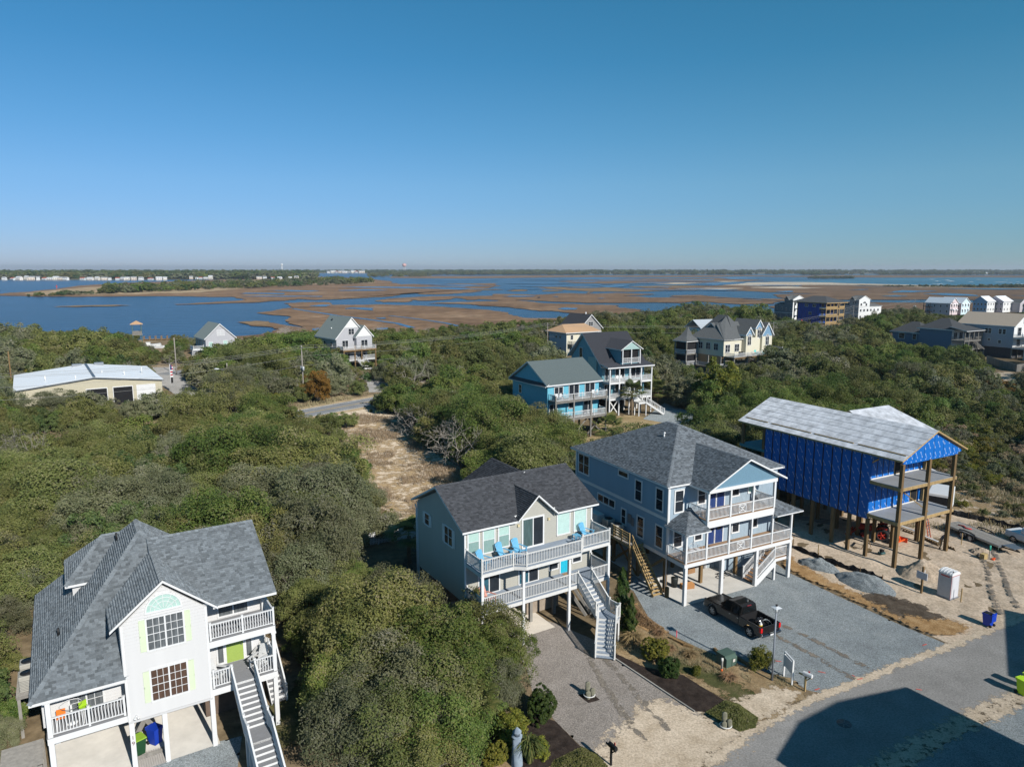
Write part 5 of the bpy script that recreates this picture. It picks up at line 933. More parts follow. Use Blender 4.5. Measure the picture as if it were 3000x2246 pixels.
# grey gable house behind it -----------------------------------------
h = empty('house', loc=(27.5, 248, 0), rz=math.radians(30), label='dark grey house with steep black gable roof behind the cream house', cat='house')
wallbox(h, -4.5, 4.5, 0, 12, 0, 6.2, DGREY); MB().extr([(-4.5, -.02, 6.2), (4.5, -.02, 6.2), (0, -.02, 10.6)], (0, .1, 0)).build('gable', DGREY, h); simple_roof(h, -4.5, 4.5, 0, 12, 6.0, 10.9, 'y', SHD, .6, thick=.3); window(h, 'F', 0, -.06, 6.9, 1.8, 1.4, 'pair'); window(h, 'F', 2.6, -.06, 3.2, 1.0, 1.5, 'hung'); MB().tube([(0, 3, 10.6), (0, 3, 11.5)], .25).build('chimney', WHITE, h)
# white house hidden in trees -----------------------------------------
h = empty('house', loc=(70, 236, 0), rz=math.radians(20), label='white house with pale metal roof half hidden behind a tall oak', cat='house')
wallbox(h, -8, 6, 0, 9, 0, 7, WHITES); simple_roof(h, -8, 6, 0, 9, 7, 9.8, 'x', M('pale_metal_roof', (.55, .58, .6), .4, .08, 2, metal=.2), .6)
for a in (-5, -1, 3): window(h, 'F', a, -.04, 4.4, 1.2, 1.5, 'hung'); window(h, 'F', a, -.04, 1.2, 1.2, 1.6, 'hung')
# cream house with blue gables ---------------------------------------
P9 = (52.4, 174.0); T9 = 33
h = empty('house', loc=(*P9, 0), rz=math.radians(T9), label='large cream house with mottled grey roofs, three blue-tipped gables and corner porch tower', cat='house')
BGB = M('blue_gable', (.16, .27, .38), .6, .08, 3); TANB = M('tan_boards', (.42, .25, .13), .7, .15, 3, stretch=(1, 1, 6))
wallbox(h, -.2, 13.0, .1, 13, 5.2, 9.3, CREAM); wallbox(h, 1, 13, 3, 13, 2.4, 5.2, CREAM); wallbox(h, -.2, 1, 1, 9, 2.4, 5.2, TANB)
roof_plane(h, [(-.7, 11, 9.3), (-.7, -.4, 9.3), (3.4, 4.6, 13.0), (3.4, 7, 13.0)], SHM, tabs=False); roof_plane(h, [(-.7, -.4, 9.3), (9, -.4, 9.3), (6.6, 5.6, 14.6), (3.4, 4.6, 13.0)], SHM, tabs=False)
roof_plane(h, [(-.7, -.4, 9.3), (3.0, -.4, 9.3), (5.2, 5.6, 13.6), (2.5, 5, 12.6)], SHM, tabs=False)
simple_roof(h, 4, 9.5, .5, 13, 9.3, 14.9, 'y', SHM, .4, hip=5.2); simple_roof(h, 2.5, 13.2, 2, 11, 9.3, 13.0, 'x', SHM, .4)
for cx, y0, zz, ww in ((7.6, -1.2, 12.3, 2.6), (13.0, .2, 13.8, 2.8), (15.6, -.4, 13.0, 4.2)):
    wallbox(h, cx-ww/2+.15, cx+ww/2-.15, y0, y0+5, 4.8, zz-ww*.75, CREAM); ze = zz-ww*.75
    MB().extr([(cx-ww/2+.2, y0-.05, ze-.3), (cx+ww/2-.2, y0-.05, ze-.3), (cx, y0-.05, zz-.3)], (0, .1, 0)).build('gable', BGB, h); simple_roof(h, cx-ww/2, cx+ww/2, y0, y0+7, ze, zz, 'y', SHM, .3, thick=.35); window(h, 'F', cx, y0-.06, ze-2.6, 1.2, 2.1, 'pair'); arch(h, cx, ze-.35, 1.2, .5, y0-.08, GLASS)
# corner porch tower
for x, y in ((-4.4, 8.4), (-.5, 8.4), (-4.4, 12.2), (-.5, 12.2)): post(h, x, y, 0, 8.6, .3, WOODG, 'porch_post')
m = MB(); tp = [(-5, 7.8), (0, 7.8), (0, 12.8), (-5, 12.8)]; mid = [(-3.6, 9.2), (-1.4, 9.2), (-1.4, 11.4), (-3.6, 11.4)]
for i in range(4): a, b = tp[i], tp[(i+1) % 4]; c, d = mid[(i+1) % 4], mid[i]; m.add([(*a, 8.5), (*b, 8.5), (*c, 9.7), (*d, 9.7)], [(0, 1, 2, 3)]); m.add([(*d, 9.7), (*c, 9.7), (-1.5, 10.8, 12.0)], [(0, 1, 2)])
m.build('tower_roof', SHM, h); trimbox(h, -4.9, -.1, 7.9, 12.7, 8.3, 8.48)
MB().box(-4.2, -.7, 8.6, 12.0, 2.6, 8.3).build('screen', DARK, h)
for z in (2.4, 5.3): deck(h, -4.6, -.3, 8.2, 12.4, z, WOODG, WOODG, .3); RL(h, [(-4.5, 12.2), (-4.5, 8.3), (-.5, 8.3)], z)
deck(h, -1.4, 9, -.2, 8.2, 2.4, WOODG, WOODB, .4); RL(h, [(-1.3, 8.1), (-1.3, 4), (-1.3, -.1), (3, -.1), (6, -.1), (9, -.1)], 2.4); deck(h, .0, 14.5, -3.2, .0, 5.2, WOODG, WOODB, .35); RL(h, [(.1, -.1), (.1, -3.1), (5, -3.1), (9, -3.1), (14.4, -3.1)], 5.2)
for x in (0, 4, 8.5): post(h, x, -.1, 0, 5, .25, WOODG)
for y in (0, 4, 8): post(h, -1.2, y, 0, 5.2, .25, WOODG)
for x in (0.1, 5, 9, 14): post(h, x, -3.0, 0, 5, .25, WOODG)
for a, k in ((1.2, 'pair'), (4.6, 'pair')): window(h, 'F', a, .06, 6.2, 1.6, 1.8, k)
for y in (2.5, 5.0, 7.5): window(h, 'L', y, -.24, 6.6, 1.3, 1.6, 'pair')
MB().bar((-.05, 1, 2.6), (-.05, 9, 2.6), .1, .2).build('trim', WHITE, h); simple_roof(h, 14.4, 16.6, -5, -1, 5.6, 7.2, 'y', SHM, .3); deck(h, 14.5, 22, -4, 0, 5.0, WOODG, WHITE, .3); RL(h, [(16.6, -4), (19, -4), (22, -4), (22, 0)], 5.0)
for x in (14.6, 16.4, 19, 21.8): post(h, x, -3.9, 0, 5.5, .22, WHITE)
for k, (u_, v_) in enumerate(((9.6, -2.0), (10.6, -1.4), (12.6, -1.8))):
    q = house_pt(P9, T9, u_, v_, 5.22); m = MB(); m.box(-.35, .35, -.35, .3, .3, .38); m.extr([(-.35, .25, .35), (.35, .25, .35), (.3, .5, 1.1), (-.3, .5, 1.1)], (0, .05, .0)); m.box(-.42, -.32, -.35, .3, .0, .6); m.box(.32, .42, -.35, .3, .0, .6)
    tag(m.build('adirondack_chair', M('aqua_chair', (.05, .5, .48), .5, .05), None, q, math.radians(T9+k*20)), 'aqua deck chair on the cream house upper deck', 'chair', 'aqua chairs on the cream house')
tag(MB().box(-.5, .5, -.3, .3, 0, .9).box(-.5, .5, -.3, .3, .9, 1.2).build('grill', BLACK, None, house_pt(P9, T9, 3.2, -2.4, 5.22), math.radians(T9)), 'black covered grill on the cream house deck', 'grill')
# small grey gable house by the water --------------------------------
PG1 = (-96.4, 208.5)
h = empty('house', loc=(-90.6, 209.0, 0), rz=math.radians(38), label='small light grey house with one steep gable and white outside stair by the water', cat='house')
wallbox(h, 0, 8.4, 0, 11, 2.2, 6.2, GREYS); MB().extr([(0, -.02, 6.2), (8.4, -.02, 6.2), (4.2, -.02, 10.2)], (0, .1, 0)).build('gable', GREYS, h); simple_roof(h, 0, 8.4, 0, 11, 6.05, 10.5, 'y', SHG, .5, thick=.3)
window(h, 'F', 4.4, -.06, 6.9, 2.0, 1.6, 'pair', M('pale_blind', (.5, .5, .5), .3, .05)); window(h, 'F', 1.4, -.06, 3.6, 1.1, 1.5, 'hung', SEAF); window(h, 'F', 5.6, -.06, 3.8, 1.1, 1.5, 'hung', SEAF)
for x in (.2, 4.4, 8.2):
    for y in (.2, 5, 10.8): post(h, x, y, 0, 2.3, .3, WHITE2)
deck(h, -3.6, -.05, 0, 3.5, 3.2, WHITE2, WHITE, .35); RL(h, [(-3.5, .1), (-.6, .1)], 3.2); RL(h, [(-3.5, 3.4), (-3.5, .1)], 3.2); stair(h, (-4.0+.9, 0, 3.2), (-.3, -1), 12, 1.4, .25, .28, WHITE, WHITE, closed=False)
for y in (3, 6, 9): window(h, 'L', y, -.04, 4.0, .8, 1.4, 'hung')
for q in ((-3.4, .2), (-3.4, 3.3)): post(h, *q, 0, 3, .2, WHITE)
# grey house with two white gables and deck ---------------------------
h = empty('house', loc=(-45.6, 187.2, 0), rz=math.radians(40), label='grey house with white peaked gables, deck on brown posts and front steps', cat='house')
wallbox(h, 0, 9.0, 2, 14, 2.4, 8.2, GREYS); MB().extr([(0, 1.98, 8.2), (9, 1.98, 8.2), (4.5, 1.98, 13.4)], (0, .1, 0)).build('gable', GREYS, h); MB().extr([(2.3, 1.9, 10.9), (6.7, 1.9, 10.9), (4.5, 1.9, 13.3)], (0, .08, 0)).build('gable', WHITES, h); simple_roof(h, 0, 9, 2, 14, 8.1, 13.7, 'y', SHG, .5, thick=.3)
wallbox(h, 5.2, 9.9, .6, 4, 5.4, 8.6, GREYS); MB().extr([(5.0, .55, 8.5), (10.1, .55, 8.5), (7.5, .55, 11.2)], (0, .1, 0)).build('gable', WHITES, h); simple_roof(h, 5.2, 9.9, .6, 6, 8.4, 11.5, 'y', SHG, .4, thick=.3)
window(h, 'F', 4.4, 1.92, 9.1, 1.6, 1.5, 'pair'); window(h, 'F', 2.5, 1.94, 5.5, 1.7, 2.0, 'slider'); window(h, 'F', 7.5, .54, 5.6, 1.9, 1.9, 'slider'); window(h, 'F', 3, 1.94, 2.6, 1.6, 1.9, 'slider'); window(h, 'F', 7.6, 1.94, 2.6, 1.8, 2, 'slider')
deck(h, .2, 10, -1.5, 2, 5.2, WOODB, WOODB, .35); RL(h, [(.3, 1.9), (.3, -1.4), (3.4, -1.4), (6.6, -1.4), (9.9, -1.4), (9.9, 1)], 5.2)
for x in (.4, 3.6, 5.6, 9.8): post(h, x, -1.3, 0, 6.3, .25, WOODB)
deck(h, 2, 9.9, -1.2, 2, 2.6, WOODG, WHITE, .3); RL(h, [(2, -1.1), (4.1, -1.1)], 2.6); RL(h, [(6.2, -1.1), (9.9, -1.1)], 2.6); stair(h, (5.15, -1.2, 2.6), (.12, -1), 12, 2.0, .2, .3, WOODG, WHITE)
for s_ in (4.1, 6.2): railing(h, (s_, -1.2, 2.6), (s_+.4, -4.8, .2), 1.0, sp=.3, each=False)
for x in (.3, 4.5, 8.8):
    for y in (4, 9, 13.5): post(h, x, y, 0, 2.5, .3, WOODG)
for y in (5, 9): window(h, 'L', y, -.04, 5.8, .9, 1.3, 'hung')
for x, y, z in ((1.6, 8, 10.3), (3.4, 11, 12.6)): MB().tube([(x, y, z-.3), (x, y, z+.4)], .15).build('vent_pipe', WHITE if x < 2 else BLACK, h)
# metal fire-station style building -----------------------------------
PF = (-91.7, 128.9); tf = math.radians(34.3); WF = 24.6
BEIGE = M('beige_metal_wall', (.46, .42, .31), .55, .06, 2); ROOFW = M('white_metal_roof', (.93, .93, .92), .5, .03, 1)
h = empty('metal_building', loc=(*PF, 0), rz=tf, label='long beige metal building with bright white low-pitched roof and three bay doors', cat='building')
ze, zr_ = 4.3, 5.7
m = MB(); m.extr([(0, 0, 0), (WF, 0, 0), (WF, 0, ze), (WF*.52, 0, zr_), (0, 0, ze)], (0, 23, 0)); m.build('wall', BEIGE, h)
rib = shared('rib', lambda: MB().box(-.03, .03, -.045, 0, 0, 4.25).mesh('wall_rib', BEIGE))
for k in range(int(WF/.55)): link('wall_rib', rib, h, (.3+k*.55, 0, 0))
m = MB(); m.extr([(-.3, -.3, ze+.06), (WF*.52, -.3, zr_+.1), (WF*.52, 23.3, zr_+.1), (-.3, 23.3, ze+.06)], (0, 0, .1)); m.extr([(WF*.52, -.3, zr_+.1), (WF+.3, -.3, ze+.06), (WF+.3, 23.3, ze+.06), (WF*.52, 23.3, zr_+.1)], (0, 0, .1)); m.build('roof', ROOFW, h); MB().bar((WF*.52, -.35, zr_+.22), (WF*.52, 23.3, zr_+.22), .5, .06).bar((-.35, -.36, ze), (WF*.52, -.36, zr_+.05), .1, .22).bar((WF*.52, -.36, zr_+.05), (WF+.35, -.36, ze), .1, .22).build('ridge_cap', METALG, h)
for x0, x1, mt in ((WF*.46, WF*.60, DARK), (WF*.645, WF*.78, DARK), (WF*.815, WF*.945, WHITE)):
    m = MB(); m.box(x0-.12, x0, -.1, 0, 0, 3.5); m.box(x1, x1+.12, -.1, 0, 0, 3.5); m.box(x0-.12, x1+.12, -.1, 0, 3.5, 3.65); o = m.build('bay_door', WHITE, h); m = MB()
    if mt is WHITE:
        for k in range(7): m.box(x0, x1, -.06, -.01, k*.5, k*.5+.47)
    else: m.box(x0, x1, -.07, -.05, 0, 3.5)
    m.build('door_panel', mt, o)
for k, (x, y) in enumerate(((WF*.2, 6), (WF*.4, 3), (WF*.6, 8), (WF*.75, 5), (WF*.9, 9))): MB().tube([(x, y, 4.8), (x, y, 6.1)], .12).build('vent_pipe', WHITE, h)
for x, y in ((WF*.45, 21.5), (WF*.62, 21.8)): MB().box(x-.9, x+.9, y-.5, y+.5, 5.3, 6.2).build('roof_unit', METALG, h)
# ================================================================== FAR RIGHT HOUSES
def far_house(base, th, w, d, z0, ze, zr, axis, wm, rm, label, hip=0.0, side=None, wins=(), lw=(), oh=.4, fascia=None, grp=None):
    h = empty('house', loc=(*base, 0), rz=math.radians(th), label=label, cat='house', group=grp)
    wallbox(h, 0, w, 0, d, z0, ze, wm)
    if side: MB().box(-.08, 0, 0, d, z0, ze).build('side_wall', side, h)
    if not hip: gables(h, 0, w, 0, d, ze, zr, axis, wm)
    simple_roof(h, 0, w, 0, d, ze, zr, axis, rm, oh, fascia, hip, .25)
    for a, z, ww, hh in wins: window(h, 'F', a, -.05, z, ww, hh, 'hung', trim=.14)
    for a, z, ww, hh in lw: window(h, 'L', a, -.13 if side else -.05, z, ww, hh, 'hung', trim=.14)
    if z0 > .5:
        for x in np.linspace(.2, w-.2, 4):
            for y in np.linspace(.2, d-.2, 3): post(h, float(x), float(y), 0, z0, .35, WOODG)
    return h
# blue house with hip roof and porch
th = 29
def porch_house(base, ze, zr, fl, label, wm, side, lw, two, stm):
    h = far_house(base, th, 9.6, 10, .3, ze, zr, 'y', wm, SHK, label, hip=4.5, lw=lw, oh=.7, side=side)
    for z in ((fl, fl-2.6) if two else (fl,)): deck(h, -.2, 9.6, -4, 0, z, WOODG, WOODG, .3); RL(h, [(-.1, 0), (-.1, -3.9), (3.4, -3.9)], z, WOODG); RL(h, [(5.6, -3.9), (9.5, -3.9)], z, WOODG)
    roof_plane(h, [(-.7, -4.7, ze-.1), (10.3, -4.7, ze-.1), (10.3, .5, ze+1.0), (-.7, .5, ze+1.0)], SHK, tabs=False)
    for x in (0, 2.4, 4.8, 7.2, 9.5): post(h, x, -3.8, 0, ze-.1, .26, WOODG)
    for a in (1.8, 4.8, 7.8): window(h, 'F', a, -.05, fl+.15, 1.7, 2.0, 'slider')
    stair(h, (4.5, -4, fl), (1, -.5), 10, 1.5, .25, .32, stm, stm, closed=False); return h
porch_house((135.6, 234.6), 5.6, 8.9, 2.7, 'steel blue house with dark hip roof and porch full of furniture', BLUES, None, ((6.6, 3.3, 2.0, 1.7), (2.2, 3.3, 1.2, 1.7)), False, WOODB); patio_set((135.6, 234.6), th, 1.5, -2.5, 2.72, 'chair on the steel blue house porch', BLACK, 4)
porch_house((134.4, 216.3), 8.2, 11.3, 5.1, 'white house with dark hip roof and double porches behind the steel blue house', WHITES, BLUES, (), True, WOODG)
h = far_house((149.2, 210.5), 30, 11, 16, 3.2, 9.7, 13.2, 'y', WHITES, M('tan_metal_roof', (.46, .37, .28), .5, .05, 2), 'big white house with long tan metal roof', lw=((2.6, 7.2, .8, 1.5), (3.7, 7.2, .8, 1.5), (6.6, 7.2, .8, 1.5), (7.6, 7.2, .8, 1.5), (13, 7.8, 1.0, .6), (3.6, 4.4, .8, .9), (6.6, 5, .7, .6)), wins=((3, 6.8, 2, 2.4), (8, 6.8, 2, 2.4), (3, 3.6, 2, 2.4), (8, 3.6, 2, 2.4), (5.5, 10.4, 1.2, 1.6)), side=M('grey_blue_wall', (.34, .37, .42), .6, .04))
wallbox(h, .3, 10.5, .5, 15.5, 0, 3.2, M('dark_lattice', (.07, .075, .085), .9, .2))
for z in (3.4, 6.4): deck(h, -.3, 11, -3.5, 0, z, WOODG, WHITE, .35); RL(h, [(-.2, 0), (-.2, -3.4), (11, -3.4)], z)
for x in (0, 5.5, 10.8): post(h, x, -3.3, 0, 9.4, .3, WHITE)
# beach house row
MR = M('pale_grey_metal', (.55, .60, .64), .4, .05, 1); MRW = M('white_metal', (.8, .82, .84), .4, .03, 1)
def awn(h, w):
    for k in range(3):
        for z in (6.3, 3.2): c = w*(k+.5)/3; roof_plane(h, [(c-.7, -.8, z), (c+.7, -.8, z), (c+.7, 0, z+.5), (c-.7, 0, z+.5)], MRW, tabs=False, thick=.08)
def condo(base, w, d, axis, wm, sm, rm, label, aw=True):
    wn = [(w*(k+.5)/3, z, .8, 1.1) for k in range(3) for z in (4.9, 1.7)]; lw = [(d*(k+.5)/4, z, .8, 1.2) for k in range(4) for z in (4.8, 1.8)]
    h = far_house(base, 31, w, d, .4, 7.0, 10.2, axis, wm, rm, label, side=sm, wins=wn, lw=lw, oh=.5)
    if aw: awn(h, w)
    if axis == 'x': MB().extr([(-.1, 0, 7.0), (-.1, d, 7.0), (-.1, d/2, 10.0)], (.05, 0, 0)).build('gable', sm, h)
    return h
h = condo((250.4, 407), 8, 14, 'y', PINKS, LAVG, MR, 'pale pink beach house with mauve side wall and grey metal roof')
deck(h, -2.5, 0, 10, 14, 5, BLACK, BLACK, .3); deck(h, -2.5, 0, 10, 14, 2.2, BLACK, BLACK, .3)
for q in ((-2.3, 10.2), (-2.3, 13.8)): post(h, *q, 0, 7, .3, BLACK)
condo((258.6, 410), 9, 12, 'y', AQUA, M('mauve_wall', (.42, .33, .33), .6, .04), MR, 'pale aqua beach house joined behind the pink one')
condo((286, 429), 9, 8, 'x', WHITES, M('sky_blue_wall', (.25, .40, .55), .6, .04), MRW, 'pale blue beach house with white metal roof and awnings', False)
condo((297, 431), 11, 9, 'x', WHITES, M('mauve_side', (.42, .38, .43), .6, .04), MRW, 'mauve and white beach house with white metal roof', False)
far_house((308, 432), 30, 7, 9, .4, 6, 8.2, 'y', LAVG, SHM, 'taupe beach house with one large window past the mauve one', wins=((3.5, 3.6, 1.4, 1.8),))
far_house((316, 427), 30, 6, 9, .4, 6, 9.5, 'y', WHITES, MRW, 'white beach house with steep gable at the row end', wins=((3, 3.6, 1.4, 1.8),))
# unfinished blue condominium with timber balconies
th = 30; WRAP2 = M('dark_blue_wrap', (.008, .06, .33), .6, .2, 1.5)
h = empty('unfinished_building', loc=(136.2, 308.8, 0), rz=math.radians(th), label='unfinished three-storey block in blue wrap with raw timber balconies', cat='building')
wallbox(h, .1, 12.6, 3.4, 14.5, 2.4, 11.9, WRAP2); simple_roof(h, 0, 12.6, 0, 16.5, 12.0, 14.6, 'y', SHK, .9, WOODN, hip=6, thick=.3)
m = MB()
for k in range(1, 9): m.box(.04, .1, 3.4+k*1.25-.03, 3.4+k*1.25+.03, 2.4, 11.9)
m.build('seam_tape', TAPE, h)
for z in (2.9, 6.1, 9.4):
    deck(h, 0, 12.6, 0, 3.4, z, WOODN, WOODN, .4); m = MB(); m.box(.1, 7.6, -.05, .05, z+.15, z+.95); m.build('balcony_guard', WOODN, h); MB().box(9.0, 12.6, -.05, .05, z+.15, z+.95).build('balcony_guard', WOODN, h); MB().box(-.05, .05, .1, 3.3, z+.15, z+.6).build('balcony_guard', M('white_wrap', (.6, .62, .66), .6, .05), h)
    for a in (2.2, 6, 10.5): window(h, 'F', a, 3.35, z+.1, 1.5, 2.0, 'slider')
for x in (.2, 3, 5.2, 7.7, 9.1, 12.4): post(h, x, .1, 0, 11.9, .28, WOODN)
for y, z in ((6, 10), (10, 10), (8, 6.6), (8, 3.4)): window(h, 'L', y, .06, z, 1.5, 1.1, 'pair')
for z in (5.6, 8.8, 11.5): deck(h, -.1, 5, 14.5, 16.5, z, WOODB, WHITE2, .3)
for q in ((0, 16.3), (5, 16.3), (0, 14.6)): post(h, *q, 0, 11.9, .3, WOODB)
# tall grey condos
def tower(base, th, label, wm, fm):
    h = empty('house', loc=(*base, 0), rz=math.radians(th), label=label, cat='house')
    wallbox(h, 0, 8, 0, 12, 3, 20.5, fm); MB().box(-.1, 0, 0, 12, 3, 20.5).build('side_wall', wm, h); simple_roof(h, 0, 8, 0, 12, 20.5, 24, 'y', SHM, .5, thick=.3); gables(h, 0, 8, 0, 12, 20.5, 23.6, 'y', fm); simple_roof(h, -1, 4, 4, 10, 20.5, 23.4, 'x', SHM, .4)
    wallbox(h, 0, 9, 12, 26, 3, 15.5, fm); MB().box(-.1, 0, 12, 26, 3, 15.5).build('side_wall', wm, h); roof_plane(h, [(-.4, 26, 15.5), (-.4, 12, 15.5), (5, 12, 17.5), (5, 26, 17.5)], SHK, tabs=False); roof_plane(h, [(9.4, 12, 15.5), (9.4, 26, 15.5), (5, 26, 17.5), (5, 12, 17.5)], SHK, tabs=False)
    wallbox(h, 8, 18, 1.5, 12, 3, 14.5, fm); simple_roof(h, 8, 18, 1.5, 12, 14.5, 17, 'x', SHM, .5, hip=3)
    arch(h, 4, 17.5, 2.6, 1.4, -.05, GLASS); m = MB(); m.box(-.16, -.1, -.05, 26, 8.6, 9.0); m.build('trim', WHITE, h)
    for a, z in ((1.5, 5), (5, 5), (7, 5), (1.5, 10.5), (4, 10.5), (6.6, 10.5), (1.6, 15.5), (5.4, 15.2)): window(h, 'F', a, -.05, z, 1.1, 2.0, 'hung', trim=.15)
    for a, z in ((10, 10.5), (12.6, 10.5), (15.5, 10.5), (10.5, 5.5), (14, 5.5)): window(h, 'F', a, 1.45, z, 1.1, 1.8, 'hung', trim=.15)
    for a, z in ((3, 5), (8, 5), (17, 5), (3, 11), (9, 11), (15, 11.5), (22, 11.5), (4, 17), (7, 17), (22, 5.5)): window(h, 'L', a, -.15, z, 1.4, 2.0, 'hung', trim=.15)
    for x in (.3, 7.7, 17.6):
        for y in (.3, 11.6): post(h, x, y, 0, 3, .5, WHITE2)
    return h
for h_ in (tower((168, 345), 30, 'tall pale grey beach tower house beside the unfinished blue block', M('taupe_grey_wall', (.27, .26, .27), .6, .04), WHITES), tower((138, 350), 30, 'tall slate grey beach tower house partly hidden by the blue block', M('slate_grey_wall', (.13, .15, .18), .6, .04), WHITES)): h_.scale = (1.05, .42, .57)
# ================================================================== SHADOW-CASTING HOUSES ACROSS THE STREET (out of frame)
def across(c, ph, a, b, he, hr, la, label, wm):
    h = empty('house', loc=(c[0], c[1], 0), rz=ph, label=label, cat='house')
    wallbox(h, -a+.5, a-.5, -b+.5, b-.5, 0, he, wm)
    roof_plane(h, [(-a, -b, he), (a, -b, he), (la, 0, hr), (-la, 0, hr)], SHK, tabs=False); roof_plane(h, [(a, b, he), (-a, b, he), (-la, 0, hr), (la, 0, hr)], SHK, tabs=False); roof_plane(h, [(-a, b, he), (-a, -b, he), (-la, 0, hr)], SHK, tabs=False); roof_plane(h, [(a, -b, he), (a, b, he), (la, 0, hr)], SHK, tabs=False)
    for x in (-a/2, a/2):
        for z in (3.6, he-2.4): window(h, 'B', x, b-.46, z, 1.2, 1.6, 'hung')
    for y in (-b/2, b/2): window(h, 'L', y, -a+.46, 3.8, 1.2, 1.6, 'hung')
    door(h, 'B', 0, b-.46, .1, 1, 2.1, NAVY); return h
across((31.37, 22.51), .5573, 6.45, 6.39, 8.05, 12.77, 1.86, 'tan hip-roofed house across the street with its back to the sun', WTAN); across((48.54, 33.99), .9923, 5.52, 5.11, 8.4, 9.53, 3.15, 'grey low-pitched house across the street further along', GREYS)
# ================================================================== VEGETATION
LM = {'olive': leaf_mat('leaf_olive', [(0.069, 0.087, 0.027), (0.131, 0.149, 0.044), (0.193, 0.206, 0.061), (0.239, 0.237, 0.085), (0.293, 0.262, 0.145)]),
      'green': leaf_mat('leaf_green', [(0.050, 0.083, 0.020), (0.096, 0.149, 0.031), (0.151, 0.210, 0.048), (0.216, 0.247, 0.068), (0.277, 0.255, 0.119)]),
      'grey': leaf_mat('leaf_greyolive', [(0.091, 0.104, 0.051), (0.146, 0.160, 0.080), (0.193, 0.203, 0.105), (0.239, 0.239, 0.142), (0.304, 0.290, 0.227)]),
      'dark': leaf_mat('leaf_dark', [(0.034, 0.063, 0.020), (0.069, 0.112, 0.034), (0.111, 0.157, 0.051), (0.169, 0.202, 0.077)]),
      'yellow': leaf_mat('leaf_yellowgreen', [(0.078, 0.098, 0.016), (0.156, 0.163, 0.026), (0.260, 0.234, 0.039), (0.390, 0.325, 0.058)]),
      'rust': leaf_mat('leaf_rust', [(0.078, 0.046, 0.010), (0.169, 0.098, 0.018), (0.260, 0.150, 0.029), (0.208, 0.156, 0.039)]),
      'clip': leaf_mat('leaf_clipped', [(0.023, 0.047, 0.010), (0.049, 0.081, 0.016), (0.085, 0.120, 0.026), (0.156, 0.169, 0.046)], rand=.1),
      'bare': M('bare_twig', (0.312, 0.280, 0.240), .9, .25, 3, rand=.25), 'cedar': leaf_mat('leaf_cedar', [(0.026, 0.052, 0.013), (0.058, 0.098, 0.019), (0.098, 0.137, 0.029)], rand=.15),
      'palm': leaf_mat('leaf_palm', [(.05, .075, .02), (.10, .125, .035), (.17, .17, .055), (.26, .22, .09)], rand=.15), 'straw': leaf_mat('leaf_straw', [(.20, .14, .06), (.32, .23, .11), (.45, .34, .18)], rand=.15), 'tan': leaf_mat('leaf_tan', [(.28, .215, .12), (.38, .30, .18), (.48, .39, .26)], rand=.2)}
BARK = M('grey_bark', (.17, .15, .125), .95, .3, 4)
def leaves(C, N, ll, lw, rg, lc, droop=.0):
    """rhombic leaves at points C with outward normals N"""
    n = len(C); r = rg.normal(size=(n, 3)); t = np.cross(N, r); t /= np.linalg.norm(t, axis=1)[:, None]+1e-9; t[:, 2] -= droop; b = np.cross(N, t); L = ll*rg.uniform(.6, 1.3, (n, 1)); W = lw*rg.uniform(.6, 1.3, (n, 1))
    V = np.stack([C-t*L/2, C+b*W/2+N*W*.15, C+t*L/2, C-b*W/2+N*W*.15], 1).reshape(-1, 3); Q = np.arange(4*n).reshape(n, 4); return V, Q, lc
def unit(v): return v/(np.linalg.norm(v, axis=1)[:, None]+1e-9)
def crown(seed, R, Hc, zc, ncl, nl, ll, lw, mat, core=700, zmin=-.55, clump=.24, name='crown', pw=.45):
    rg = np.random.default_rng(seed); d = unit(rg.normal(size=(ncl*4, 3))); d = d[d[:, 2] > zmin][:ncl]; ph = rg.uniform(0, 6.28, 6)
    az = np.arctan2(d[:, 1], d[:, 0]); lump = 1+.16*np.sin(2*az+ph[0])+.12*np.sin(3*az+ph[1]+2*d[:, 2])+.1*np.sin(5*az+ph[2])
    rad = (.45+.55*rg.uniform(0, 1, len(d))**pw)*lump; C = d*rad[:, None]*np.array((R, R, Hc)); C[:, 2] += zc; rc = R*clump*rg.uniform(.65, 1.35, len(d)); tint = rg.normal(0, .13, len(d))
    k = rg.integers(0, len(d), nl); dd = unit(rg.normal(size=(nl, 3))+d[k]*.7+np.array((0, 0, .45))); rr = rc[k]*rg.uniform(.55, 1.08, nl); P = C[k]+dd*rr[:, None]*np.array((1, 1, .8)); N = unit(dd+rg.normal(size=(nl, 3))*.55+np.array((0, 0, .25)))
    lc = np.clip(rg.beta(3, 3.6, nl)+tint[k]+.2*(rg.uniform(size=nl) > .95), 0, 1); V, Q, c = leaves(P, N, ll, lw, rg, lc)
    # inner, larger leaves close the crown; crown shade painted as their dark colour
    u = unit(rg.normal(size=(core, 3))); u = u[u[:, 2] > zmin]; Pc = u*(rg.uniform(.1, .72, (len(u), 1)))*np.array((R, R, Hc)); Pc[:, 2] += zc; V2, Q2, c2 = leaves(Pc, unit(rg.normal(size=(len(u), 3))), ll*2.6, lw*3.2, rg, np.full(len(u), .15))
    return fast(name, np.vstack([V, V2]), np.vstack([Q, Q2+len(V)]), mat, np.concatenate([c, c2]))
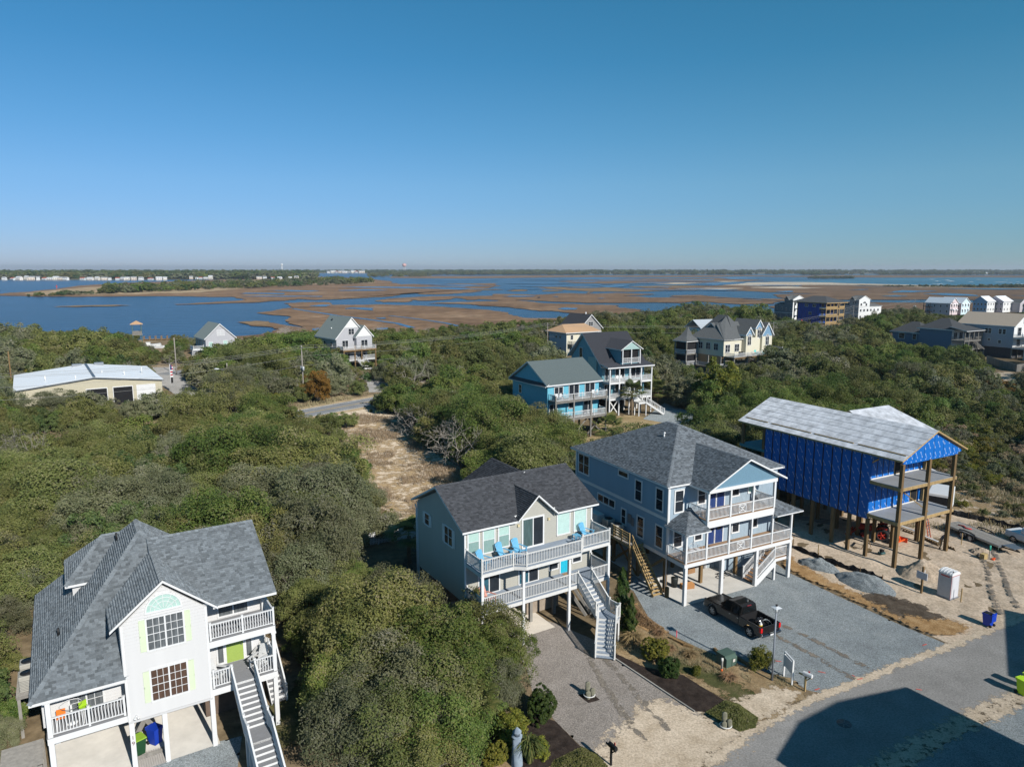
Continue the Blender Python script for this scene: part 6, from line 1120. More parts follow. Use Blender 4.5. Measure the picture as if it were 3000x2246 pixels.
def trunk(seed, R, Hc, zc, mat, nlimb=6, r0=.16, spread=.75):
    rg = random.Random(seed); m = MB()
    for k in range(nlimb):
        a = k*6.283/nlimb+rg.uniform(-.5, .5); e = rg.uniform(.45, 1.0)*spread; p = [(rg.uniform(-.12, .12), rg.uniform(-.12, .12), 0.0)]
        for t in (.3, .6, 1.0): p.append((math.cos(a+rg.uniform(-.35, .35))*R*e*t, math.sin(a+rg.uniform(-.35, .35))*R*e*t, zc*.35*(.3+t)+Hc*.75*t*rg.uniform(.6, 1.15)))
        m.tube(p, [r0, r0*.75, r0*.5, r0*.16], 5, cap=False)
    return m.mesh('trunk', mat)
def bare_tree(seed, Hh, spread, n0=5, depth=4, mat=None, r0=.12, twigs=True):
    rg = np.random.default_rng(seed); segs = []
    def grow(p, d, L, r, k):
        q = p
        for s_ in range(2):
            d = d+rg.normal(size=3)*.22; d /= np.linalg.norm(d); q2 = q+d*L/2; segs.append((q, q2, r*(1-.25*s_), r*(1-.25*(s_+1)))); q = q2
        if k == 0: return
        for j in range(rg.integers(2, 4)): e = d+rg.normal(size=3)*.62+np.array((0, 0, .12)); e /= np.linalg.norm(e); grow(q, e, L*rg.uniform(.58, .8), r*.55, k-1)
    for i in range(n0):
        a = i*6.283/n0+rg.uniform(-.4, .4); d = np.array((math.cos(a)*spread, math.sin(a)*spread, 1.0)); grow(np.array((0., 0, 0)), d/np.linalg.norm(d), Hh*.42, r0, depth)
    V = []; Q = []
    for p, q, ra, rb in segs:
        ra, rb = max(ra, .012), max(rb, .009); d = q-p; u = np.cross(d, (.3, .5, .8)); u /= np.linalg.norm(u)+1e-9; w = np.cross(d, u); w /= np.linalg.norm(w)+1e-9; j = len(V)
        for c, r in ((p, ra), (q, rb)):
            for k in range(3): a = 2.094*k; V.append(c+r*(math.cos(a)*u+math.sin(a)*w))
        Q += [(j+k, j+(k+1) % 3, j+3+(k+1) % 3, j+3+k) for k in range(3)]
    return fast('branches', np.array(V), np.array(Q), mat or LM['bare'])
def palm_head(seed, n=26, L=1.0, blades=22, mat=None, up=.25, droop=.35):
    rg = np.random.default_rng(seed); V = []; Q = []; C = []
    for i in range(n):
        az = rg.uniform(0, 6.283); el = rg.uniform(-.35, 1.25); d = np.array((math.cos(az)*math.cos(el), math.sin(az)*math.cos(el), math.sin(el)+up*.3)); s_ = L*rg.uniform(.8, 1.15); h = d*s_*.8; side = np.cross(d, (0, 0, 1.)); side /= np.linalg.norm(side)+1e-9; nn_ = np.cross(side, d); j = len(V)
        V += [side*.012, h+side*.012, h-side*.012, -side*.012]; Q.append((j, j+1, j+2, j+3)); c = rg.beta(2, 2); C.append(c)
        for b in range(blades):
            a = (b/(blades-1)-.5)*3.6; e = d*math.cos(a)+side*math.sin(a); l = s_*.62*(1-.25*abs(a)/1.8); w = .028*L; tip = h+e*l-np.array((0, 0, droop*l*.7)); mid = h+e*l*.55+nn_*.03; o_ = np.cross(e, nn_)*w; j = len(V)
            V += [h, mid+o_, tip, mid-o_]; Q.append((j, j+1, j+2, j+3)); C.append(np.clip(c+rg.normal(0, .12), 0, 1))
    return fast('fronds', np.array(V), np.array(Q), mat or LM['palm'], C)
def spray(seed, n, L, w, mat, spread=1.0, lift=.6, name='blades', r0=.1):
    """tuft of arching narrow blades"""
    rg = np.random.default_rng(seed); V = []; Q = []; C = []
    for i in range(n):
        az = rg.uniform(0, 6.283); s_ = rg.uniform(.15, 1)*spread; l = L*rg.uniform(.6, 1.1); o_ = np.array((math.cos(az), math.sin(az), 0)); p0 = o_*rg.uniform(0, r0); p1 = p0+o_*l*.4*s_+np.array((0, 0, l*lift)); p2 = p0+o_*l*s_+np.array((0, 0, l*lift*(1.15-s_*.75))); side = np.array((-o_[1], o_[0], 0))*w; j = len(V)
        V += [p0-side, p0+side, p1+side*.8, p1-side*.8, p2]; Q += [(j, j+1, j+2, j+3), (j+3, j+2, j+4, j+4)]; c = rg.beta(2, 2); C += [c, c]
    Q = [q if q[2] != q[3] else (q[0], q[1], q[2], q[2]) for q in Q]
    V = np.array(V); Q4 = np.array([q for q in Q if len(set(q)) == 4]); Q3 = np.array([(q[0], q[1], q[2]) for q in Q if len(set(q)) == 3])
    # triangles become slim quads
    j = len(V); add = []; q4 = []
    for t in Q3: add.append(V[t[2]]+np.array((.002, 0, 0))); q4.append((t[0], t[1], t[2], j)); j += 1
    return fast(name, np.vstack([V, np.array(add)]), np.vstack([Q4, np.array(q4)]), mat, np.concatenate([C[::2], C[1::2]]))
# --- prototypes (unlinked meshes shared by every copy)
SPEC = {}
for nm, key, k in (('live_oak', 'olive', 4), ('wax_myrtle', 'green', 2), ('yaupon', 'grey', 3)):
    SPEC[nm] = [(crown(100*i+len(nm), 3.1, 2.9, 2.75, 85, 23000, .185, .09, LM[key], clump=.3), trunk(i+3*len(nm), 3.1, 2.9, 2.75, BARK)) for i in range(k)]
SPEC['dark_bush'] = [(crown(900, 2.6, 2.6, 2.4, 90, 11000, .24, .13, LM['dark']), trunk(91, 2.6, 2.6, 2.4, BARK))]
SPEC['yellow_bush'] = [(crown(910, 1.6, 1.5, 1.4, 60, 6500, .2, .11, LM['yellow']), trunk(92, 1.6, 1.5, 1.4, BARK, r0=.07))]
SPEC['rust_bush'] = [(crown(920, 2.2, 2.7, 2.4, 80, 8000, .24, .12, LM['rust']), trunk(93, 2.2, 2.6, 2.4, BARK, r0=.1))]
SPEC['bare_tree'] = [(bare_tree(5, 5.0, .75, 6, 5), None), (bare_tree(8, 4.4, .9, 6, 5), None)]
NAMES = {'live_oak': 'live_oak', 'wax_myrtle': 'wax_myrtle', 'yaupon': 'yaupon_tree', 'dark_bush': 'evergreen_tree', 'yellow_bush': 'yellow_green_bush', 'rust_bush': 'rusty_cedar', 'bare_tree': 'bare_tree'}
LOOK = {'live_oak': 'olive-leaved rounded live oak', 'wax_myrtle': 'brighter green wax myrtle', 'yaupon': 'grey-green twiggy yaupon', 'dark_bush': 'dense dark evergreen', 'yellow_bush': 'yellow-green low bush', 'rust_bush': 'rust-coloured cedar', 'bare_tree': 'leafless grey tree'}
def plant(sp, var, loc, sc, rz, label, group, cat='tree'):
    cr_, tr_ = SPEC[sp][var % len(SPEC[sp])]; e = empty(NAMES[sp], loc, rz, label, cat, group); e.scale = sc
    link('branches' if sp == 'bare_tree' else 'crown', cr_, e)
    if tr_: link('trunk', tr_, e)
    return e
# --- where the photo shows no foliage: (outline in photo pixels, distance of what stands there)
CLEAR = [([q1(*q) for q in [(150, 1720), (185, 690), (372, 380), (620, 240), (900, 180), (1520, 150), (1640, 600), (1690, 700), (1690, 1060), (1760, 1250), (1800, 1700), (0, 1700), (0, 1560), (130, 1480), (120, 1290)]], 52),
 ([zc6(*q) for q in [(-40, 900), (60, 980), (110, 1080), (110, 1300), (60, 1450), (110, 1700), (-40, 1700)]], 50),
 ([(1218, 1467), (1272, 1422), (1438, 1338), (1540, 1378), (1656, 1357), (1680, 1340), (1678, 1305), (1950, 1233), (1985, 1238), (2170, 1320), (2173, 1225), (2256, 1160), (2740, 1262), (2815, 1310), (2790, 1500), (3100, 1560), (3100, 2400), (1640, 2400), (1701, 2191), (1514, 2108), (1559, 2027), (1538, 1945), (1441, 1868), (1391, 1799), (1298, 1706), (1224, 1680)], 78),
 ([zc6(*q) for q in [(480, 430), (530, 395), (785, 345), (800, 640), (650, 600), (500, 560), (470, 500)]], 66),
 ([zc5(*q) for q in [(-20, 480), (250, 450), (270, 560), (590, 560), (620, 700), (860, 800), (900, 950), (1060, 1000), (1180, 1060), (1080, 1140), (860, 1230), (640, 1300), (690, 1440), (500, 1360), (360, 1200), (330, 1100), (240, 950), (200, 800), (60, 650), (-20, 600)]], 112),
 ([zM(*q) for q in [(980, 860), (1120, 800), (1330, 770), (1610, 760), (1600, 850), (1070, 945), (1020, 900)]], 152),
 ([zM(*q) for q in [(1195, 290), (1330, 120), (1510, 145), (1680, 295), (1690, 440), (1660, 500), (1640, 570), (1540, 560), (1480, 500), (1420, 410), (1350, 340)]], 200),
 ([zM(*q) for q in [(1610, 620), (1740, 600), (1670, 690), (1640, 740), (1610, 720)]], 165),
 ([zl(*q) for q in [(1555, 290), (1680, 165), (1770, 190), (1905, 310), (1890, 340), (1660, 355), (1600, 420), (1520, 480), (1490, 370)]], 222),
 ([zl(*q) for q in [(1230, 540), (1290, 420), (1500, 440), (1490, 540), (1450, 600), (1640, 770), (1300, 740), (1310, 640)]], 195),
 ([zl(*q) for q in [(1080, 250), (1165, 250), (1360, 300), (1330, 400), (1160, 360), (1090, 335)]], 262),
 ([zl(*q) for q in [(115, 735), (130, 605), (680, 510), (1190, 530), (1310, 640), (1310, 735), (1090, 775), (880, 805), (830, 800), (650, 735), (560, 770), (200, 870), (150, 900)]], 160),
 ([zh(*q) for q in [(45, 615), (190, 500), (490, 480), (625, 300), (830, 265), (970, 275), (1110, 330), (1180, 505), (1160, 720), (1230, 800), (1330, 850), (1520, 925), (1380, 1000), (1240, 980), (1140, 1030), (900, 1080), (720, 1110), (600, 1130), (540, 1030), (420, 930), (340, 890), (330, 830), (75, 680)]], 140),
 ([zh(*q) for q in [(285, 245), (365, 185), (370, 130), (400, 80), (610, 100), (695, 205), (720, 260), (600, 330), (500, 440), (430, 440), (330, 370)]], 262),
 ([zh(*q) for q in [(1340, 330), (1460, 200), (1740, 130), (2040, 280), (2110, 370), (2090, 430), (1760, 480), (1750, 550), (1480, 540), (1360, 500)]], 190),
 ([zR(*q) for q in [(1165, 410), (1440, 335), (1620, 320), (1780, 255), (2300, 280), (2300, 640), (1930, 625), (1900, 600), (1650, 540), (1440, 535), (1170, 490)]], 252),
 ([zR(*q) for q in [(1395, 185), (1430, 135), (2300, 140), (2300, 262), (1720, 290), (1600, 285), (1400, 270)]], 445),
 ([zR(*q) for q in [(180, 190), (290, 120), (440, 110), (740, 175), (760, 360), (600, 400), (540, 350), (350, 320), (180, 280)]], 400),
 ([zR(*q) for q in [(750, 200), (830, 130), (980, 125), (1085, 205), (1070, 250), (960, 280), (900, 320), (750, 300)]], 400),
 ([zR(*q) for q in [(700, 840), (1040, 880), (1030, 915), (720, 905)]], 168), ([zR(*q) for q in [(1900, 630), (2300, 670), (2300, 745), (2000, 742), (1930, 700)]], 205),
 ([zR(*q) for q in [(2010, 760), (2200, 740), (2200, 770), (2060, 830), (1990, 880), (1970, 860)]], 185), ([zc5(*q) for q in [(1640, 80), (1800, 55), (2212, 20), (2212, 500), (1965, 490), (1950, 400), (1670, 280)]], 130),
 ([zb(*q) for q in [(-60, 900), (280, 860), (560, 880), (760, 1080), (560, 1400), (-60, 1400)]], 40),
 ([(-50, 640), (3050, 640), (3050, 905), (2300, 905), (2050, 885), (1950, 905), (1700, 925), (1380, 945), (1180, 960), (900, 968), (700, 985), (560, 985), (0, 955)], 9999)]
FOOT = [(P1, T1, -9.5, 7, -7, 15), (P2, T2, -5, 9.5, -6, 13), (P3, T3, -2.5, 13.5, -2, 18), (P4, T4, -1.5, 15, -3, 20.5), ((12.6, 111.3), 32, -8.5, 4.5, -1.5, 13), (P6, T6, -4, 9, -5, 14.5), ((16.8, 217.5), 33, -2, 14, -4, 11), ((27.5, 248), 30, -6, 6, -2, 14), (P9, T9, -6, 23, -6, 14), ((-90.6, 209), 38, -5, 10, -5, 12), ((-45.6, 187.2), 40, -1.5, 11.5, -6, 15), (PF, math.degrees(tf), -2, 27, -3, 25), ((135.6, 234.6), 29, -2, 12, -7, 12), ((134.4, 216.3), 29, -2, 12, -7, 12), ((149.2, 210.5), 30, -2, 14, -6, 18), ((250, 407), 31, -3, 22, -4, 16), ((286, 429), 31, -3, 34, -5, 14), ((136.2, 308.8), 30, -2, 15, -3, 19), ((138, 350), 30, -2, 22, -3, 14), ((168, 345), 30, -2, 22, -3, 14), ((70, 236), 20, -10, 8, -3, 12), ((-40, 130.6), 36.9, -200, 420, -6, 6.2), (hw[0].tolist(), math.degrees(math.atan2(hd[1], hd[0])), -200, 420, -5.5, 5.8)]
def in_foot(X, Y, m_=0.0):
    r = np.zeros(X.shape, bool)
    for (lx, ly), th, x0, x1, y0, y1 in FOOT:
        c, s_ = math.cos(math.radians(th)), math.sin(math.radians(th)); u = (X-lx)*c+(Y-ly)*s_; v = -(X-lx)*s_+(Y-ly)*c; r |= (u > x0-m_) & (u < x1+m_) & (v > y0-m_) & (v < y1+m_)
    return r
GROUNDCLEAR = [lot, [(38, 68), (62, 60), (92, 84), (72, 106), (46, 96)], edge_far+edge_near, [G(*zc5(*q)) for q in [(-20, 470), (640, 550), (720, 800), (1150, 1050), (860, 1230), (700, 1480), (330, 1250), (230, 950)]]]
def blocked(X, Y, R, T_):
    bad = in_foot(X, Y)
    for g in GROUNDCLEAR: bad |= inpoly(g, X, Y)
    sm = [(0, 1.04), (-.5, .97), (.5, .97), (-1.12, .6), (1.12, .6), (-1.0, .35), (1.0, .35), (0, .45), (-.7, .25), (.7, .25), (0, .1)]
    for a, b in sm:
        dz = CAMH-T_*b; zc = Y*CP+dz*SP; px = 1500+FPX*(X+a*R)/zc; py = 1123+FPX*(dz*CP-Y*SP)/zc
        for poly, D in CLEAR: bad |= inpoly(poly, px, py) & (Y < D)
    return bad
def scatter(y0, y1, sp, seed):
    rg = np.random.default_rng(seed); ys = np.arange(y0, y1, sp*.87); o = []
    for i, y in enumerate(ys):
        w = y*.80+8; xs = np.arange(-w, w, sp)+(i % 2)*sp/2; o.append(np.stack([xs+rg.uniform(-.38, .38, len(xs))*sp, y+rg.uniform(-.38, .38, len(xs))*sp], -1))
    return np.vstack(o)
PTS = np.vstack([scatter(33, 72, 2.9, 1), scatter(72, 130, 3.5, 2), scatter(130, 215, 4.2, 3), scatter(215, 400, 5.0, 4)])
rg = np.random.default_rng(11); n = len(PTS); X, Y = PTS[:, 0], PTS[:, 1]
big = vnoise(X*.06, Y*.06, 31, 3)
S = np.clip(.92+.24*big+rg.normal(0, .24, n), .5, 1.6); S = np.where(Y < 72, S*.86, S); S = np.where(Y > 215, S*1.1, S)
pxb = 1500+FPX*X/(Y*CP+CAMH*SP); S = np.where((Y > 190) & (pxb > 780) & (pxb < 1650) & (Y > 225), S*.45, S)        # low scrub along the marsh
zoneR = inpoly([(40, 72), (62, 62), (120, 90), (120, 150), (70, 128)], X, Y); S = np.where(zoneR, S*.62, S)
inA = inpoly([(-14, 33), (8, 33), (3.5, 36), (1.5, 40), (-1, 46), (-6, 56), (-12, 54)], X, Y); S = np.where(inA, S*np.clip(.95, 0, 1), S)
R_ = 3.1*S; T_ = 5.6*S; bad = blocked(X, Y, R_, T_)
S2 = np.where(bad, S*.6, S); bad2 = blocked(X, Y, 3.1*S2, 5.6*S2); S2b = np.where(bad2, S*.36, S2); bad3 = blocked(X, Y, 3.1*S2b, 5.6*S2b); keep = ~bad3; S = S2b
pxc = 1500+FPX*X/(Y*CP+(CAMH-3)*SP); pyc = 1123+FPX*((CAMH-3)*CP-Y*SP)/(Y*CP+(CAMH-3)*SP); keep &= (pxc > -160) & (pxc < 3160) & (pyc < 2420); 
# shoreline
LANDP = sp+near; keep &= inpoly(LANDP, X, Y-4)
X, Y, S, big = X[keep], Y[keep], S[keep], big[keep]; n = len(X); u = rg.uniform(size=n); sel = vnoise(X*.045, Y*.045, 77, 3)*.6+rg.normal(0, .28, n)
spc = np.where(u < .035, 'bare_tree', np.where(u < .06, 'yellow_bush', np.where(u < .12, 'dark_bush', np.where(sel > .28, 'wax_myrtle', np.where(sel < -.25, 'yaupon', 'live_oak')))))
spc = np.where((spc == 'dark_bush') & (Y > 180), 'live_oak', spc); spc = np.where((Y < 62) & (spc == 'bare_tree'), 'yaupon', spc)
mx_ = (Y > 150) & (u > .86); spc = np.where(mx_, 'bare_tree', spc)
app = S/Y; app = np.where(spc == 'yellow_bush', app*.5, app); order = np.argsort(-app); NIND = 281
def zone(x, y):
    if y < 58 and x > -15: return 'between the white house and the taupe house'
    if x < -14 and y < 60: return 'around the white house with lime shutters'
    if x < -2 and y < 125: return 'in the thicket behind the white house'
    if x < 26 and y < 125: return 'in the thicket behind the taupe house'
    if y < 125: return 'in the thicket behind the unfinished blue house'
    return 'beyond the two-lane road'
for k in order[:NIND]:
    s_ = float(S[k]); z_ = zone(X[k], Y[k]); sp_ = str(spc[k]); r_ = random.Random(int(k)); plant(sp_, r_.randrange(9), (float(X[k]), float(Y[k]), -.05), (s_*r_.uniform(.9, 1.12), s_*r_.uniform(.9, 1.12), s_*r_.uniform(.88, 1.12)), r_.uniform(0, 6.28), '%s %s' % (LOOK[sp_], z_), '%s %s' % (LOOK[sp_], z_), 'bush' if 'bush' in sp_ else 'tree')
# the rest of the wood as one mass
def gn_scatter(name, P, rot, scl, idx, meshes, label):
    col = bpy.data.collections.new(name+'_kinds')
    for i, m_ in enumerate(meshes): col.objects.link(bpy.data.objects.new('%s_kind_%02d' % (name, i), m_))
    me = bpy.data.meshes.new(name); me.vertices.add(len(P)); me.vertices.foreach_set('co', np.asarray(P, np.float32).ravel())
    for an, val, ty in (('rot', rot, 'FLOAT'), ('kidx', idx, 'INT')): at = me.attributes.new(an, ty, 'POINT'); at.data.foreach_set('value', np.asarray(val, np.float32 if ty == 'FLOAT' else np.int32))
    at = me.attributes.new('scl', 'FLOAT_VECTOR', 'POINT'); at.data.foreach_set('vector', np.asarray(scl, np.float32).ravel())
    o = link(name, me); tag(o, label, None, None, 'stuff'); md = o.modifiers.new('scatter', 'NODES'); t = bpy.data.node_groups.new(name+'_nodes', 'GeometryNodeTree'); md.node_group = t
    t.interface.new_socket('Geometry', in_out='INPUT', socket_type='NodeSocketGeometry'); t.interface.new_socket('Geometry', in_out='OUTPUT', socket_type='NodeSocketGeometry')
    N = lambda k: t.nodes.new(k); gi, go = N('NodeGroupInput'), N('NodeGroupOutput'); ci = N('GeometryNodeCollectionInfo'); ci.inputs['Collection'].default_value = col; ci.inputs['Separate Children'].default_value = True; ci.inputs['Reset Children'].default_value = True
    ip = N('GeometryNodeInstanceOnPoints'); ip.inputs['Pick Instance'].default_value = True
    def na(nm, ty): a = N('GeometryNodeInputNamedAttribute'); a.data_type = ty; a.inputs['Name'].default_value = nm; return a.outputs['Attribute']
    cx = N('ShaderNodeCombineXYZ'); t.links.new(na('rot', 'FLOAT'), cx.inputs[2]); t.links.new(gi.outputs[0], ip.inputs['Points']); t.links.new(ci.outputs[0], ip.inputs['Instance']); t.links.new(na('kidx', 'INT'), ip.inputs['Instance Index']); t.links.new(cx.outputs[0], ip.inputs['Rotation']); t.links.new(na('scl', 'FLOAT_VECTOR'), ip.inputs['Scale']); t.links.new(ip.outputs[0], go.inputs[0]); return o
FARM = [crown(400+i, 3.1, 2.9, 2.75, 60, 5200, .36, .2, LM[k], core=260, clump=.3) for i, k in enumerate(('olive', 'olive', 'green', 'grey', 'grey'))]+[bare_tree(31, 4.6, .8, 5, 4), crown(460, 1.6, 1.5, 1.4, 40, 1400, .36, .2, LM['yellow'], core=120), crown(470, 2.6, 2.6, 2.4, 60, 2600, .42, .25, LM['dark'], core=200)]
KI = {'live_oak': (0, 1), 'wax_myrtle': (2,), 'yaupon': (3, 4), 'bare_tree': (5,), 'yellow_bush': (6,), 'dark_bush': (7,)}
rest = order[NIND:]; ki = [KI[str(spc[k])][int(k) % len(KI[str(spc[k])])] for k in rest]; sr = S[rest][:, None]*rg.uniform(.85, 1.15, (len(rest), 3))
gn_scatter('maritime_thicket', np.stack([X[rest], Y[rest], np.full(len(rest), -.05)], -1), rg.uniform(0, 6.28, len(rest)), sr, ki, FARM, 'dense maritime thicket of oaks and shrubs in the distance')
for k, (x_, y_, s_, sp_) in enumerate(((-8.6, 35.2, .8, 'yaupon'), (-6.2, 34.6, .85, 'live_oak'), (-3.9, 34.6, .75, 'wax_myrtle'), (-9.0, 38.2, .8, 'live_oak'), (-6.6, 37.4, .95, 'yaupon'), (-4.2, 37.6, .85, 'live_oak'), (-1.7, 45.4, .74, 'live_oak'), (-1.1, 42.2, .66, 'wax_myrtle'), (-.8, 39.7, .5, 'yaupon'))): plant(sp_, k, (x_, y_, -.05), (s_, s_, s_), k*1.1, '%s between the white house and the taupe house' % LOOK[sp_], '%s between the white house and the taupe house' % LOOK[sp_])
# ================================================================== VEHICLES, FURNITURE, SMALL THINGS
def thing(name, loc, rz, label, cat, group=None): return empty(name, loc, rz, label, cat, group)
def bev(o, w=.02, seg=2):
    md = o.modifiers.new('bevel', 'BEVEL'); md.width = w; md.segments = seg; md.limit_method = 'ANGLE'; md.angle_limit = math.radians(40); return o
def wheel(par, x, y, z, r, w, rim_mat, side, spokes=6, name='wheel'):
    m = MB(); n = 24; pr = [(r*.62, -w/2), (r*.93, -w/2), (r, -w*.32), (r, w*.32), (r*.93, w/2), (r*.62, w/2)]; V = []; F = []
    for i in range(n):
        a = 2*math.pi*i/n
        for (rr, yy) in pr: V.append((rr*math.cos(a), yy, rr*math.sin(a)))
    k = len(pr)
    for i in range(n):
        for j in range(k): F.append((i*k+j, i*k+(j+1) % k, ((i+1) % n)*k+(j+1) % k, ((i+1) % n)*k+j))
    m.add(V, F, 0, True); t = m.build(name, M('tyre_rubber', (.02, .02, .021), .85, .2, 10), par, (x, y, z))
    m = MB(); yo = side*w*.38
    for s_ in range(spokes): a = 2*math.pi*s_/spokes; m.bar((0, yo, 0), (math.cos(a)*r*.63, yo*1.02, math.sin(a)*r*.63), r*.17, .04, up=(0, 1, 0))
    for i in range(n): a, b = 2*math.pi*i/n, 2*math.pi*(i+1)/n; m.bar((math.cos(a)*r*.63, yo, math.sin(a)*r*.63), (math.cos(b)*r*.63, yo, math.sin(b)*r*.63), .05, .035, up=(0, 1, 0))
    m.tube([(0, yo-.04*side, 0), (0, yo+.03*side, 0)], r*.16, 10); m.build('rim', rim_mat, t)
    MB().tube([(0, -w*.1, 0), (0, w*.1, 0)], r*.6, 16).build('hub', BLACK, t); return t
# ---------- black pickup truck
CARB = M('black_car_paint', (.012, .011, .011), .18, .1, 1, spec=.6); CHROME = M('chrome', (.55, .56, .58), .15, .05, metal=1.0); RIM = M('alloy_rim', (.45, .45, .46), .3, .05, metal=.8); TAIL = M('tail_light_red', (.55, .01, .01), .2, .1); CGL = M('car_glass', (.008, .01, .011), .04, .1, spec=.7)
TR = (17.33, 50.31); TRA = math.radians(118.3)
t = thing('pickup_truck', (*TR, .01), TRA, 'black crew-cab pickup truck parked on the grey gravel drive', 'truck')   # +x is forward
def loft(m, secs, mi=0):
    """secs: list of (x, [(y,z)...]) rings of equal count"""
    b = len(m.v); k = len(secs[0][1])
    for x, ring in secs: m.v += [(x, y, z) for y, z in ring]
    fs = [(b+i*k+j, b+i*k+(j+1) % k, b+(i+1)*k+(j+1) % k, b+(i+1)*k+j) for i in range(len(secs)-1) for j in range(k)]+[tuple(range(b, b+k)), tuple(range(b+(len(secs)-1)*k, b+len(secs)*k))[::-1]]
    m.f += fs; m.mi += [mi]*len(fs); m.sm += [False]*len(fs)
def ring(w, z0, z1, tw=None): tw = w if tw is None else tw; return [(-w*.94, z0), (-w, z0+.12), (-w*1.0, (z0+z1)/2), (-tw*.985, z1-.06), (-tw*.9, z1), (tw*.9, z1), (tw*.985, z1-.06), (w*1.0, (z0+z1)/2), (w, z0+.12), (w*.94, z0)]
def side_profile(x0, x1, zt0, zt1, arches, zb=.5):
    P = [(x0, zb)]
    for cx, r in sorted(arches):
        for i in range(9): a = math.pi-math.pi*i/8; P.append((cx+math.cos(a)*r, max(zb, .42+math.sin(a)*r)))
    P += [(x1, zb), (x1, zt1), (x0, zt0)]; return P
m = MB()
def slab(m, P, y0, y1, mi=0):
    n = len(P); m.add([(x, y0, z) for x, z in P]+[(x, y1, z) for x, z in P], [tuple(range(n)), tuple(range(n, 2*n))[::-1]]+[((i+1) % n, i, n+i, n+(i+1) % n) for i in range(n)], mi)
A = .52; fr, rr = 1.95, -1.8
for s_ in (-1, 1):   # body sides with wheel arches: front fender+doors, then bed side
    slab(m, side_profile(-.72, 2.85, 1.12, 1.04, [(fr, A)]), s_*.86, s_*1.0); slab(m, side_profile(-2.85, -.76, 1.2, 1.2, [(rr, A)]), s_*.86, s_*1.0)
m.box(-.72, 1.3, -.86, .86, .5, 1.1); bev(m.build('body', CARB, t), .035, 3)
m = MB(); loft(m, [(1.25, [(-.93, 1.02), (-.9, 1.16), (-.5, 1.23), (.5, 1.23), (.9, 1.16), (.93, 1.02)]), (2.5, [(-.9, .98), (-.86, 1.1), (-.5, 1.17), (.5, 1.17), (.86, 1.1), (.9, .98)]), (2.86, [(-.84, .9), (-.8, .98), (-.5, 1.04), (.5, 1.04), (.8, .98), (.84, .9)])]); m.box(2.5, 2.85, -.86, .86, .62, 1.0); bev(m.build('hood', CARB, t), .02)
m = MB(); cab = [(1.42, [(-.88, 1.1), (-.84, 1.16), (.84, 1.16), (.88, 1.1)]), (.62, [(-.9, 1.1), (-.72, 1.84), (.72, 1.84), (.9, 1.1)]), (.2, [(-.9, 1.1), (-.7, 1.9), (.7, 1.9), (.9, 1.1)]), (-.5, [(-.9, 1.1), (-.7, 1.88), (.7, 1.88), (.9, 1.1)]), (-.78, [(-.88, 1.1), (-.7, 1.82), (.7, 1.82), (.88, 1.1)])]
loft(m, cab); bev(m.build('cab', CARB, t), .04, 3)
m = MB(); m.add([(1.36, -.76, 1.2), (1.36, .76, 1.2), (.68, .64, 1.8), (.68, -.64, 1.8)], [(0, 1, 2, 3)]); g = m.mesh('windshield', CGL); o = link('windshield', g, t, (.025, 0, .018))
for s_ in (-1, 1):
    for xa, xb in ((.22, 1.0), (-.6, .14)):
        yb, yt = .905, .735; m = MB(); xt = .62 if xb > .5 else xb-.02; m.add([(xa, s_*yb, 1.16), (xb, s_*yb, 1.16), (xt, s_*yt, 1.74), (xa+.02, s_*yt, 1.76)], [(0, 1, 2, 3)]); m.v = [(a, b+s_*.012, c) for a, b, c in m.v]; m.build('side_window', CGL, t)
    m = MB(); m.box(.95, 1.12, s_*.98 if s_ > 0 else -1.22, 1.22 if s_ > 0 else -.98, 1.16, 1.36); bev(m.build('mirror', CARB, t), .03)
    m = MB(); m.box(-2.9, -2.72, min(s_*.83, s_*1.012), max(s_*.83, s_*1.012), .82, 1.16); m.build('tail_light', TAIL, t)
    m = MB(); m.box(2.72, 2.9, min(s_*.6, s_*.9), max(s_*.6, s_*.9), .82, .96); m.build('headlight', M('lamp_lens', (.6, .6, .6), .1, .05), t)
    for x_ in (.12, -.66): MB().box(x_-.07, x_+.07, min(s_*1.0, s_*1.02), max(s_*1.0, s_*1.02), .98, 1.02).build('door_handle', CHROME, t)
    for cx in (fr, rr): wheel(t, cx, s_*.86, .42, .42, .28, RIM, s_)
m = MB(); m.add([(-.80, -.66, 1.3), (-.80, .66, 1.3), (-.77, .62, 1.74), (-.77, -.62, 1.74)], [(0, 1, 2, 3)]); o = m.build('rear_window', CGL, t); o.location = (-.02, 0, 0); MB().box(-.82, -.74, -.2, .2, 1.79, 1.825).build('brake_light', M('brake_red', (.25, .02, .03), .3, .1), t)
m = MB(); m.box(.1, -.45, -.55, .55, 1.895, 1.9); m.build('sunroof', CGL, t)
m = MB(); m.box(-2.8, -.78, -.86, .86, .58, .66); m.box(-.84, -.78, -.86, .86, .6, 1.2); m.build('bed', BLACK, t); m = MB(); m.box(-2.88, -2.8, -.84, .84, .64, 1.2); bev(m.build('tailgate', CARB, t), .015)
m = MB(); m.box(-3.02, -2.86, -.98, -.35, .48, .66); m.box(-3.02, -2.86, .35, .98, .48, .66); m.box(-3.0, -2.86, -.35, .35, .46, .58); bev(m.build('bumper', CHROME, t), .03); m = MB(); m.box(2.8, 2.96, -.95, .95, .45, .68); bev(m.build('bumper', CHROME, t), .03); MB().box(2.84, 2.9, -.58, .58, .7, .95).build('grille', BLACK, t); MB().box(-3.035, -3.02, -.16, .16, .5, .62).build('licence_plate', WHITE, t); MB().box(-2.885, -2.88, -.7, -.45, .78, .84).build('badge', CHROME, t); MB().box(-2.5, 2.4, -.75, .75, .35, .55).build('chassis', BLACK, t)
def tpt(x, y, z): c, s_ = math.cos(TRA), math.sin(TRA); return (TR[0]+x*c-y*s_, TR[1]+x*s_+y*c, z)
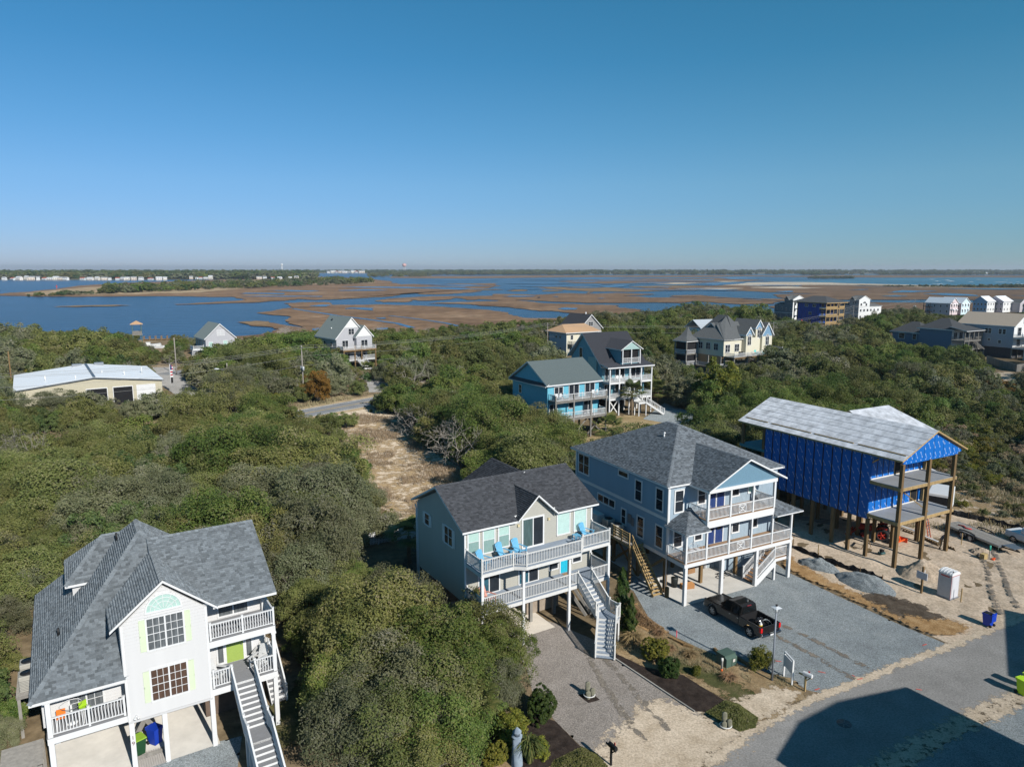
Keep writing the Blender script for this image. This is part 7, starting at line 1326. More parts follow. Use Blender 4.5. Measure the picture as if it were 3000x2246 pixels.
def blob(name, loc, R, mat, label, cat, seed=0, sq=(1, 1, 1), lum=.18):
    rg = np.random.default_rng(seed); bm = bmesh.new(); bmesh.ops.create_icosphere(bm, subdivisions=3, radius=1.0)
    for v in bm.verts: d = np.array(v.co); f_ = 1+lum*float(vnoise(d[0]*3+seed, d[1]*3+d[2]*2, seed, 3)); v.co = (d[0]*R*sq[0]*f_, d[1]*R*sq[1]*f_, max(-.6*R, d[2]*R*sq[2]*f_))
    me = bpy.data.meshes.new(name); bm.to_mesh(me); bm.free(); me.materials.append(mat); return tag(link(name, me, None, loc), label, cat)
blob('rubbish_bag', tpt(-1.6, -.25, .86), .3, M('shiny_black_bag', (.02, .02, .022), .2, .2), 'shiny black rubbish bag heaped in the pickup bed', 'bag', 3, (1.2, 1, .9), .35)
m = MB(); m.lathe([(.01, 0), (.12, .02), (.13, .25), (.05, .34), (.05, .4)], 12); o = m.build('white_jug', WHITE, None, tpt(-2.0, .05, .67)); tag(o, 'white plastic jug with yellow label in the pickup bed', 'jug'); MB().lathe([(.132, .08), (.133, .2)], 12).build('label_band', M('yellow_print', (.6, .45, .04), .5, .05), o)
tag(MB().box(-.5, .5, -.04, .04, 0, .06).build('orange_level', M('orange_paint', (.75, .13, .02), .5, .1), None, tpt(-2.25, .0, .68), TRA+.7), 'orange tool lying in the pickup bed', 'tool')
for k in range(3): tag(MB().box(-.7, .7, -.06, .06, 0, .03).build('wood_offcut', WOODN, None, tpt(-1.75, .45+k*.13, .67+k*.02), TRA+.05*k), 'pale timber offcut along the left side of the pickup bed', 'board', 'timber offcuts in the pickup bed')
tag(MB().lathe([(.08, 0), (.09, .2), (.03, .28)], 10).build('green_bottle', M('mint_plastic', (.05, .4, .28), .4, .1), None, tpt(-1.05, .55, .67)), 'mint green bottle behind the pickup cab', 'bottle')
# ---------- deck chairs
def adirondack(loc, rz, mat, label, group=None, cat='chair', rock=False):
    e = thing('adirondack_chair' if not rock else 'rocking_chair', loc, rz, label, cat, group)
    m = MB()
    for k in range(5): m.bar((-.27, -.28+k*.13, .38-k*.045), (.27, -.28+k*.13, .38-k*.045), .11, .025)
    m.build('seat', mat, e); m = MB()
    for k in range(6): x = -.25+k*.1; top = 1.0+.1*math.cos((k-2.5)*.55); m.bar((x*.85, .26, .2), (x*1.1, .62, top), .085, .022, up=(0, 1, .3))
    m.bar((-.27, .42, .55), (.27, .42, .55), .03, .08); m.build('backrest', mat, e)
    for s_ in (-1, 1):
        MB().bar((s_*.34, -.42, .6), (s_*.36, .44, .58), .14, .025).build('armrest', mat, e); MB().box(s_*.33-.025, s_*.33+.025, -.38, -.28, 0, .59).build('leg', mat, e); MB().bar((s_*.3, -.34, .36), (s_*.3, .62, .05), .03, .12).build('leg', mat, e)
        if rock: MB().tube([(s_*.33, -.55, .1), (s_*.33, -.2, .0), (s_*.33, .3, .0), (s_*.33, .75, .12)], .03, 6).build('rocker', mat, e)
    return e
def side_table(loc, rz, mat, label):
    e = thing('side_table', loc, rz, label, 'table'); m = MB()
    for k in range(4): m.box(-.24+k*.125, -.24+k*.125+.11, -.24, .24, .42, .45)
    m.build('table_top', mat, e)
    for a in (-.2, .2):
        for b in (-.2, .2): MB().box(a-.025, a+.025, b-.025, b+.025, 0, .42).build('leg', mat, e)
    return e
BLUEC = M('sky_blue_chair', (.15, .42, .62), .5, .06); T2r = math.radians(T2)
for u_, v_, a, lb in ((-2.55, 1.0, .35, 'sky blue deck chair tucked in the left corner of the upper deck'), (-.75, 1.45, .25, 'sky blue deck chair under the third seafoam window on the upper deck'), (.62, 1.5, .2, 'sky blue deck chair just left of the sliding door on the upper deck'), (6.75, 1.5, .3, 'sky blue deck chair under the large seafoam windows, upper deck right end')): adirondack(house_pt(P2, T2, u_, v_, 6.185), T2r+a, BLUEC, lb)
side_table(house_pt(P2, T2, -.02, 1.35, 6.185), T2r, BLUEC, 'small blue slatted table between two blue deck chairs'); side_table(house_pt(P2, T2, 5.75, 1.55, 6.185), T2r, BLUEC, 'small blue slatted table beside the right-hand blue deck chair')
adirondack(house_pt(P2, T2, -2.3, 1.0, 3.455), T2r+.4, M('coral_chair', (.62, .30, .24), .6, .35, 9), 'coral striped deck chair on the lower deck of the taupe house'); T1r = math.radians(T1)
adirondack(house_pt(P1, T1, .6, .9, 3.455), T1r+.8, WHITE, 'white deck chair left of the white house stair top'); adirondack(house_pt(P1, T1, 2.8, 1.1, 3.455), T1r-.9, WHITE, 'white rocking chair by the porch end rail of the white house', rock=True); adirondack(house_pt(P1, T1, 3.1, 1.75, 3.455), T1r-.6, WHITE2, 'white rocking chair beside the lime green door', rock=True)
e = thing('round_table', house_pt(P1, T1, -6.6, .85, 3.405), T1r, 'round white pedestal table on the left balcony of the white house', 'table'); MB().lathe([(.01, 1.0), (.5, 1.0), (.5, 1.04), (.01, 1.04)], 24).build('table_top', WHITE, e); MB().lathe([(.28, 0), (.28, .04), (.05, .06), (.05, 1.0)], 12).build('pedestal', WHITE, e)
def stool(loc, rz, mat, label):
    e = thing('bar_chair', loc, rz, label, 'chair'); MB().box(-.2, .2, -.2, .2, .68, .72).build('seat', mat, e); MB().box(-.2, .2, .18, .21, .72, 1.0).build('backrest', mat, e)
    for a in (-.17, .17):
        for b in (-.17, .17): MB().bar((a*1.25, b*1.25, 0), (a, b, .68), .035, .035).build('leg', WHITE, e)
stool(house_pt(P1, T1, -7.05, .5, 3.405), T1r, M('orange_seat', (.75, .2, .03), .5, .05), 'tall white chair with orange seat on the left balcony'); stool(house_pt(P1, T1, -6.0, .75, 3.405), T1r+.5, M('lime_seat', (.35, .55, .03), .5, .05), 'tall white chair with lime green seat on the left balcony'); T3r = math.radians(T3)
def iron_chair(loc, rz, label, bench=False):
    e = thing('iron_bench' if bench else 'iron_chair', loc, rz, label, 'bench' if bench else 'chair'); w = .55 if bench else .27; m = MB(); mt = M('white_iron', (.55, .56, .58), .5, .1)
    for k in range(7): m.bar((-w, -.22+k*.07, .44), (w, -.22+k*.07, .44), .025, .02)
    m.build('seat', mt, e); m = MB(); pts = [(w*math.cos(a), .24+.06*math.sin(a), .5+.45*math.sin(a)) for a in np.linspace(0, math.pi, 12)]; m.tube(pts, .018, 5)
    for k in range(5): a = -w*.7+k*w*.35; m.tube([(a, .24, .46), (a*.4+.1, .26, .7), (-a*.6, .28, .9)], .012, 4)
    m.build('backrest', mt, e)
    for sx in (-1, 1):
        MB().tube([(sx*w, .22, .68), (sx*w, -.25, .66), (sx*w, -.25, .02)], .018, 5).build('armrest', mt, e); MB().tube([(sx*w, .22, .7), (sx*w*.95, .28, .01)], .018, 5).build('leg', mt, e)
iron_chair(house_pt(P3, T3, 2.9, 1.2, 6.72), T3r+.5, 'white scrolled iron bench on the upper porch of the blue-grey house', True); iron_chair(house_pt(P3, T3, 1.1, .9, 3.52), T3r+.6, 'white scrolled iron chair at the lower porch left corner'); iron_chair(house_pt(P3, T3, 1.9, 1.1, 3.52), T3r+.1, 'white scrolled iron bench beneath the lower porch window', True)
# ---------- air conditioners, generator, meters
def condenser(loc, rz, label, s_=1.0):
    e = thing('air_conditioner', loc, rz, label, 'air conditioner'); m = MB(); m.box(-.4*s_, .4*s_, -.4*s_, .4*s_, 0, .85*s_); bev(m.build('cabinet', M('beige_cabinet', (.38, .36, .31), .6, .1), e), .05, 3); MB().lathe([(.34*s_, .86*s_), (.34*s_, .875*s_)], 20).build('fan_grille', BLACK, e); m = MB()
    for k in range(7): m.box(-.405*s_, .405*s_, -.405*s_, .405*s_, .12+k*.09, .14+k*.09)
    m.build('louvre', M('dark_louvre', (.1, .1, .1), .7, .1), e); return e
condenser(house_pt(P2, T2, -4.3, 8.9, 1.6), T2r, 'beige air conditioner on a stand against the taupe side wall, rear one'); condenser(house_pt(P2, T2, -4.3, 7.6, 1.6), T2r, 'beige air conditioner on a stand against the taupe side wall, front one'); deck(h2, -4.9, -3.6, 6.8, 9.6, 1.6, WOODG, WOODG, .2, name='equipment_platform')
for q in ((-4.8, 6.9), (-4.8, 9.5), (-3.7, 6.9), (-3.7, 9.5)): post(h2, *q, 0, 1.45, .14, WOODG)
condenser(house_pt(P3, T3, -.85, 9.4, 3.5), T3r, 'beige air conditioner on the plank platform beside the white generator', 1.1); condenser(house_pt(P3, T3, -.95, 7.9, 3.5), T3r, 'beige air conditioner on the plank platform behind the plank guard', 1.1); m = MB(); m.box(-.7, .7, -.4, .4, 0, .9); o = bev(m.build('generator', WHITE2, None, house_pt(P3, T3, -.85, 11.3, 3.5), T3r+1.57), .05, 3); tag(o, 'white standby generator cabinet on the plank platform', 'generator')
for y_, z_, w_, h_ in ((7.2, 4.6, .5, .8), (6.75, 4.5, .35, .7)): MB().box(-.22, -.14, y_-w_/2, y_+w_/2, z_, z_+h_).build('meter_box', METALG, h3)
condenser(house_pt(P1, T1, -8.7, 7.4, 2.6), T1r, 'pale air conditioner behind the white house, nearer the hip corner', 1.1); condenser(house_pt(P1, T1, -8.7, 8.9, 2.6), T1r, 'pale air conditioner behind the white house, further back', 1.1); deck(h1, -9.3, -7.9, 6.6, 9.7, 2.6, WOODG, WOODG, .2, name='equipment_platform')
for q in ((-9.2, 6.7), (-9.2, 9.6)): post(h1, *q, 0, 2.4, .15, WOODG)
# outdoor shower box and bins by the white house
e = thing('board_enclosure', house_pt(P1, T1, -8.9, 1.2, 0), T1r, 'weathered grey board enclosure at the left corner of the white house', 'enclosure')
for k in range(9): MB().box(-.9+k*.2, -.9+k*.2+.185, -1.2, -1.17, 0, 2.1+.03*(k % 2)).build('board', WOODG, e)
for k in range(11): MB().box(.9, .93, -1.15+k*.2, -1.15+k*.2+.185, 0, 2.1+.03*(k % 2)).build('board', WOODG, e)
MB().box(-.9, .9, -1.15, 1.1, 2.12, 2.17).build('roof', WOODG, e)
def wheelie(loc, rz, mat, label, lid=None, open_=False):
    e = thing('wheeled_bin', loc, rz, label, 'bin'); m = MB(); loft(m, [(0, [(-.22, 0)]*1)][:0] or [(0, [(-.01, 0), (.01, 0), (.01, .01)]), (0.001, [(-.01, 0), (.01, 0), (.01, .01)])]); m = MB()
    m.add([(-.22, -.25, .05), (.22, -.25, .05), (.22, .22, .05), (-.22, .22, .05), (-.29, -.34, .98), (.29, -.34, .98), (.29, .32, .98), (-.29, .32, .98)], [(0, 3, 2, 1), (0, 1, 5, 4), (1, 2, 6, 5), (2, 3, 7, 6), (3, 0, 4, 7), (4, 5, 6, 7)]); m.box(-.31, .31, -.36, -.3, .9, .98); m.box(-.31, .31, .3, .36, .9, .98); m.build('body', mat, e); m = MB()
    if open_: m.box(-.3, .3, .34, .38, .45, 1.1); MB().box(-.26, .26, -.3, .3, .982, .984).build('inside', DARK, e)
    else: m.box(-.31, .31, -.38, .34, .985, 1.04)
    m.build('lid', lid or mat, e); MB().tube([(-.26, .42, 1.0), (.26, .42, 1.0)], .02, 6).build('handle', mat, e)
    for s_ in (-1, 1): MB().tube([(s_*.22, .28, .11), (s_*.28, .28, .11)], .11, 12).build('wheel', BLACK, e)
    return e
BBIN = M('blue_bin', (.008, .045, .40), .45, .06); wheelie((35.86, 49.85, .08), math.radians(28+180), BBIN, 'blue recycling bin standing open by the street edge', open_=True); LBIN = M('lime_bin', (.45, .70, .02), .45, .06); wheelie((32.35, 41.2, .02), math.radians(20), LBIN, 'lime green wheeled bin on the near street edge'); wheelie((33.2, 41.75, .02), math.radians(30), LBIN, 'lime green wheeled bin behind the other at the near street edge'); wheelie(house_pt(P1, T1, -2.85, 2.0, .05), T1r+.6, BBIN, 'blue wheeled bin under the white house'); wheelie(house_pt(P1, T1, -3.7, 1.5, .05), T1r+.3, M('dark_green_bin', (.02, .07, .03), .5, .1), 'dark green wheeled bin under the white house', M('lime_lid', (.3, .5, .05), .5, .1))
o = MB().lathe([(.0, .01), (.13, .012), (.13, .02), (.0, .021)], 16).mesh('recycling_mark', WHITE); link('recycling_mark', o, [x for x in bpy.data.objects if x.name.startswith('wheeled_bin') and 'recycling' in x.get('label', '')][0], (0, -.315, .72), rot=(math.pi/2+.1, 0, 0))
# ---------- things under the blue-grey house
tag(MB().box(-.55, .55, -.25, .25, 0, .42).build('straw_bale', M('straw_bale', (.45, .22, .08), .95, .3, 12, stretch=(1, 6, 6)), None, house_pt(P3, T3, 2.3, 2.3, .05), T3r-.2), 'orange-brown straw bale on the carport slab by a pile', 'bale'); m = MB(); m.lathe([(.01, .0), (.26, .02), (.3, .75), (.31, .8), (.01, .82)], 16); tag(m.build('rubbish_can', M('dark_can', (.03, .035, .033), .5, .1), None, house_pt(P3, T3, 1.5, 3.0, .05)), 'dark round rubbish can under the blue-grey house', 'bin'); m = MB(); m.lathe([(.01, .0), (.15, .03), (.16, .35), (.08, .42), (.06, .5)], 12); tag(m.build('gas_cylinder', WHITE2, None, house_pt(P3, T3, .7, 4.2, .05)), 'small white gas cylinder under the blue-grey house', 'cylinder')
e = thing('bicycle', house_pt(P3, T3, 6.7, 2.6, .05), T3r+.2, 'black bicycle lying by the store room door', 'bicycle')
for k in (-.5, .5):
    m = MB(); m.tube([(k+.33*math.cos(a), .33*math.sin(a), .06) for a in np.linspace(0, 6.283, 18)], .025, 5); m.build('wheel', BLACK, e)
MB().tube([(-.5, 0, .08), (-.1, .45, .1), (.45, .4, .1), (.5, 0, .08)], .025, 5).tube([(-.1, .45, .1), (0, 0, .1), (.45, .4, .1)], .025, 5).build('frame', BLACK, e); MB().box(-.2, .0, .48, .58, .08, .14).build('saddle', BLACK, e); MB().tube([(.3, .55, .1), (.55, .5, .1)], .02, 5).build('handlebar', BLACK, e)
tag(MB().box(-.4, .4, -.25, .25, 0, .45).box(-.3, .3, -.2, .2, .45, .75).build('cardboard_boxes', M('cardboard', (.34, .19, .09), .9, .2, 4), None, house_pt(P3, T3, 4.6, 4.6, .05), T3r), 'stacked brown boxes at the back of the carport', 'boxes')
# ---------- street furniture
def lamp_post(loc, h, label):
    e = thing('lamp_post', loc, .4, label, 'lamp'); MB().tube([(0, 0, 0), (0, 0, h)], [.065, .05], 10).build('pole', M('grey_pole', (.22, .24, .27), .5, .06), e); m = MB()
    for a, b in ((-.16, -.16), (.16, -.16), (.16, .16), (-.16, .16)): m.bar((a*.5, b*.5, h), (a, b, h+.36), .02, .02)
    m.build('lantern_cage', METALG, e); m = MB(); m.add([(-.26, -.26, h+.36), (.26, -.26, h+.36), (.26, .26, h+.36), (-.26, .26, h+.36), (0, 0, h+.46)], [(0, 3, 2, 1), (0, 1, 4), (1, 2, 4), (2, 3, 4), (3, 0, 4)]); m.build('lantern_roof', M('pale_cap', (.6, .62, .63), .5, .05), e); MB().lathe([(.07, h+.46), (.08, h+.55), (.02, h+.58)], 10).build('photocell', BLACK, e); MB().lathe([(.03, h+.02), (.07, h+.1), (.07, h+.28), (.02, h+.32)], 10).build('lamp_glass', M('lamp_glass', (.6, .62, .62), .2, .05), e); return e
lamp_post((17.02, 42.74, 0), 4.75, 'grey lamp post with pale square lantern at the gravel drive corner')
e = thing('sign_board', (18.05, 42.75, 0), math.radians(96), 'white hinged sign board on two white posts beside the lamp post', 'sign')
for x_ in (-.55, .55): MB().box(x_-.05, x_+.05, -.05, .05, 0, 1.75 if x_ < 0 else 1.65).build('post', WHITE, e)
MB().box(-.5, .5, -.02, .02, .75, 1.55).build('panel', M('sign_shade', (.6, .61, .63), .6, .05), e); MB().bar((-.55, 0, 1.72), (.55, 0, 1.72), .1, .08).build('top_rail', WHITE, e)
def mailbox(loc, rz, mat, pm, label, arm=True):
    e = thing('mailbox', loc, rz, label, 'mailbox'); MB().box(-.05, .05, -.05, .05, 0, 1.15).build('post', pm, e); z0 = 1.12; m = MB(); n = 8; pr = [(-.1, z0), (.1, z0)]+[(.1*math.cos(a), z0+.14+.1*math.sin(a)) for a in np.linspace(0, math.pi, n)]
    m.extr([(x, -.42, z) for x, z in pr], (0, .58, 0)); m.build('box', mat, e); MB().box(.1, .12, -.2, -.1, z0+.1, z0+.3).build('flag', M('red_flag', (.6, .03, .02), .5, .05), e); MB().bar((0, -.4, 1.08), (0, .45, 1.08), .09, .08).build('arm', pm, e); MB().bar((0, -.3, 1.05), (0, 0, .72), .05, .06).build('brace', pm, e); return e
mailbox((18.67, 41.54, 0), math.radians(40), WHITE, WOODN, 'white mailbox on a yellow timber post at the street edge'); mailbox((5.37, 34.72, 0), math.radians(30), BLACK, BLACK, 'black mailbox on a black post beside the sandy drive mouth')
# transformer with its pedestal
e = thing('transformer_box', (14.65, 44.75, .02), math.radians(30), 'dark green transformer cabinet on the verge between the drives', 'transformer'); GRN = M('utility_green', (.07, .115, .09), .6, .08); m = MB(); m.extr([(0, -.45, 0), (0, .45, 0), (0, .45, .78), (0, -.2, .78), (0, -.45, .62)], (1.0, 0, 0)); m.v = [(x-.5, y, z) for x, y, z in m.v]; bev(m.build('cabinet', GRN, e), .02); MB().box(-.52, .52, -.3, .48, .78, .82).build('lid', GRN, e); MB().box(.1, .3, -.462, -.452, .3, .5).build('warning_label', M('label_print', (.6, .55, .5), .6, .3, 30), e); MB().box(-.01, .01, -.47, -.45, .02, .62).build('door_seam', BLACK, e)
m = MB(); m.lathe([(.07, 0), (.07, .75), (.085, .76), (.085, .95), (.02, .98)], 12); o = m.build('utility_marker', M('marker_cream', (.6, .58, .52), .6, .05), None, (14.04, 43.82, 0)); tag(o, 'short cream utility marker post with an orange foot', 'marker'); MB().lathe([(.075, .02), (.075, .2)], 12).build('band', M('orange_paint', (.75, .13, .02), .5, .1), o)
# rope-bound piling ornaments
def bollards(loc, rz, label, s_=1.0):
    e = thing('piling_cluster', loc, rz, label, 'bollard'); WP = M('old_piling', (.20, .19, .135), .9, .25, 6)
    for x, y, h_ in ((0, .18, .85), (.2, -.08, .5), (-.16, -.1, .42)): MB().lathe([(.15*s_, 0), (.16*s_, h_*s_*.5), (.15*s_, h_*s_), (.02, h_*s_+.015)], 12, (x*s_, y*s_, 0)).build('piling', WP, e)
    m = MB(); m.tube([(.36*s_*math.cos(a), .34*s_*math.sin(a), .16*s_) for a in np.linspace(0, 6.283, 16)], .035, 6); m.build('rope', WHITE2, e); return e
bollards((4.86, 40.9, .06), .5, 'three rope-bound pilings in a mulch square on the gravel drive'); bollards((12.56, 37.95, .0), .2, 'three rope-bound pilings beside the green ground cover at the street', .95)
# wooden lighthouse ornament
e = thing('lighthouse_ornament', (.27, 34.75, 0), .3, 'grey-blue wooden lighthouse ornament among the yellow-green shrubs', 'ornament'); LH = M('lighthouse_grey', (.24, .29, .34), .8, .15, 4); MB().lathe([(.34, 0), (.22, 1.7)], 8).build('tower', LH, e); MB().lathe([(.3, 1.7), (.3, 1.76)], 8).build('gallery', LH, e); MB().lathe([(.16, 1.76), (.16, 2.0)], 8).build('lantern', M('lighthouse_dark', (.1, .12, .14), .6, .1), e); MB().lathe([(.26, 2.0), (.03, 2.25)], 8).build('roof', LH, e)
# portable toilet
TT = math.radians(28); e = thing('portable_toilet', (35.75, 54.75, .06), TT, 'pale grey portable toilet with domed white roof on the sand lot', 'toilet'); TG = M('toilet_grey', (.46, .46, .48), .55, .06)
m = MB(); m.box(-.54, .54, -.54, .54, .08, 2.05); m.build('cabin', TG, e); MB().box(-.6, .6, -.6, .6, 0, .08).build('base', M('toilet_base', (.2, .2, .21), .7, .1), e); m = MB(); m.box(-.58, .58, -.58, .58, 2.05, 2.12); V = []; n = 8
for i in range(n+1):
    a = math.pi*i/n
    V += [(-.55*math.cos(a)*1.0, -.55, 2.12+.2*math.sin(a)), (-.55*math.cos(a), .55, 2.12+.2*math.sin(a))]
m.add(V, [(2*i, 2*i+2, 2*i+3, 2*i+1) for i in range(n)]+[tuple(range(0, 2*n+2, 2)), tuple(range(1, 2*n+2, 2))[::-1]])
for y_ in (-.35, -.1, .15, .4): m.tube([(-.56*math.cos(a), y_, 2.125+.21*math.sin(a)) for a in np.linspace(.1, 3.04, 9)], .02, 5)
m.build('roof', WHITE, e); MB().tube([(-.3, -.48, 2.1), (-.3, -.48, 2.4)], .04, 8).build('vent_pipe', BLACK, e); MB().box(-.42, .42, -.56, -.54, .15, 1.95).build('door', M('toilet_door', (.55, .55, .57), .55, .05), e); RED = M('red_print', (.5, .05, .04), .6, .2, 8); MB().box(-.552, -.545, -.35, .35, 1.85, 1.95).build('lettering_band', RED, e); MB().box(-.5, .5, -.563, -.558, 1.97, 2.0).build('stripe', RED, e); MB().box(-.55, -.53, -.556, -.54, .1, 2.0).build('stripe', RED, e)
e = thing('permit_sign', (33.96, 55.35, .05), math.radians(28+90), 'white permit board on a tall timber post in the sand lot', 'sign'); MB().box(-.07, .07, -.07, .07, 0, 2.3).build('post', WOODB, e); MB().box(-.45, .45, .08, .14, 1.25, 1.85).build('panel', M('permit_board', (.5, .5, .53), .6, .08, 12), e); MB().box(-.08, .12, -.16, -.08, 1.5, 2.0).build('document_tube', WHITE, e)
def stake(loc, h, mat, label, grp, w=.05): return tag(MB().box(-w/2, w/2, -w/2, w/2, 0, h).add([(-w/2, -w/2, h), (w/2, -w/2, h), (w/2, w/2, h), (-w/2, w/2, h), (0, 0, h+.04)], [(0, 1, 4), (1, 2, 4), (2, 3, 4), (3, 0, 4)]).build('stake', mat, None, loc, random.uniform(0, 1)), label, 'stake', grp)
stake((36.25, 53.75, .05), 1.15, WOODN, 'tall yellow wooden stake beside the portable toilet', None, .07); stake((*G(*z4(1760, 1172)), .05), 1.2, WOODN, 'yellow wooden stake in front of the flatbed trailer', None, .06); stake((*G(*z4(727, 1268)), .05), 1.3, WOODN, 'wooden stake holding the black silt fence by the gravel heaps', None, .06); stake((*G(*z4(548, 1195)), .05), .9, WOODB, 'short brown stake near the blue-grey house corner', None, .06); stake((*G(*zb(1430, 285)), .02), .5, M('pink_paint', (.8, .12, .15), .6, .1), 'pink survey stake at the gravel edge', None, .05)
# silt fences
def silt(pts, h, label):
    m = MB(); L = [(*p, 0) for p in pts]; rgs = random.Random(4); V = []; 
    for i in range(len(pts)-1):
        for k in range(6):
            t_ = k/6; V.append((pts[i][0]*(1-t_)+pts[i+1][0]*t_+rgs.uniform(-.05, .05), pts[i][1]*(1-t_)+pts[i+1][1]*t_+rgs.uniform(-.05, .05)))
    V.append(pts[-1]); n = len(V); hs = [h*rgs.uniform(.7, 1.1) for _ in V]; sh_ = [rgs.uniform(-.12, .12) for _ in V]
    m.add([(x, y, .02) for x, y in V]+[(x+s_, y+s_, hh) for (x, y), hh, s_ in zip(V, hs, sh_)]+[(x+.03, y+.03, .02) for x, y in V]+[(x+s_+.03, y+s_+.03, hh) for (x, y), hh, s_ in zip(V, hs, sh_)], [(i, i+1, n+i+1, n+i) for i in range(n-1)]+[(2*n+i, 3*n+i, 3*n+i+1, 2*n+i+1) for i in range(n-1)]+[(n+i, n+i+1, 3*n+i+1, 3*n+i) for i in range(n-1)])
    e = thing('silt_fence', (0, 0, 0), 0, label, 'fence'); m.build('fabric', M('black_fabric', (.02, .02, .022), .8, .2, 5), e)
    for i in range(0, len(pts)): MB().box(-.025, .025, -.025, .025, 0, h*1.15).build('stake', WOODB, e, (*pts[i], 0))
silt([(26.3, 66.5), (26.95, 64.8), (28.44, 62.4), (29.4, 60.7), (30.75, 59.2), (31.9, 57.6)], .55, 'sagging black silt fence between the gravel heaps and the sand lot'); silt([G(*z4(*q)) for q in [(1690, 955), (1810, 985), (1960, 1020), (2110, 1055), (2260, 1100)]], .75, 'long black silt fence along the back of the sand lot')
def heap(name, c, rx, ry, h, rz, mat, label, seed):
    g = np.linspace(-1.15, 1.15, 46); U, V_ = np.meshgrid(g, g); r = np.hypot(U, V_); Zh = h*np.clip(1-r**1.3, 0, 1)**.8*(1+.25*vnoise(U*3+seed, V_*3, seed, 4))+.06*vnoise(U*9, V_*9, seed+1, 3)*(r < 1)-.04*(r > 1); c_, s_ = math.cos(rz), math.sin(rz); Xh = c[0]+U*rx*c_-V_*ry*s_; Yh = c[1]+U*rx*s_+V_*ry*c_
    idx = np.arange(Xh.size).reshape(Xh.shape); Q = np.stack([idx[:-1, :-1].ravel(), idx[:-1, 1:].ravel(), idx[1:, 1:].ravel(), idx[1:, :-1].ravel()], -1); me = fast(name, np.stack([Xh.ravel(), Yh.ravel(), Zh.ravel()+.02], -1), Q, mat); me.polygons.foreach_set('use_smooth', [True]*len(Q)); return tag(link(name, me), label, 'heap')
heap('gravel_heap', (30.1, 57.0), 2.6, 1.5, 1.0, -1.0, GRAVG, 'larger grey gravel heap spilling toward the dark soil', 3); heap('gravel_heap', (27.7, 60.6), 1.9, 1.1, .75, -.9, GRAVG, 'smaller grey gravel heap behind the larger one', 8); heap('sand_heap', (36.2, 59.0), 2.2, 1.7, 1.1, .3, SANDM, 'trampled sand heap at the foot of the front timber pile', 5); heap('sand_heap', (*G(*z4(1900, 1225)),), .9, .8, .5, .3, SANDM, 'little pale sand mound beside the white pipe', 6)
# orange tractor under the house
t = thing('tractor', (*G(*z4(1140, 1120)), .05), math.radians(150), 'red compact tractor parked beneath the unfinished house', 'tractor'); TRED = M('tractor_red', (.42, .03, .015), .5, .15, 3)
wheel(t, -.6, .75, .62, .62, .4, TRED, 1, 5); wheel(t, -.6, -.75, .62, .62, .4, TRED, -1, 5); wheel(t, 1.05, .6, .38, .38, .28, TRED, 1, 5); wheel(t, 1.05, -.6, .38, .38, .28, TRED, -1, 5); m = MB(); m.box(.1, 1.5, -.32, .32, .7, 1.25); bev(m.build('hood', TRED, t), .06); MB().box(-.9, .3, -.4, .4, .45, .85).build('chassis', BLACK, t); m = MB(); m.box(-.75, -.3, -.25, .25, .95, 1.05); m.box(-.8, -.7, -.25, .25, 1.05, 1.45); m.build('seat', BLACK, t); m = MB()
for s_ in (-1, 1): m.tube([(-1.0, s_*.75, 1.3), (-.6, s_*.75, 1.35), (-.1, s_*.75, 1.15)], .12, 6)
m.build('fender', TRED, t); MB().tube([(-.9, -.5, .9), (-.95, -.5, 2.2), (-.95, .5, 2.2), (-.9, .5, .9)], .04, 6).build('roll_bar', BLACK, t); MB().tube([(.1, 0, 1.2), (-.15, 0, 1.45)], .02, 6).tube([(-.15+.02*math.sin(a), .18*math.cos(a), 1.45+.18*math.sin(a)) for a in np.linspace(0, 6.28, 12)], .018, 5).build('steering_wheel', BLACK, t)
for s_ in (-.45, .45): MB().bar((.2, s_, 1.3), (1.6, s_, .9), .08, .14).bar((1.6, s_, .9), (2.1, s_, .3), .08, .12).build('loader_arm', TRED, t)
m = MB(); m.add([(2.1, -.75, .1), (2.1, .75, .1), (2.7, .75, .08), (2.7, -.75, .08), (2.05, -.75, .6), (2.05, .75, .6)], [(0, 1, 2, 3), (0, 4, 5, 1), (0, 3, 4), (1, 5, 2)]); m.build('bucket', M('bucket_orange', (.55, .07, .02), .5, .15), t)
t = thing('box_blade', (*G(*z4(1300, 1165)), .05), math.radians(35), 'bright orange box blade lying on the sand beside the tractor', 'implement'); ORG = M('safety_orange', (.75, .10, .015), .5, .1); MB().box(-.9, .9, .2, .28, .05, .55).build('blade', ORG, t)
for s_ in (-.9, .86): MB().box(s_, s_+.04, -.5, .2, .05, .5).build('side_plate', ORG, t)
MB().box(-.9, .9, -.3, -.22, .3, .42).box(-.1, .1, -.22, .2, .35, .6).build('frame', ORG, t)
# flatbed trailer
q0 = np.array(G(*z4(1770, 1122))); q1_ = np.array(G(*z4(1842, 1152))); dr = (q1_-q0)/np.hypot(*(q1_-q0)); ta = math.atan2(dr[1], dr[0]); c0 = (q0+q1_)/2+np.array((-dr[1], dr[0]))*1.0
t = thing('flatbed_trailer', (c0[0], c0[1], .05), ta, 'twin-axle flatbed trailer with weathered plank deck on the sand lot', 'trailer'); TW = M('trailer_wheel_white', (.6, .6, .6), .5, .05)
for k in range(12): MB().box(-2.9, 3.2, -.95+k*.16, -.95+k*.16+.15, .62, .67).build('deck_plank', WOODG, t)
m = MB(); m.box(-3.0, 3.3, -1.03, -.96, .5, .68); m.box(-3.0, 3.3, .97, 1.03, .5, .68); m.box(-3.0, -2.92, -.96, .97, .5, .66); m.box(3.22, 3.3, -.96, .97, .5, .66); m.build('frame', METALG, t)
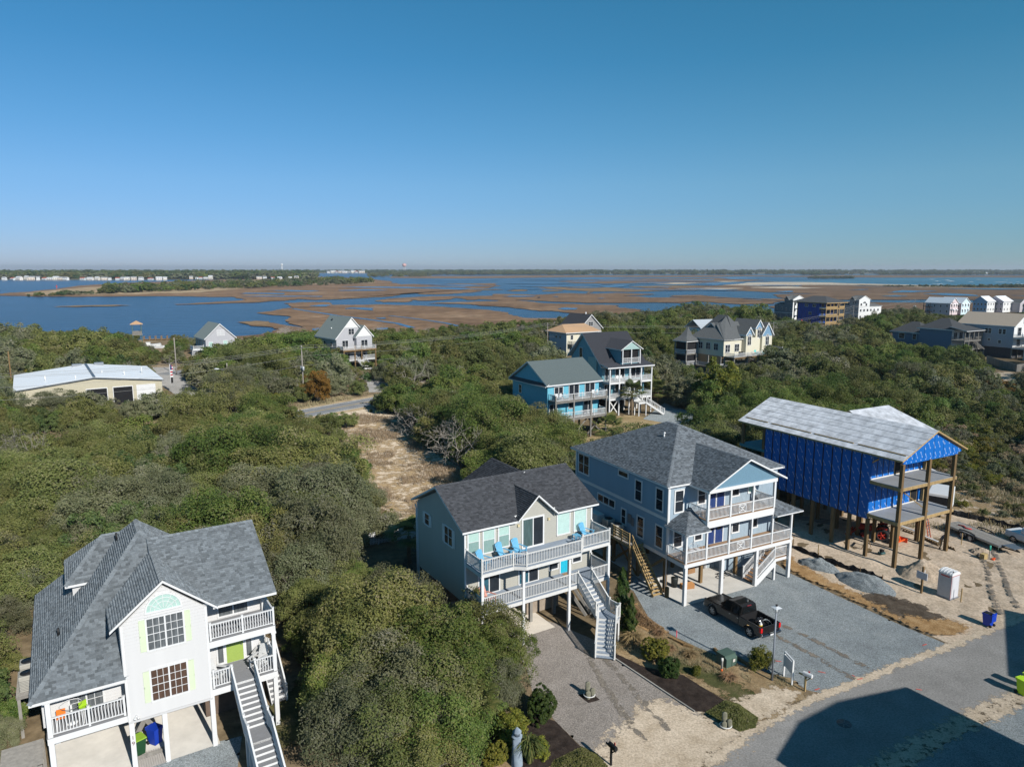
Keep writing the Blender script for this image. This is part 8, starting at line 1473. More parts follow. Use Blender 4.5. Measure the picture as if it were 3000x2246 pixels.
for s_ in (-1, 1):
    for x_ in (-.45, .45): wheel(t, x_, s_*1.18, .36, .36, .22, TW, s_, 8)
    m = MB(); m.tube([(-.95, s_*1.18, .6), (-.85, s_*1.18, .82), (-.3, s_*1.18, .9), (.3, s_*1.18, .9), (.85, s_*1.18, .82), (.95, s_*1.18, .6)], .07, 6); m.build('fender', BLACK, t)
MB().bar((3.3, -.5, .5), (4.6, 0, .45), .08, .1).bar((3.3, .5, .5), (4.6, 0, .45), .08, .1).build('tongue', BLACK, t); MB().box(-.6, .6, -.6, .6, 0, .04).build('ramp', METALG, t, (3.9, 0, .7)); MB().bar((3.2, -.9, .05), (3.2, -.9, .6), .06, .06).build('jack', GRN, t)
tag(MB().tube([(0, 0, .1), (.5, .2, .12), (1.0, -.1, .12), (1.4, .2, .1)], .06, 6).build('strap', M('red_strap', (.6, .03, .03), .6, .1), None, (c0[0]-2.1*dr[0], c0[1]-2.1*dr[1], .68), ta), 'red strap coiled on the trailer deck end', 'strap')
# white pickup nose at the right edge, enclosed trailer behind the house
wv = thing('white_van', (*G(*z4(2290, 1195)), .05), ta, 'white work truck hitched at the trailer tongue', 'truck'); m = MB(); loft(m, [(-2.4, ring(.95, .5, 1.15)), (-1.0, ring(.97, .5, 1.2)), (.3, ring(.97, .5, 1.2)), (2.4, ring(.92, .5, 1.05))]); bev(m.build('body', WHITE, wv), .03); m = MB(); loft(m, [(-.9, ring(.85, 1.15, 1.8, .7)), (.9, ring(.85, 1.15, 1.85, .72)), (1.3, ring(.85, 1.1, 1.2, .8))]); m.build('cab', WHITE, wv)
for x_ in (-1.5, 1.5):
    for s_ in (-1, 1): wheel(wv, x_, s_*.85, .4, .4, .25, RIM, s_)
et = thing('enclosed_trailer', (*G(2752, 1500), .05), math.radians(T4+25), 'white enclosed cargo trailer behind the unfinished house', 'trailer'); m = MB(); m.box(-2.2, 2.2, -1.1, 1.1, .45, 2.6); bev(m.build('body', WHITE, et), .08, 3); MB().box(-2.22, -2.2, -.9, .9, .5, 2.3).build('ramp_door', DARK, et)
for s_ in (-1, 1): wheel(et, 0, s_*1.05, .34, .34, .2, TW, s_)
# ladder, sawhorse, timber, stair stringers, pipe, compressor
def ladder(loc, rz, label):
    e = thing('step_ladder', loc, rz, label, 'ladder'); LR = M('ladder_orange', (.75, .14, .06), .5, .1)
    for s_ in (-.25, .25):
        MB().bar((s_, -.55, 0), (s_*.7, 0, 2.4), .04, .08).build('rail', LR, e); MB().bar((s_, .55, 0), (s_*.7, 0, 2.4), .04, .06).build('rear_rail', LR, e)
    for k in range(7): t_ = (k+1)/8; MB().box(-.24, .24, -.05, .05, 0, .03).build('rung', METALG, e, (0, -.55*(1-t_), 2.4*t_))
    MB().box(-.2, .2, -.12, .12, 2.38, 2.44).build('top_cap', M('ladder_teal', (.05, .2, .2), .5, .1), e)
ladder((*G(*z4(1490, 1110)), .05), .6, 'orange step ladder standing behind the middle front pile')
e = thing('saw_horse', (*G(*z4(1075, 1195)), .05), .9, 'dark trestle saw horse by the side pile', 'trestle'); MB().bar((-.6, 0, .75), (.6, 0, .75), .09, .1).build('beam', WOODB, e)
for x_ in (-.5, .5):
    for y_ in (-.3, .3): MB().bar((x_, y_*.2, .74), (x_*1.1, y_, 0), .06, .06).build('leg', WOODB, e)
for k in range(5): a = G(*z4(1035, 1110)); tag(MB().box(-1.4, 1.4, -.06, .06, 0, .04).build('trim_board', WHITE2, None, (a[0]+.05*k, a[1]+.13*k, .1+.04*(k % 3)), math.radians(-35+3*k)), 'long white trim board stacked under the unfinished house', 'board', 'white trim boards in a stack')
for k in range(4): a = G(*z4(650, 1000)); tag(MB().box(-2.2, 2.2, -.07, .07, 0, .09).build('timber_plank', WOODG, None, (a[0]+.2*k, a[1]+.16*k, .1+.09*(k % 2)), math.radians(-30+2*k)), 'grey timber plank stacked in the shade under the unfinished house', 'plank', 'grey planks in the shade')
def stringer(p, q, label):
    p = np.array(p); q = np.array(q); L = np.hypot(*(q-p)); a = math.atan2(*(q-p)[::-1]); m = MB(); n = int(L/.3); P = [(0, 0)]
    for k in range(n): P += [(k*.3, .14), (k*.3+.15, .3), (k*.3+.3, .14)]
    P += [(L, 0)]; slab(m, P, -.03, .03); tag(m.build('stair_stringer', WOODB, None, (p[0], p[1], .06), a), label, 'stringer')
stringer(G(*z4(1335, 1075)), G(*z4(1430, 1110)), 'notched stair stringer lying behind the middle pile'); stringer(G(*z4(1490, 1130)), G(*z4(1600, 1185)), 'notched stair stringer lying at the worker’s feet'.replace('’s', '')); stringer(G(*z4(1655, 1190)), G(*z4(1725, 1222)), 'notched stair stringer lying right of the front corner pile')
for p, q in (((1330, 1050), (1430, 1090)), ((1480, 1120), (1590, 1165))):
    a = np.array(G(*z4(*p))); b = np.array(G(*z4(*q))); o = MB().bar((a[0], a[1], .3), (b[0], b[1], .3), .25, .04).build('white_board', WHITE, None); tag(o, 'white board laid along the notched stringers', 'board', 'white boards on stringers')
a = G(*z4(1960, 1275)); m = MB(); m.lathe([(.06, 0), (.06, .95), (.075, .96), (.075, 1.3), (.02, 1.32)], 10); o = m.build('standpipe', WHITE, None, (*a, .05)); tag(o, 'white standpipe with green cap in the sand lot', 'pipe'); MB().lathe([(.08, .85), (.08, 1.32), (.01, 1.33)], 10).build('cap', M('pipe_green', (.04, .35, .25), .5, .05), o)
tag(MB().box(-.3, .3, -.2, .2, 0, .5).build('plywood_box', M('plywood', (.45, .33, .15), .8, .15, 5), None, (a[0]-.45, a[1]+.1, .05), .5), 'plywood box beside the white standpipe', 'box'); tag(MB().box(-.25, .25, -.1, .1, 0, .12).build('orange_case', ORG, None, (a[0]+.35, a[1]-.1, .05), .6), 'orange case at the foot of the standpipe', 'case')
e = thing('air_compressor', (*G(*z4(1185, 1245)), .08), .4, 'small dark blue-green compressor on the sand by the front pile', 'compressor'); MB().tube([(-.25, -.12, .18), (.25, -.12, .18)], .12, 10).tube([(-.25, .12, .18), (.25, .12, .18)], .12, 10).build('tank', M('compressor_teal', (.04, .1, .1), .5, .2), e); MB().box(-.15, .15, -.15, .15, .3, .5).build('motor', BLACK, e); MB().tube([(-.3, 0, .3), (-.3, 0, .6), (.3, 0, .6), (.3, 0, .3)], .02, 6).build('handle', METALG, e)
# manhole, landscape timbers
m = MB(); m.lathe([(.0, .0), (.42, .0), (.42, .012), (.0, .014)], 24); o = m.build('manhole_cover', M('cast_iron', (.09, .09, .09), .6, .2, 12), None, (19.69, 38.29, .012)); tag(o, 'round cast iron manhole cover in the street shadow', 'manhole')
for k in range(6): a = k*1.047; MB().bar((.08*math.cos(a), .08*math.sin(a), .018), (.36*math.cos(a), .36*math.sin(a), .018), .05, .012).build('rib', M('iron_pale', (.16, .16, .16), .6, .1), o)
def timber(p, q, w, h, mat, label, cat='timber', grp=None): return tag(MB().bar((*p, h/2), (*q, h/2), w, h).build('landscape_timber', mat, None), label, cat, grp)
EDG = [(6.9, 45.65), (8.66, 43.02), (10.1, 40.86), (11.1, 39.4)]
for k in range(3): timber(EDG[k], EDG[k+1], .1, .1, WOODG, ['grey edging timber from the stair foot along the mulch bed', 'grey edging timber in the middle of the mulch bed edge', 'grey edging timber at the street end of the mulch bed'][k])
for p, q, l in (((1385, 295), (1490, 345), 'brown sleeper lying at the gravel edge by the straw'), ((1480, 345), (1550, 365), 'short brown sleeper end beside the gravel edge'), ((1700, 375), (1760, 430), 'upright leaning sleeper behind the transformer'), ((1850, 430), (1960, 500), 'long brown sleeper between transformer and shrub')): timber(G(*zb(*p)), G(*zb(*q)), .2, .18, WOODB, l)
RM_ = M('red_marking', (.6, .08, .05), .8, .2, 8)
for k, (p, q) in enumerate((((480, 1080), (515, 1068)), ((780, 978), (760, 968)), ((800, 1000), (838, 993)), ((1240, 1072), (1285, 1080)), ((505, 940), (560, 952)), ((1290, 745), (1320, 735)), ((180, 860), (228, 866)))):
    a = G(*zr(*p)); b = G(*zr(*q)); o = MB().bar((*a, .03), (*b, .032), .06, .008).build('paint_mark', RM_, None); tag(o, 'red utility paint mark sprayed on the gravel and street', 'mark', 'red paint marks')
# white picket fence behind the taupe house
FP = [G(*zc6(*q)) for q in [(520, 460), (570, 450), (660, 435), (752, 415), (800, 407)]]; e = thing('picket_fence', (0, 0, 0), 0, 'white picket fence crossing behind the taupe house', 'fence')
for a, b in zip(FP[:-1], FP[1:]):
    L = math.hypot(b[0]-a[0], b[1]-a[1]); an = math.atan2(b[1]-a[1], b[0]-a[0]); m = MB(); m.bar((*a, .35), (*b, .35), .04, .08); m.bar((*a, 1.1), (*b, 1.1), .04, .08); m.build('rail', WHITE, e); post(e, *b, 0, 1.5, .13, WHITE); pk = shared('picket', lambda: MB().box(-.04, .04, -.02, .02, .1, 1.3).mesh('picket', WHITE))
    for k in range(1, int(L/.15)): t_ = k*.15/L; link('picket', pk, e, (a[0]+(b[0]-a[0])*t_, a[1]+(b[1]-a[1])*t_, 0), an)
# worker bending at the corner pile ------------------------------------
def person(loc, rz):
    e = thing('person', loc, rz, 'worker in grey hooded top and tan trousers bending over at the corner pile', 'person')
    bm = bmesh.new(); J = {}; rad = {}
    def v(n_, p, r): J[n_] = bm.verts.new(p); rad[n_] = r
    v('pel', (0, 0, .92), .15); v('wai', (.08, 0, 1.08), .15); v('che', (.26, 0, 1.28), .17); v('nec', (.4, 0, 1.42), .07); v('hea', (.5, 0, 1.5), .1); v('hd2', (.58, 0, 1.54), .09)
    for s_, k in ((1, 'l'), (-1, 'r')):
        v(k+'hip', (0, s_*.1, .88), .1); v(k+'kne', (.06+.05*s_, s_*.13, .48), .075); v(k+'ank', (-.05+.1*s_, s_*.14, .08), .05); v(k+'toe', (.12+.1*s_, s_*.15, .04), .045); v(k+'sho', (.32, s_*.2, 1.34), .075); v(k+'elb', (.42, s_*.24, 1.06), .055); v(k+'wri', (.62, s_*.12, .92), .04); v(k+'han', (.7, s_*.09, .9), .045)
    for a, b in (('pel', 'wai'), ('wai', 'che'), ('che', 'nec'), ('nec', 'hea'), ('hea', 'hd2')): bm.edges.new((J[a], J[b]))
    for k in 'lr':
        for a, b in (('pel', k+'hip'), (k+'hip', k+'kne'), (k+'kne', k+'ank'), (k+'ank', k+'toe'), ('che', k+'sho'), (k+'sho', k+'elb'), (k+'elb', k+'wri'), (k+'wri', k+'han')): bm.edges.new((J[a], J[b]))
    bm.verts.ensure_lookup_table(); names = list(J); me = bpy.data.meshes.new('body'); bm.to_mesh(me); bm.free(); o = link('body', me, e); o.modifiers.new('skin', 'SKIN'); sv = me.skin_vertices[0].data
    for i, n_ in enumerate(names): sv[i].radius = (rad[n_], rad[n_]); sv[i].use_root = n_ == 'pel'
    sd = o.modifiers.new('sub', 'SUBSURF'); sd.levels = 2; sd.render_levels = 2
    # clothing colours by height and reach
    mt = bpy.data.materials.new('worker_clothes'); mt.use_nodes = True; tt = mt.node_tree; b = tt.nodes['Principled BSDF']; b.inputs['Roughness'].default_value = .9; tc = nn(tt, 'TexCoord'); sx = nn(tt, 'SeparateXYZ'); tt.links.new(tc.outputs['Object'], sx.inputs[0])
    cr = nn(tt, 'ValToRGB'); cr.color_ramp.interpolation = 'CONSTANT'; el = cr.color_ramp.elements; el[0].position = 0; el[0].color = (.06, .04, .03, 1); el[1].position = .07; el[1].color = (.30, .22, .13, 1); q = el.new(.5); q.color = (.16, .165, .18, 1)
    mr = nn(tt, 'MapRange'); mr.inputs[2].default_value = 2.0; tt.links.new(sx.outputs[2], mr.inputs[0]); tt.links.new(mr.outputs[0], cr.inputs[0]); tt.links.new(cr.outputs[0], b.inputs['Base Color']); me.materials.append(mt)
    SK = M('skin', (.45, .28, .2), .6, .08); m = MB()
    for s_ in (-1, 1):   # hands: palm, four fingers, thumb
        m.box(.69, .76, s_*.09-.035, s_*.09+.035, .87, .9)
        for k in range(4): y_ = s_*.09-.03+k*.02; m.tube([(.76, y_, .885), (.8, y_, .88), (.82, y_, .85)], .009, 5)
        m.tube([(.71, s_*.09-s_*.035, .885), (.74, s_*.05, .87), (.77, s_*.045, .86)], .01, 5)
    m.build('hands', SK, e); m = MB(); m.lathe([(.02, -.02), (.085, .0), (.1, .07), (.09, .13), (.02, .17)], 14, (.6, 0, 1.43)); m.tube([(.69, 0, 1.49), (.72, 0, 1.475)], [.02, .012], 6); m.build('face', SK, e); m = MB(); m.lathe([(.112, 0), (.115, .06), (.08, .12), (.01, .15)], 14, (.56, 0, 1.5)); m.box(.62, .76, -.08, .08, 1.505, 1.52); m.build('cap', M('tan_cap', (.35, .3, .22), .9, .1), e); return e
person((*G(*z4(1606, 1204)), .08), math.radians(-8))
# ---------- poles, wires, lights
def pole(px, h, label, mat=None, arms=(0.0,), tr=False, r=.16):
    b = G(*px) if px[0] > 400 or px[1] > 700 else px; e = thing('utility_pole', (b[0], b[1], 0), math.radians(40), label, 'utility pole'); MB().tube([(0, 0, 0), (0, 0, h)], [r, r*.65], 8).build('pole', mat or M('pole_grey_wood', (.30, .27, .24), .9, .15, 3), e)
    for z_ in arms: MB().box(-.06, .06, -1.1, 1.1, h-.5-z_, h-.38-z_).build('cross_arm', WOODG, e)
    if tr:
        for y_ in (-.45, .45): MB().lathe([(.2, 5.4), (.22, 6.0), (.2, 6.3)], 12, (0, y_, 0)).build('transformer_can', M('can_grey', (.5, .52, .53), .5, .05), e)
        MB().box(-.1, .1, -.6, .6, 6.2, 6.3).build('bracket', METALG, e)
    return (b[0], b[1], h)
pA = pole(zM(1078, 770), 10.7, 'grey utility pole with two transformer cans beside the rusty cedar', tr=True); pB = pole((-84., 108.), 10.5, 'utility pole past the left edge of the thicket'); pC = pole(zh(287, 440), 10.0, 'utility pole in front of the cream house with tan roof'); pD = pole(zR(172, 575), 9.6, 'utility pole with a short cross arm beside the cream gabled house'); pE = pole(zR(822, 372), 9.5, 'utility pole before the unfinished blue block'); pF = pole(zR(1318, 300), 10.0, 'utility pole with a transformer near the pale pink house', tr=True); pG = pole(zR(1618, 335), 10.0, 'utility pole before the pale aqua house', tr=True); pole(zl(1432, 600), 9.5, 'plain timber pole by the side road turn', arms=()); pole(zl(103, 745), 9.0, 'brown timber pole beside the metal building', WOODB, arms=())
WIR = M('wire_pale', (.3, .29, .27), .5, .05)
def wire(a, b, dz, dy, sag=1.2, r=.02):
    a = np.array(a, float); b = np.array(b, float); d = b-a; n_ = np.array((-d[1], d[0], 0))/np.hypot(d[0], d[1]); pts = []
    for k in range(15): t_ = k/14; p = a+d*t_+n_*dy; pts.append((p[0], p[1], p[2]-dz-4*sag*t_*(1-t_)))
    o = MB().tube(pts, r, 4).build('power_line', WIR, None); tag(o, 'overhead power line strung between the utility poles', 'wire', 'overhead power lines')
for a, b in ((pB, pA), (pA, pC), (pC, pD), (pD, pE), (pE, pF), (pF, pG)):
    for dz, dy in ((0, 0), (.5, -1.0), (.5, 1.0), (2.2, 0), (4.2, 0)): wire(a, b, dz, dy)
b = G(*zM(470, 752)); e = thing('street_light', (*b, 0), 0, 'grey street light pole with a curved arm reaching left', 'street light'); MB().tube([(0, 0, 0), (0, 0, 6.6)], [.14, .1], 8).build('pole', M('pole_grey_wood', (.30, .27, .24), .9, .15, 3), e); MB().tube([(0, 0, 4.6), (-.8, 0, 5.1), (-1.8, 0, 5.3)], .06, 6).build('arm', METALG, e); m = MB(); m.tube([(-1.7, 0, 5.32), (-2.4, 0, 5.34), (-2.9, 0, 5.3)], [.08, .18, .08], 8); m.build('lamp_head', M('lamp_pale', (.6, .62, .64), .4, .05), e)
b = G(*zM(728, 768)); e = thing('utility_cabinet', (*b, 0), .5, 'pale grey utility cabinet on a post at the roadside scrub', 'cabinet'); MB().box(-.1, .1, -.1, .1, 0, 1.2).build('post', METALG, e); MB().box(-.5, .5, -.3, .3, .9, 2.1).build('box', M('cabinet_pale', (.5, .52, .54), .5, .06), e); MB().box(-.3, .6, .32, .5, 1.2, 1.9).build('meter', METALG, e)
b = G(*zl(1390, 742)); e = thing('flag_pole', (*b, 0), .8, 'flag pole with a drooping red, white and blue flag at the metal building', 'flag'); MB().tube([(0, 0, 0), (0, 0, 6.2)], .05, 8).build('pole', WHITE, e); m = MB()
for k in range(8): m.box(.05, .55+.1*math.sin(k), -.04+.03*(k % 2), .0+.03*(k % 2), 5.6-k*.33, 5.9-k*.33, k % 2)
m.box(.05, .4, -.06, .03, 4.9, 5.95, 2); m.build('flag', [M('flag_red', (.5, .03, .04), .8, .1), WHITE, M('flag_blue', (.02, .03, .15), .8, .1)], e); m = MB(); m.box(.05, .5, -.03, .03, 2.0, 3.2); m.build('lower_flag', BLACK, e)
# lookout tower and dock by the water
b = G(*zl(1122, 400)); e = thing('lookout_tower', (*b, 0), .5, 'small roofed timber lookout tower by the water', 'lookout')
for x_ in (-1.3, 1.3):
    for y_ in (-1.3, 1.3): post(e, x_, y_, 0, 8.6, .22, GRN)
MB().box(-1.5, 1.5, -1.5, 1.5, 5.0, 5.2).build('floor', WOODG, e); m = MB()
for a in (-1.4, 1.4): m.box(-1.4, 1.4, a-.04, a+.04, 5.2, 6.2); m.box(a-.04, a+.04, -1.4, 1.4, 5.2, 6.2)
m.build('parapet', WOODG, e); m = MB(); m.add([(-1.9, -1.9, 8.5), (1.9, -1.9, 8.5), (1.9, 1.9, 8.5), (-1.9, 1.9, 8.5), (0, 0, 9.7)], [(0, 3, 2, 1), (0, 1, 4), (1, 2, 4), (2, 3, 4), (3, 0, 4)]); m.build('roof', SHT, e)
b = G(*zl(1310, 330), -.5); e = thing('dock', (*b, 0), .3, 'brown timber dock with pilings at the sound shore', 'dock'); MB().box(-6, 6, -1, 1, .2, .4).build('deck', WOODB, e)
for k in range(7): post(e, -6+k*2, -1.1, -1.5, 1.6, .25, WOODB); post(e, -6+k*2, 1.1, -1.5, 1.6, .25, WOODB)
for k, (q, a) in enumerate((((1215, 372), .3), ((1300, 385), .1))):
    b = G(*zl(*q)); e = thing('moored_boat', (*b, -.3), a, ['white open boat ashore near the lookout tower', 'white skiff ashore beside the dock'][k], 'boat'); m = MB(); loft(m, [(-3, [(-.9, 1.0), (-.7, .3), (0, .1), (.7, .3), (.9, 1.0)]), (1.2, [(-1.0, 1.1), (-.8, .3), (0, .1), (.8, .3), (1.0, 1.1)]), (3.4, [(-.1, 1.4), (-.05, .9), (0, .6), (.05, .9), (.1, 1.4)])]); m.build('hull', WHITE, e); MB().box(-1.2, .2, -.5, .5, 1.0, 1.8).build('console', WHITE2, e)
e = thing('board_fence', (0, 0, 0), 0, 'tall dark board fence below the big white house', 'fence'); fp = [G(*zR(*q)) for q in [(1905, 668), (2010, 705), (2150, 745), (2240, 735)]]
for a, b_ in zip(fp[:-1], fp[1:]):
    L = math.hypot(b_[0]-a[0], b_[1]-a[1]); n_ = int(L/.6); bd = shared('fboard', lambda: MB().box(-.29, .29, -.03, .03, 0, 2.0).mesh('board', WOODG))
    for k in range(n_): t_ = (k+.5)/n_; link('board', bd, e, (a[0]+(b_[0]-a[0])*t_, a[1]+(b_[1]-a[1])*t_, 0), math.atan2(b_[1]-a[1], b_[0]-a[0]))
b = G(*zR(945, 900)); tag(MB().box(-.1, .1, -.1, .1, 0, 1.0).box(-.2, .2, -.4, .4, 1.0, 1.5).build('roadside_mailbox', WHITE, None, (*b, 0), .5), 'white mailbox standing by the far paved drive', 'mailbox')
e = thing('boom_lift', (*G(*zR(425, 400)), 0), .6, 'orange boom lift beside the unfinished blue block', 'machine'); m = MB(); m.box(-1.6, 1.6, -1.1, 1.1, .6, 1.8); m.build('chassis', ORG, e); MB().bar((0, 0, 1.8), (-1.8, 0, 4.2), .3, .3).build('boom', ORG, e)
for x_ in (-1.2, 1.2):
    for s_ in (-1, 1): wheel(e, x_, s_*1.1, .55, .55, .35, BLACK, s_)
# ---------- garden plants
def shrub(px, R, H, mat, label, seed, nl=5000, ll=.09, lw=.055, name='round_shrub', tight=True, loc=None):
    b = loc or G(*zb(*px)); e = thing(name, (b[0], b[1], 0), seed, label, 'shrub'); me = crown(seed, R*.9, H/2*.92, H*.5, 300 if tight else 90, int(nl*1.6) if tight else nl, ll, lw, LM[mat], core=500, zmin=-.9, clump=.12 if tight else .28, pw=.03 if tight else .4); link('foliage', me, e); link('stem', trunk(seed, R*.7, H*.4, H*.4, BARK, 5, .04), e); return e
shrub((455, 880), .98, 2.0, 'clip', 'large clipped round dark green shrub at the gravel drive edge', 201, 9000); shrub((1275, 450), .85, 1.55, 'yellow', 'round yellow-green shrub on the mulch bed', 202, 6500); shrub((1378, 560), .78, 1.15, 'clip', 'low clipped green shrub in the middle of the mulch bed', 203, 6000); shrub((1570, 555), .32, .6, 'yellow', 'tiny upright shrub on the thin lawn', 204, 1800); shrub((2030, 515), .85, 1.5, 'yellow', 'loose yellow-green shrub beside the lamp post', 205, 4500, tight=False); shrub((245, 1050), 1.05, 1.9, 'yellow', 'bright yellow-green shrub behind the lighthouse ornament', 206, 7500, .11, .065, tight=False); shrub((130, 1190), .7, 1.1, 'yellow', 'small yellow-green shrub left of the lighthouse ornament', 207, 4200); shrub((445, 1160), .55, 1.3, 'yellow', 'narrow yellow-green shrub right of the spiky yucca', 208, 3200, tight=False); shrub((50, 960), 1.2, 2.2, 'green', 'leafy green shrub at the thicket edge by the mulch', 209, 6500, .12, .07, tight=False)
def cedar(loc, R, H, label, seed):
    e = thing('juniper', (*loc, 0), seed, label, 'tree'); rg = np.random.default_rng(seed); V = []; Q = []; n_ = 7000; t_ = rg.uniform(0, 1, n_)**.8; a = rg.uniform(0, 6.28, n_); tw = a+t_*7; r = R*(1-t_)**.65*(.75+.35*np.sin(3*tw+seed)+.12*np.sin(7*a))*rg.uniform(.65, 1.05, n_); C = np.stack([r*np.cos(a), r*np.sin(a), .15+t_*H], -1); N = unit(np.stack([np.cos(a), np.sin(a), .4+rg.uniform(0, .5, n_)], -1)+rg.normal(size=(n_, 3))*.4); V, Q, c = leaves(C, N, .16, .06, rg, rg.beta(2, 2, n_), -.6); link('foliage', fast('foliage', V, Q, LM['cedar'], c), e); MB().tube([(0, 0, 0), (0, 0, H*.8)], [.09, .03], 6).build('trunk', BARK, e)
cedar(G(*zb(1035, 215)), 1.0, 4.6, 'tall twisted bright green juniper beside the taupe house stair', 3); cedar((8.75, 48.7), .55, 3.0, 'slim shorter juniper right of the tall one', 5)
def tuft(loc, n_, L, w, mat, label, seed, spread=1.0, lift=.55, cat='plant', name='grass_tuft', group=None): e = thing(name, (*loc, .02), seed, label, cat, group); link('blades', spray(seed, n_, L, w, LM[mat], spread, lift), e); return e
tuft(G(*zb(1120, 330)), 420, 1.35, .035, 'straw', 'large tan dried sago-like plant at the mulch bed head', 11, 1.0, .5, name='dry_cycad'); tuft(G(*zb(370, 1200)), 260, 1.7, .035, 'palm', 'spiky green yucca beside the lighthouse ornament', 12, .7, .9, name='yucca')
for k, (q, s_) in enumerate((((1530, 430), 1.0), ((1820, 600), 1.1), ((1330, 330), .9), ((1380, 380), .8), ((1300, 270), .9))): tuft(G(*zb(*q)), 260, .85*s_, .02, 'straw', ['pale dead grass clump beside the transformer', 'wide pale dead grass clump before the lamp post', 'pale dead grass behind the yellow-green mulch shrub', 'dry grass beside the yellow-green mulch shrub', 'dry grass at the brown sleeper'][k], 30+k, 1.0, .45)
# creeping ground cover mats
def mat_cover(name, poly, n_, mat, label, seed, hh=.35):
    rg = np.random.default_rng(seed); P = np.array(poly); x0, y0 = P.min(0); x1, y1 = P.max(0); X_ = rg.uniform(x0, x1, n_*3); Y_ = rg.uniform(y0, y1, n_*3); k = inpoly(poly, X_, Y_); X_, Y_ = X_[k][:n_], Y_[k][:n_]; ed = edist(poly, X_, Y_); Z_ = hh*np.clip(ed/.7, .15, 1)*rg.uniform(.3, 1, len(X_))*(1+.2*vnoise(X_*4, Y_*4, seed, 2)); N = unit(rg.normal(size=(len(X_), 3))*.5+np.array((0, 0, 1.))); V, Q, c = leaves(np.stack([X_, Y_, Z_], -1), N, .13, .06, rg, rg.beta(2, 2, len(X_))); tag(link(name, fast(name, V, Q, LM[mat], c)), label, None, None, 'stuff')
mat_cover('ground_cover', [(11.75, 39.3), (13.3, 40.55), (14.0, 40.2), (14.75, 38.8), (14.3, 37.9), (13.25, 37.55), (12.3, 38.6)], 9000, 'olive', 'low olive juniper ground cover at the street corner', 5); mat_cover('ground_cover', [(2.2, 35.0), (3.95, 36.2), (4.7, 35.6), (5.2, 34.6), (4.4, 33.6), (2.0, 33.6)], 8000, 'olive', 'low olive juniper ground cover beside the black mailbox', 6); mat_cover('vine_tangle', [(8.9, 52.6), (9.5, 50.2), (10.6, 48.9), (11.4, 49.4), (10.6, 51), (10.0, 53.2)], 5000, 'straw', 'tangle of dead straw by the gravel drive', 7, .6)
# palms
def palm(loc, h, L, label, seed, n_=30, mat='palm'):
    e = thing('palmetto', (*loc, 0), seed, label, 'palm'); link('fronds', palm_head(seed, n_, L, 20, LM[mat]), e, (0, 0, h))
    if h > .3: MB().tube([(0, 0, 0), (0, 0, h)], [.2, .17], 10).build('trunk', M('palm_trunk', (.2, .15, .1), .95, .35, 8), e)
palm((-2.6, 36.9), 1.6, 1.7, 'large fan palmetto at the bottom of the thicket by the drive', 41, 34); palm((-9.4, 61.5), 2.6, 1.6, 'fan palmetto by the end of the white picket fence', 42); palm(G(*zh(968, 930)), 4.2, 2.2, 'tall palmetto in front of the teal house stair', 43); palm(G(*zh(1180, 840)), 2.6, 2.3, 'yellowing palmetto right of the teal house porch', 44); palm(G(*zh(770, 1075)), .8, 2.4, 'bushy palmetto on the tan lawn by the turquoise house', 45, 40); palm(G(*zM(1600, 640)), 2.2, 2.0, 'palmetto by the front steps of the grey house', 46); palm(G(*zM(1690, 500)), 3.5, 1.8, 'palmetto right of the grey house deck', 47); palm((-5.6, 40.2), .6, 1.3, 'low palmetto fan in the thicket near the drive', 48, 18)
# special trees
plant('rust_bush', 0, (*G(*zM(1195, 825)), 0), (1.2, 1.2, 1.25), .3, 'rust-orange cedar beside the highway pole', None); plant('rust_bush', 0, (*G(*zR(1950, 960)), 0), (2.0, 1.6, .75), 1.3, 'wide rust-coloured shrub mass on the far right scrub', None); plant('yellow_bush', 0, (*G(*zh(1690, 905)), 0), (2.8, 2.6, 3.2), .4, 'big yellow-green tree at the end of the gravel turning area', None); plant('yaupon', 1, (*G(*zl(430, 930)), 0), (1.5, .9, .75), .4, 'broad grey-green bush in front of the metal building', None, 'bush')
for k, (q, s_, v) in enumerate((((1110, 1010), 1.35, 0), ((1250, 990), 1.2, 1), ((770, 740), 1.1, 1), ((690, 720), .9, 0))): plant('bare_tree', v, (*G(*zc5(q[0], q[1])), 0), (s_*1.2, s_*1.2, s_), k*1.3, ['pale leafless tree at the clearing edge behind the taupe roof', 'second leafless tree close behind the taupe roof', 'grey leafless shrub at the middle of the clearing edge', 'small grey leafless shrub by the clearing'][k], None)
rg = random.Random(9)
for k in range(16):
    x_, y_ = s2(rg.uniform(380, 1800), rg.uniform(560, 640)); q = G(x_, y_+14, 0); s_ = rg.uniform(.5, .95); plant('bare_tree', k, (q[0], q[1], -.2), (s_, s_, s_*.9), rg.uniform(0, 6), 'bleached leafless tree along the marsh edge', 'bleached trees along the marsh edge')
# dry grasses in the clearing and on the scrub lot
def grasses(name, poly, n_, L, mat, label, seed, w=.02):
    rg = np.random.default_rng(seed); P = np.array(poly); x0, y0 = P.min(0); x1, y1 = P.max(0); X_ = rg.uniform(x0, x1, n_*4); Y_ = rg.uniform(y0, y1, n_*4); k = inpoly(poly, X_, Y_) & (vnoise(X_*.35, Y_*.35, seed, 4) > .0); X_, Y_ = X_[k][:n_], Y_[k][:n_]; m_ = len(X_); a = rg.uniform(0, 6.28, m_); l = L*rg.uniform(.5, 1.3, m_); d = np.stack([np.cos(a)*.5, np.sin(a)*.5, np.ones(m_)], -1)*l[:, None]; b = np.stack([-np.sin(a), np.cos(a), np.zeros(m_)], -1)*w; B = np.stack([X_, Y_, np.zeros(m_)], -1); V = np.stack([B-b, B+b, B+d*.95+b*.4, B+d-b*.4], 1).reshape(-1, 3); tag(link(name, fast(name, V, np.arange(4*m_).reshape(-1, 4), LM[mat], rg.beta(2, 2, m_))), label, None, None, 'stuff')
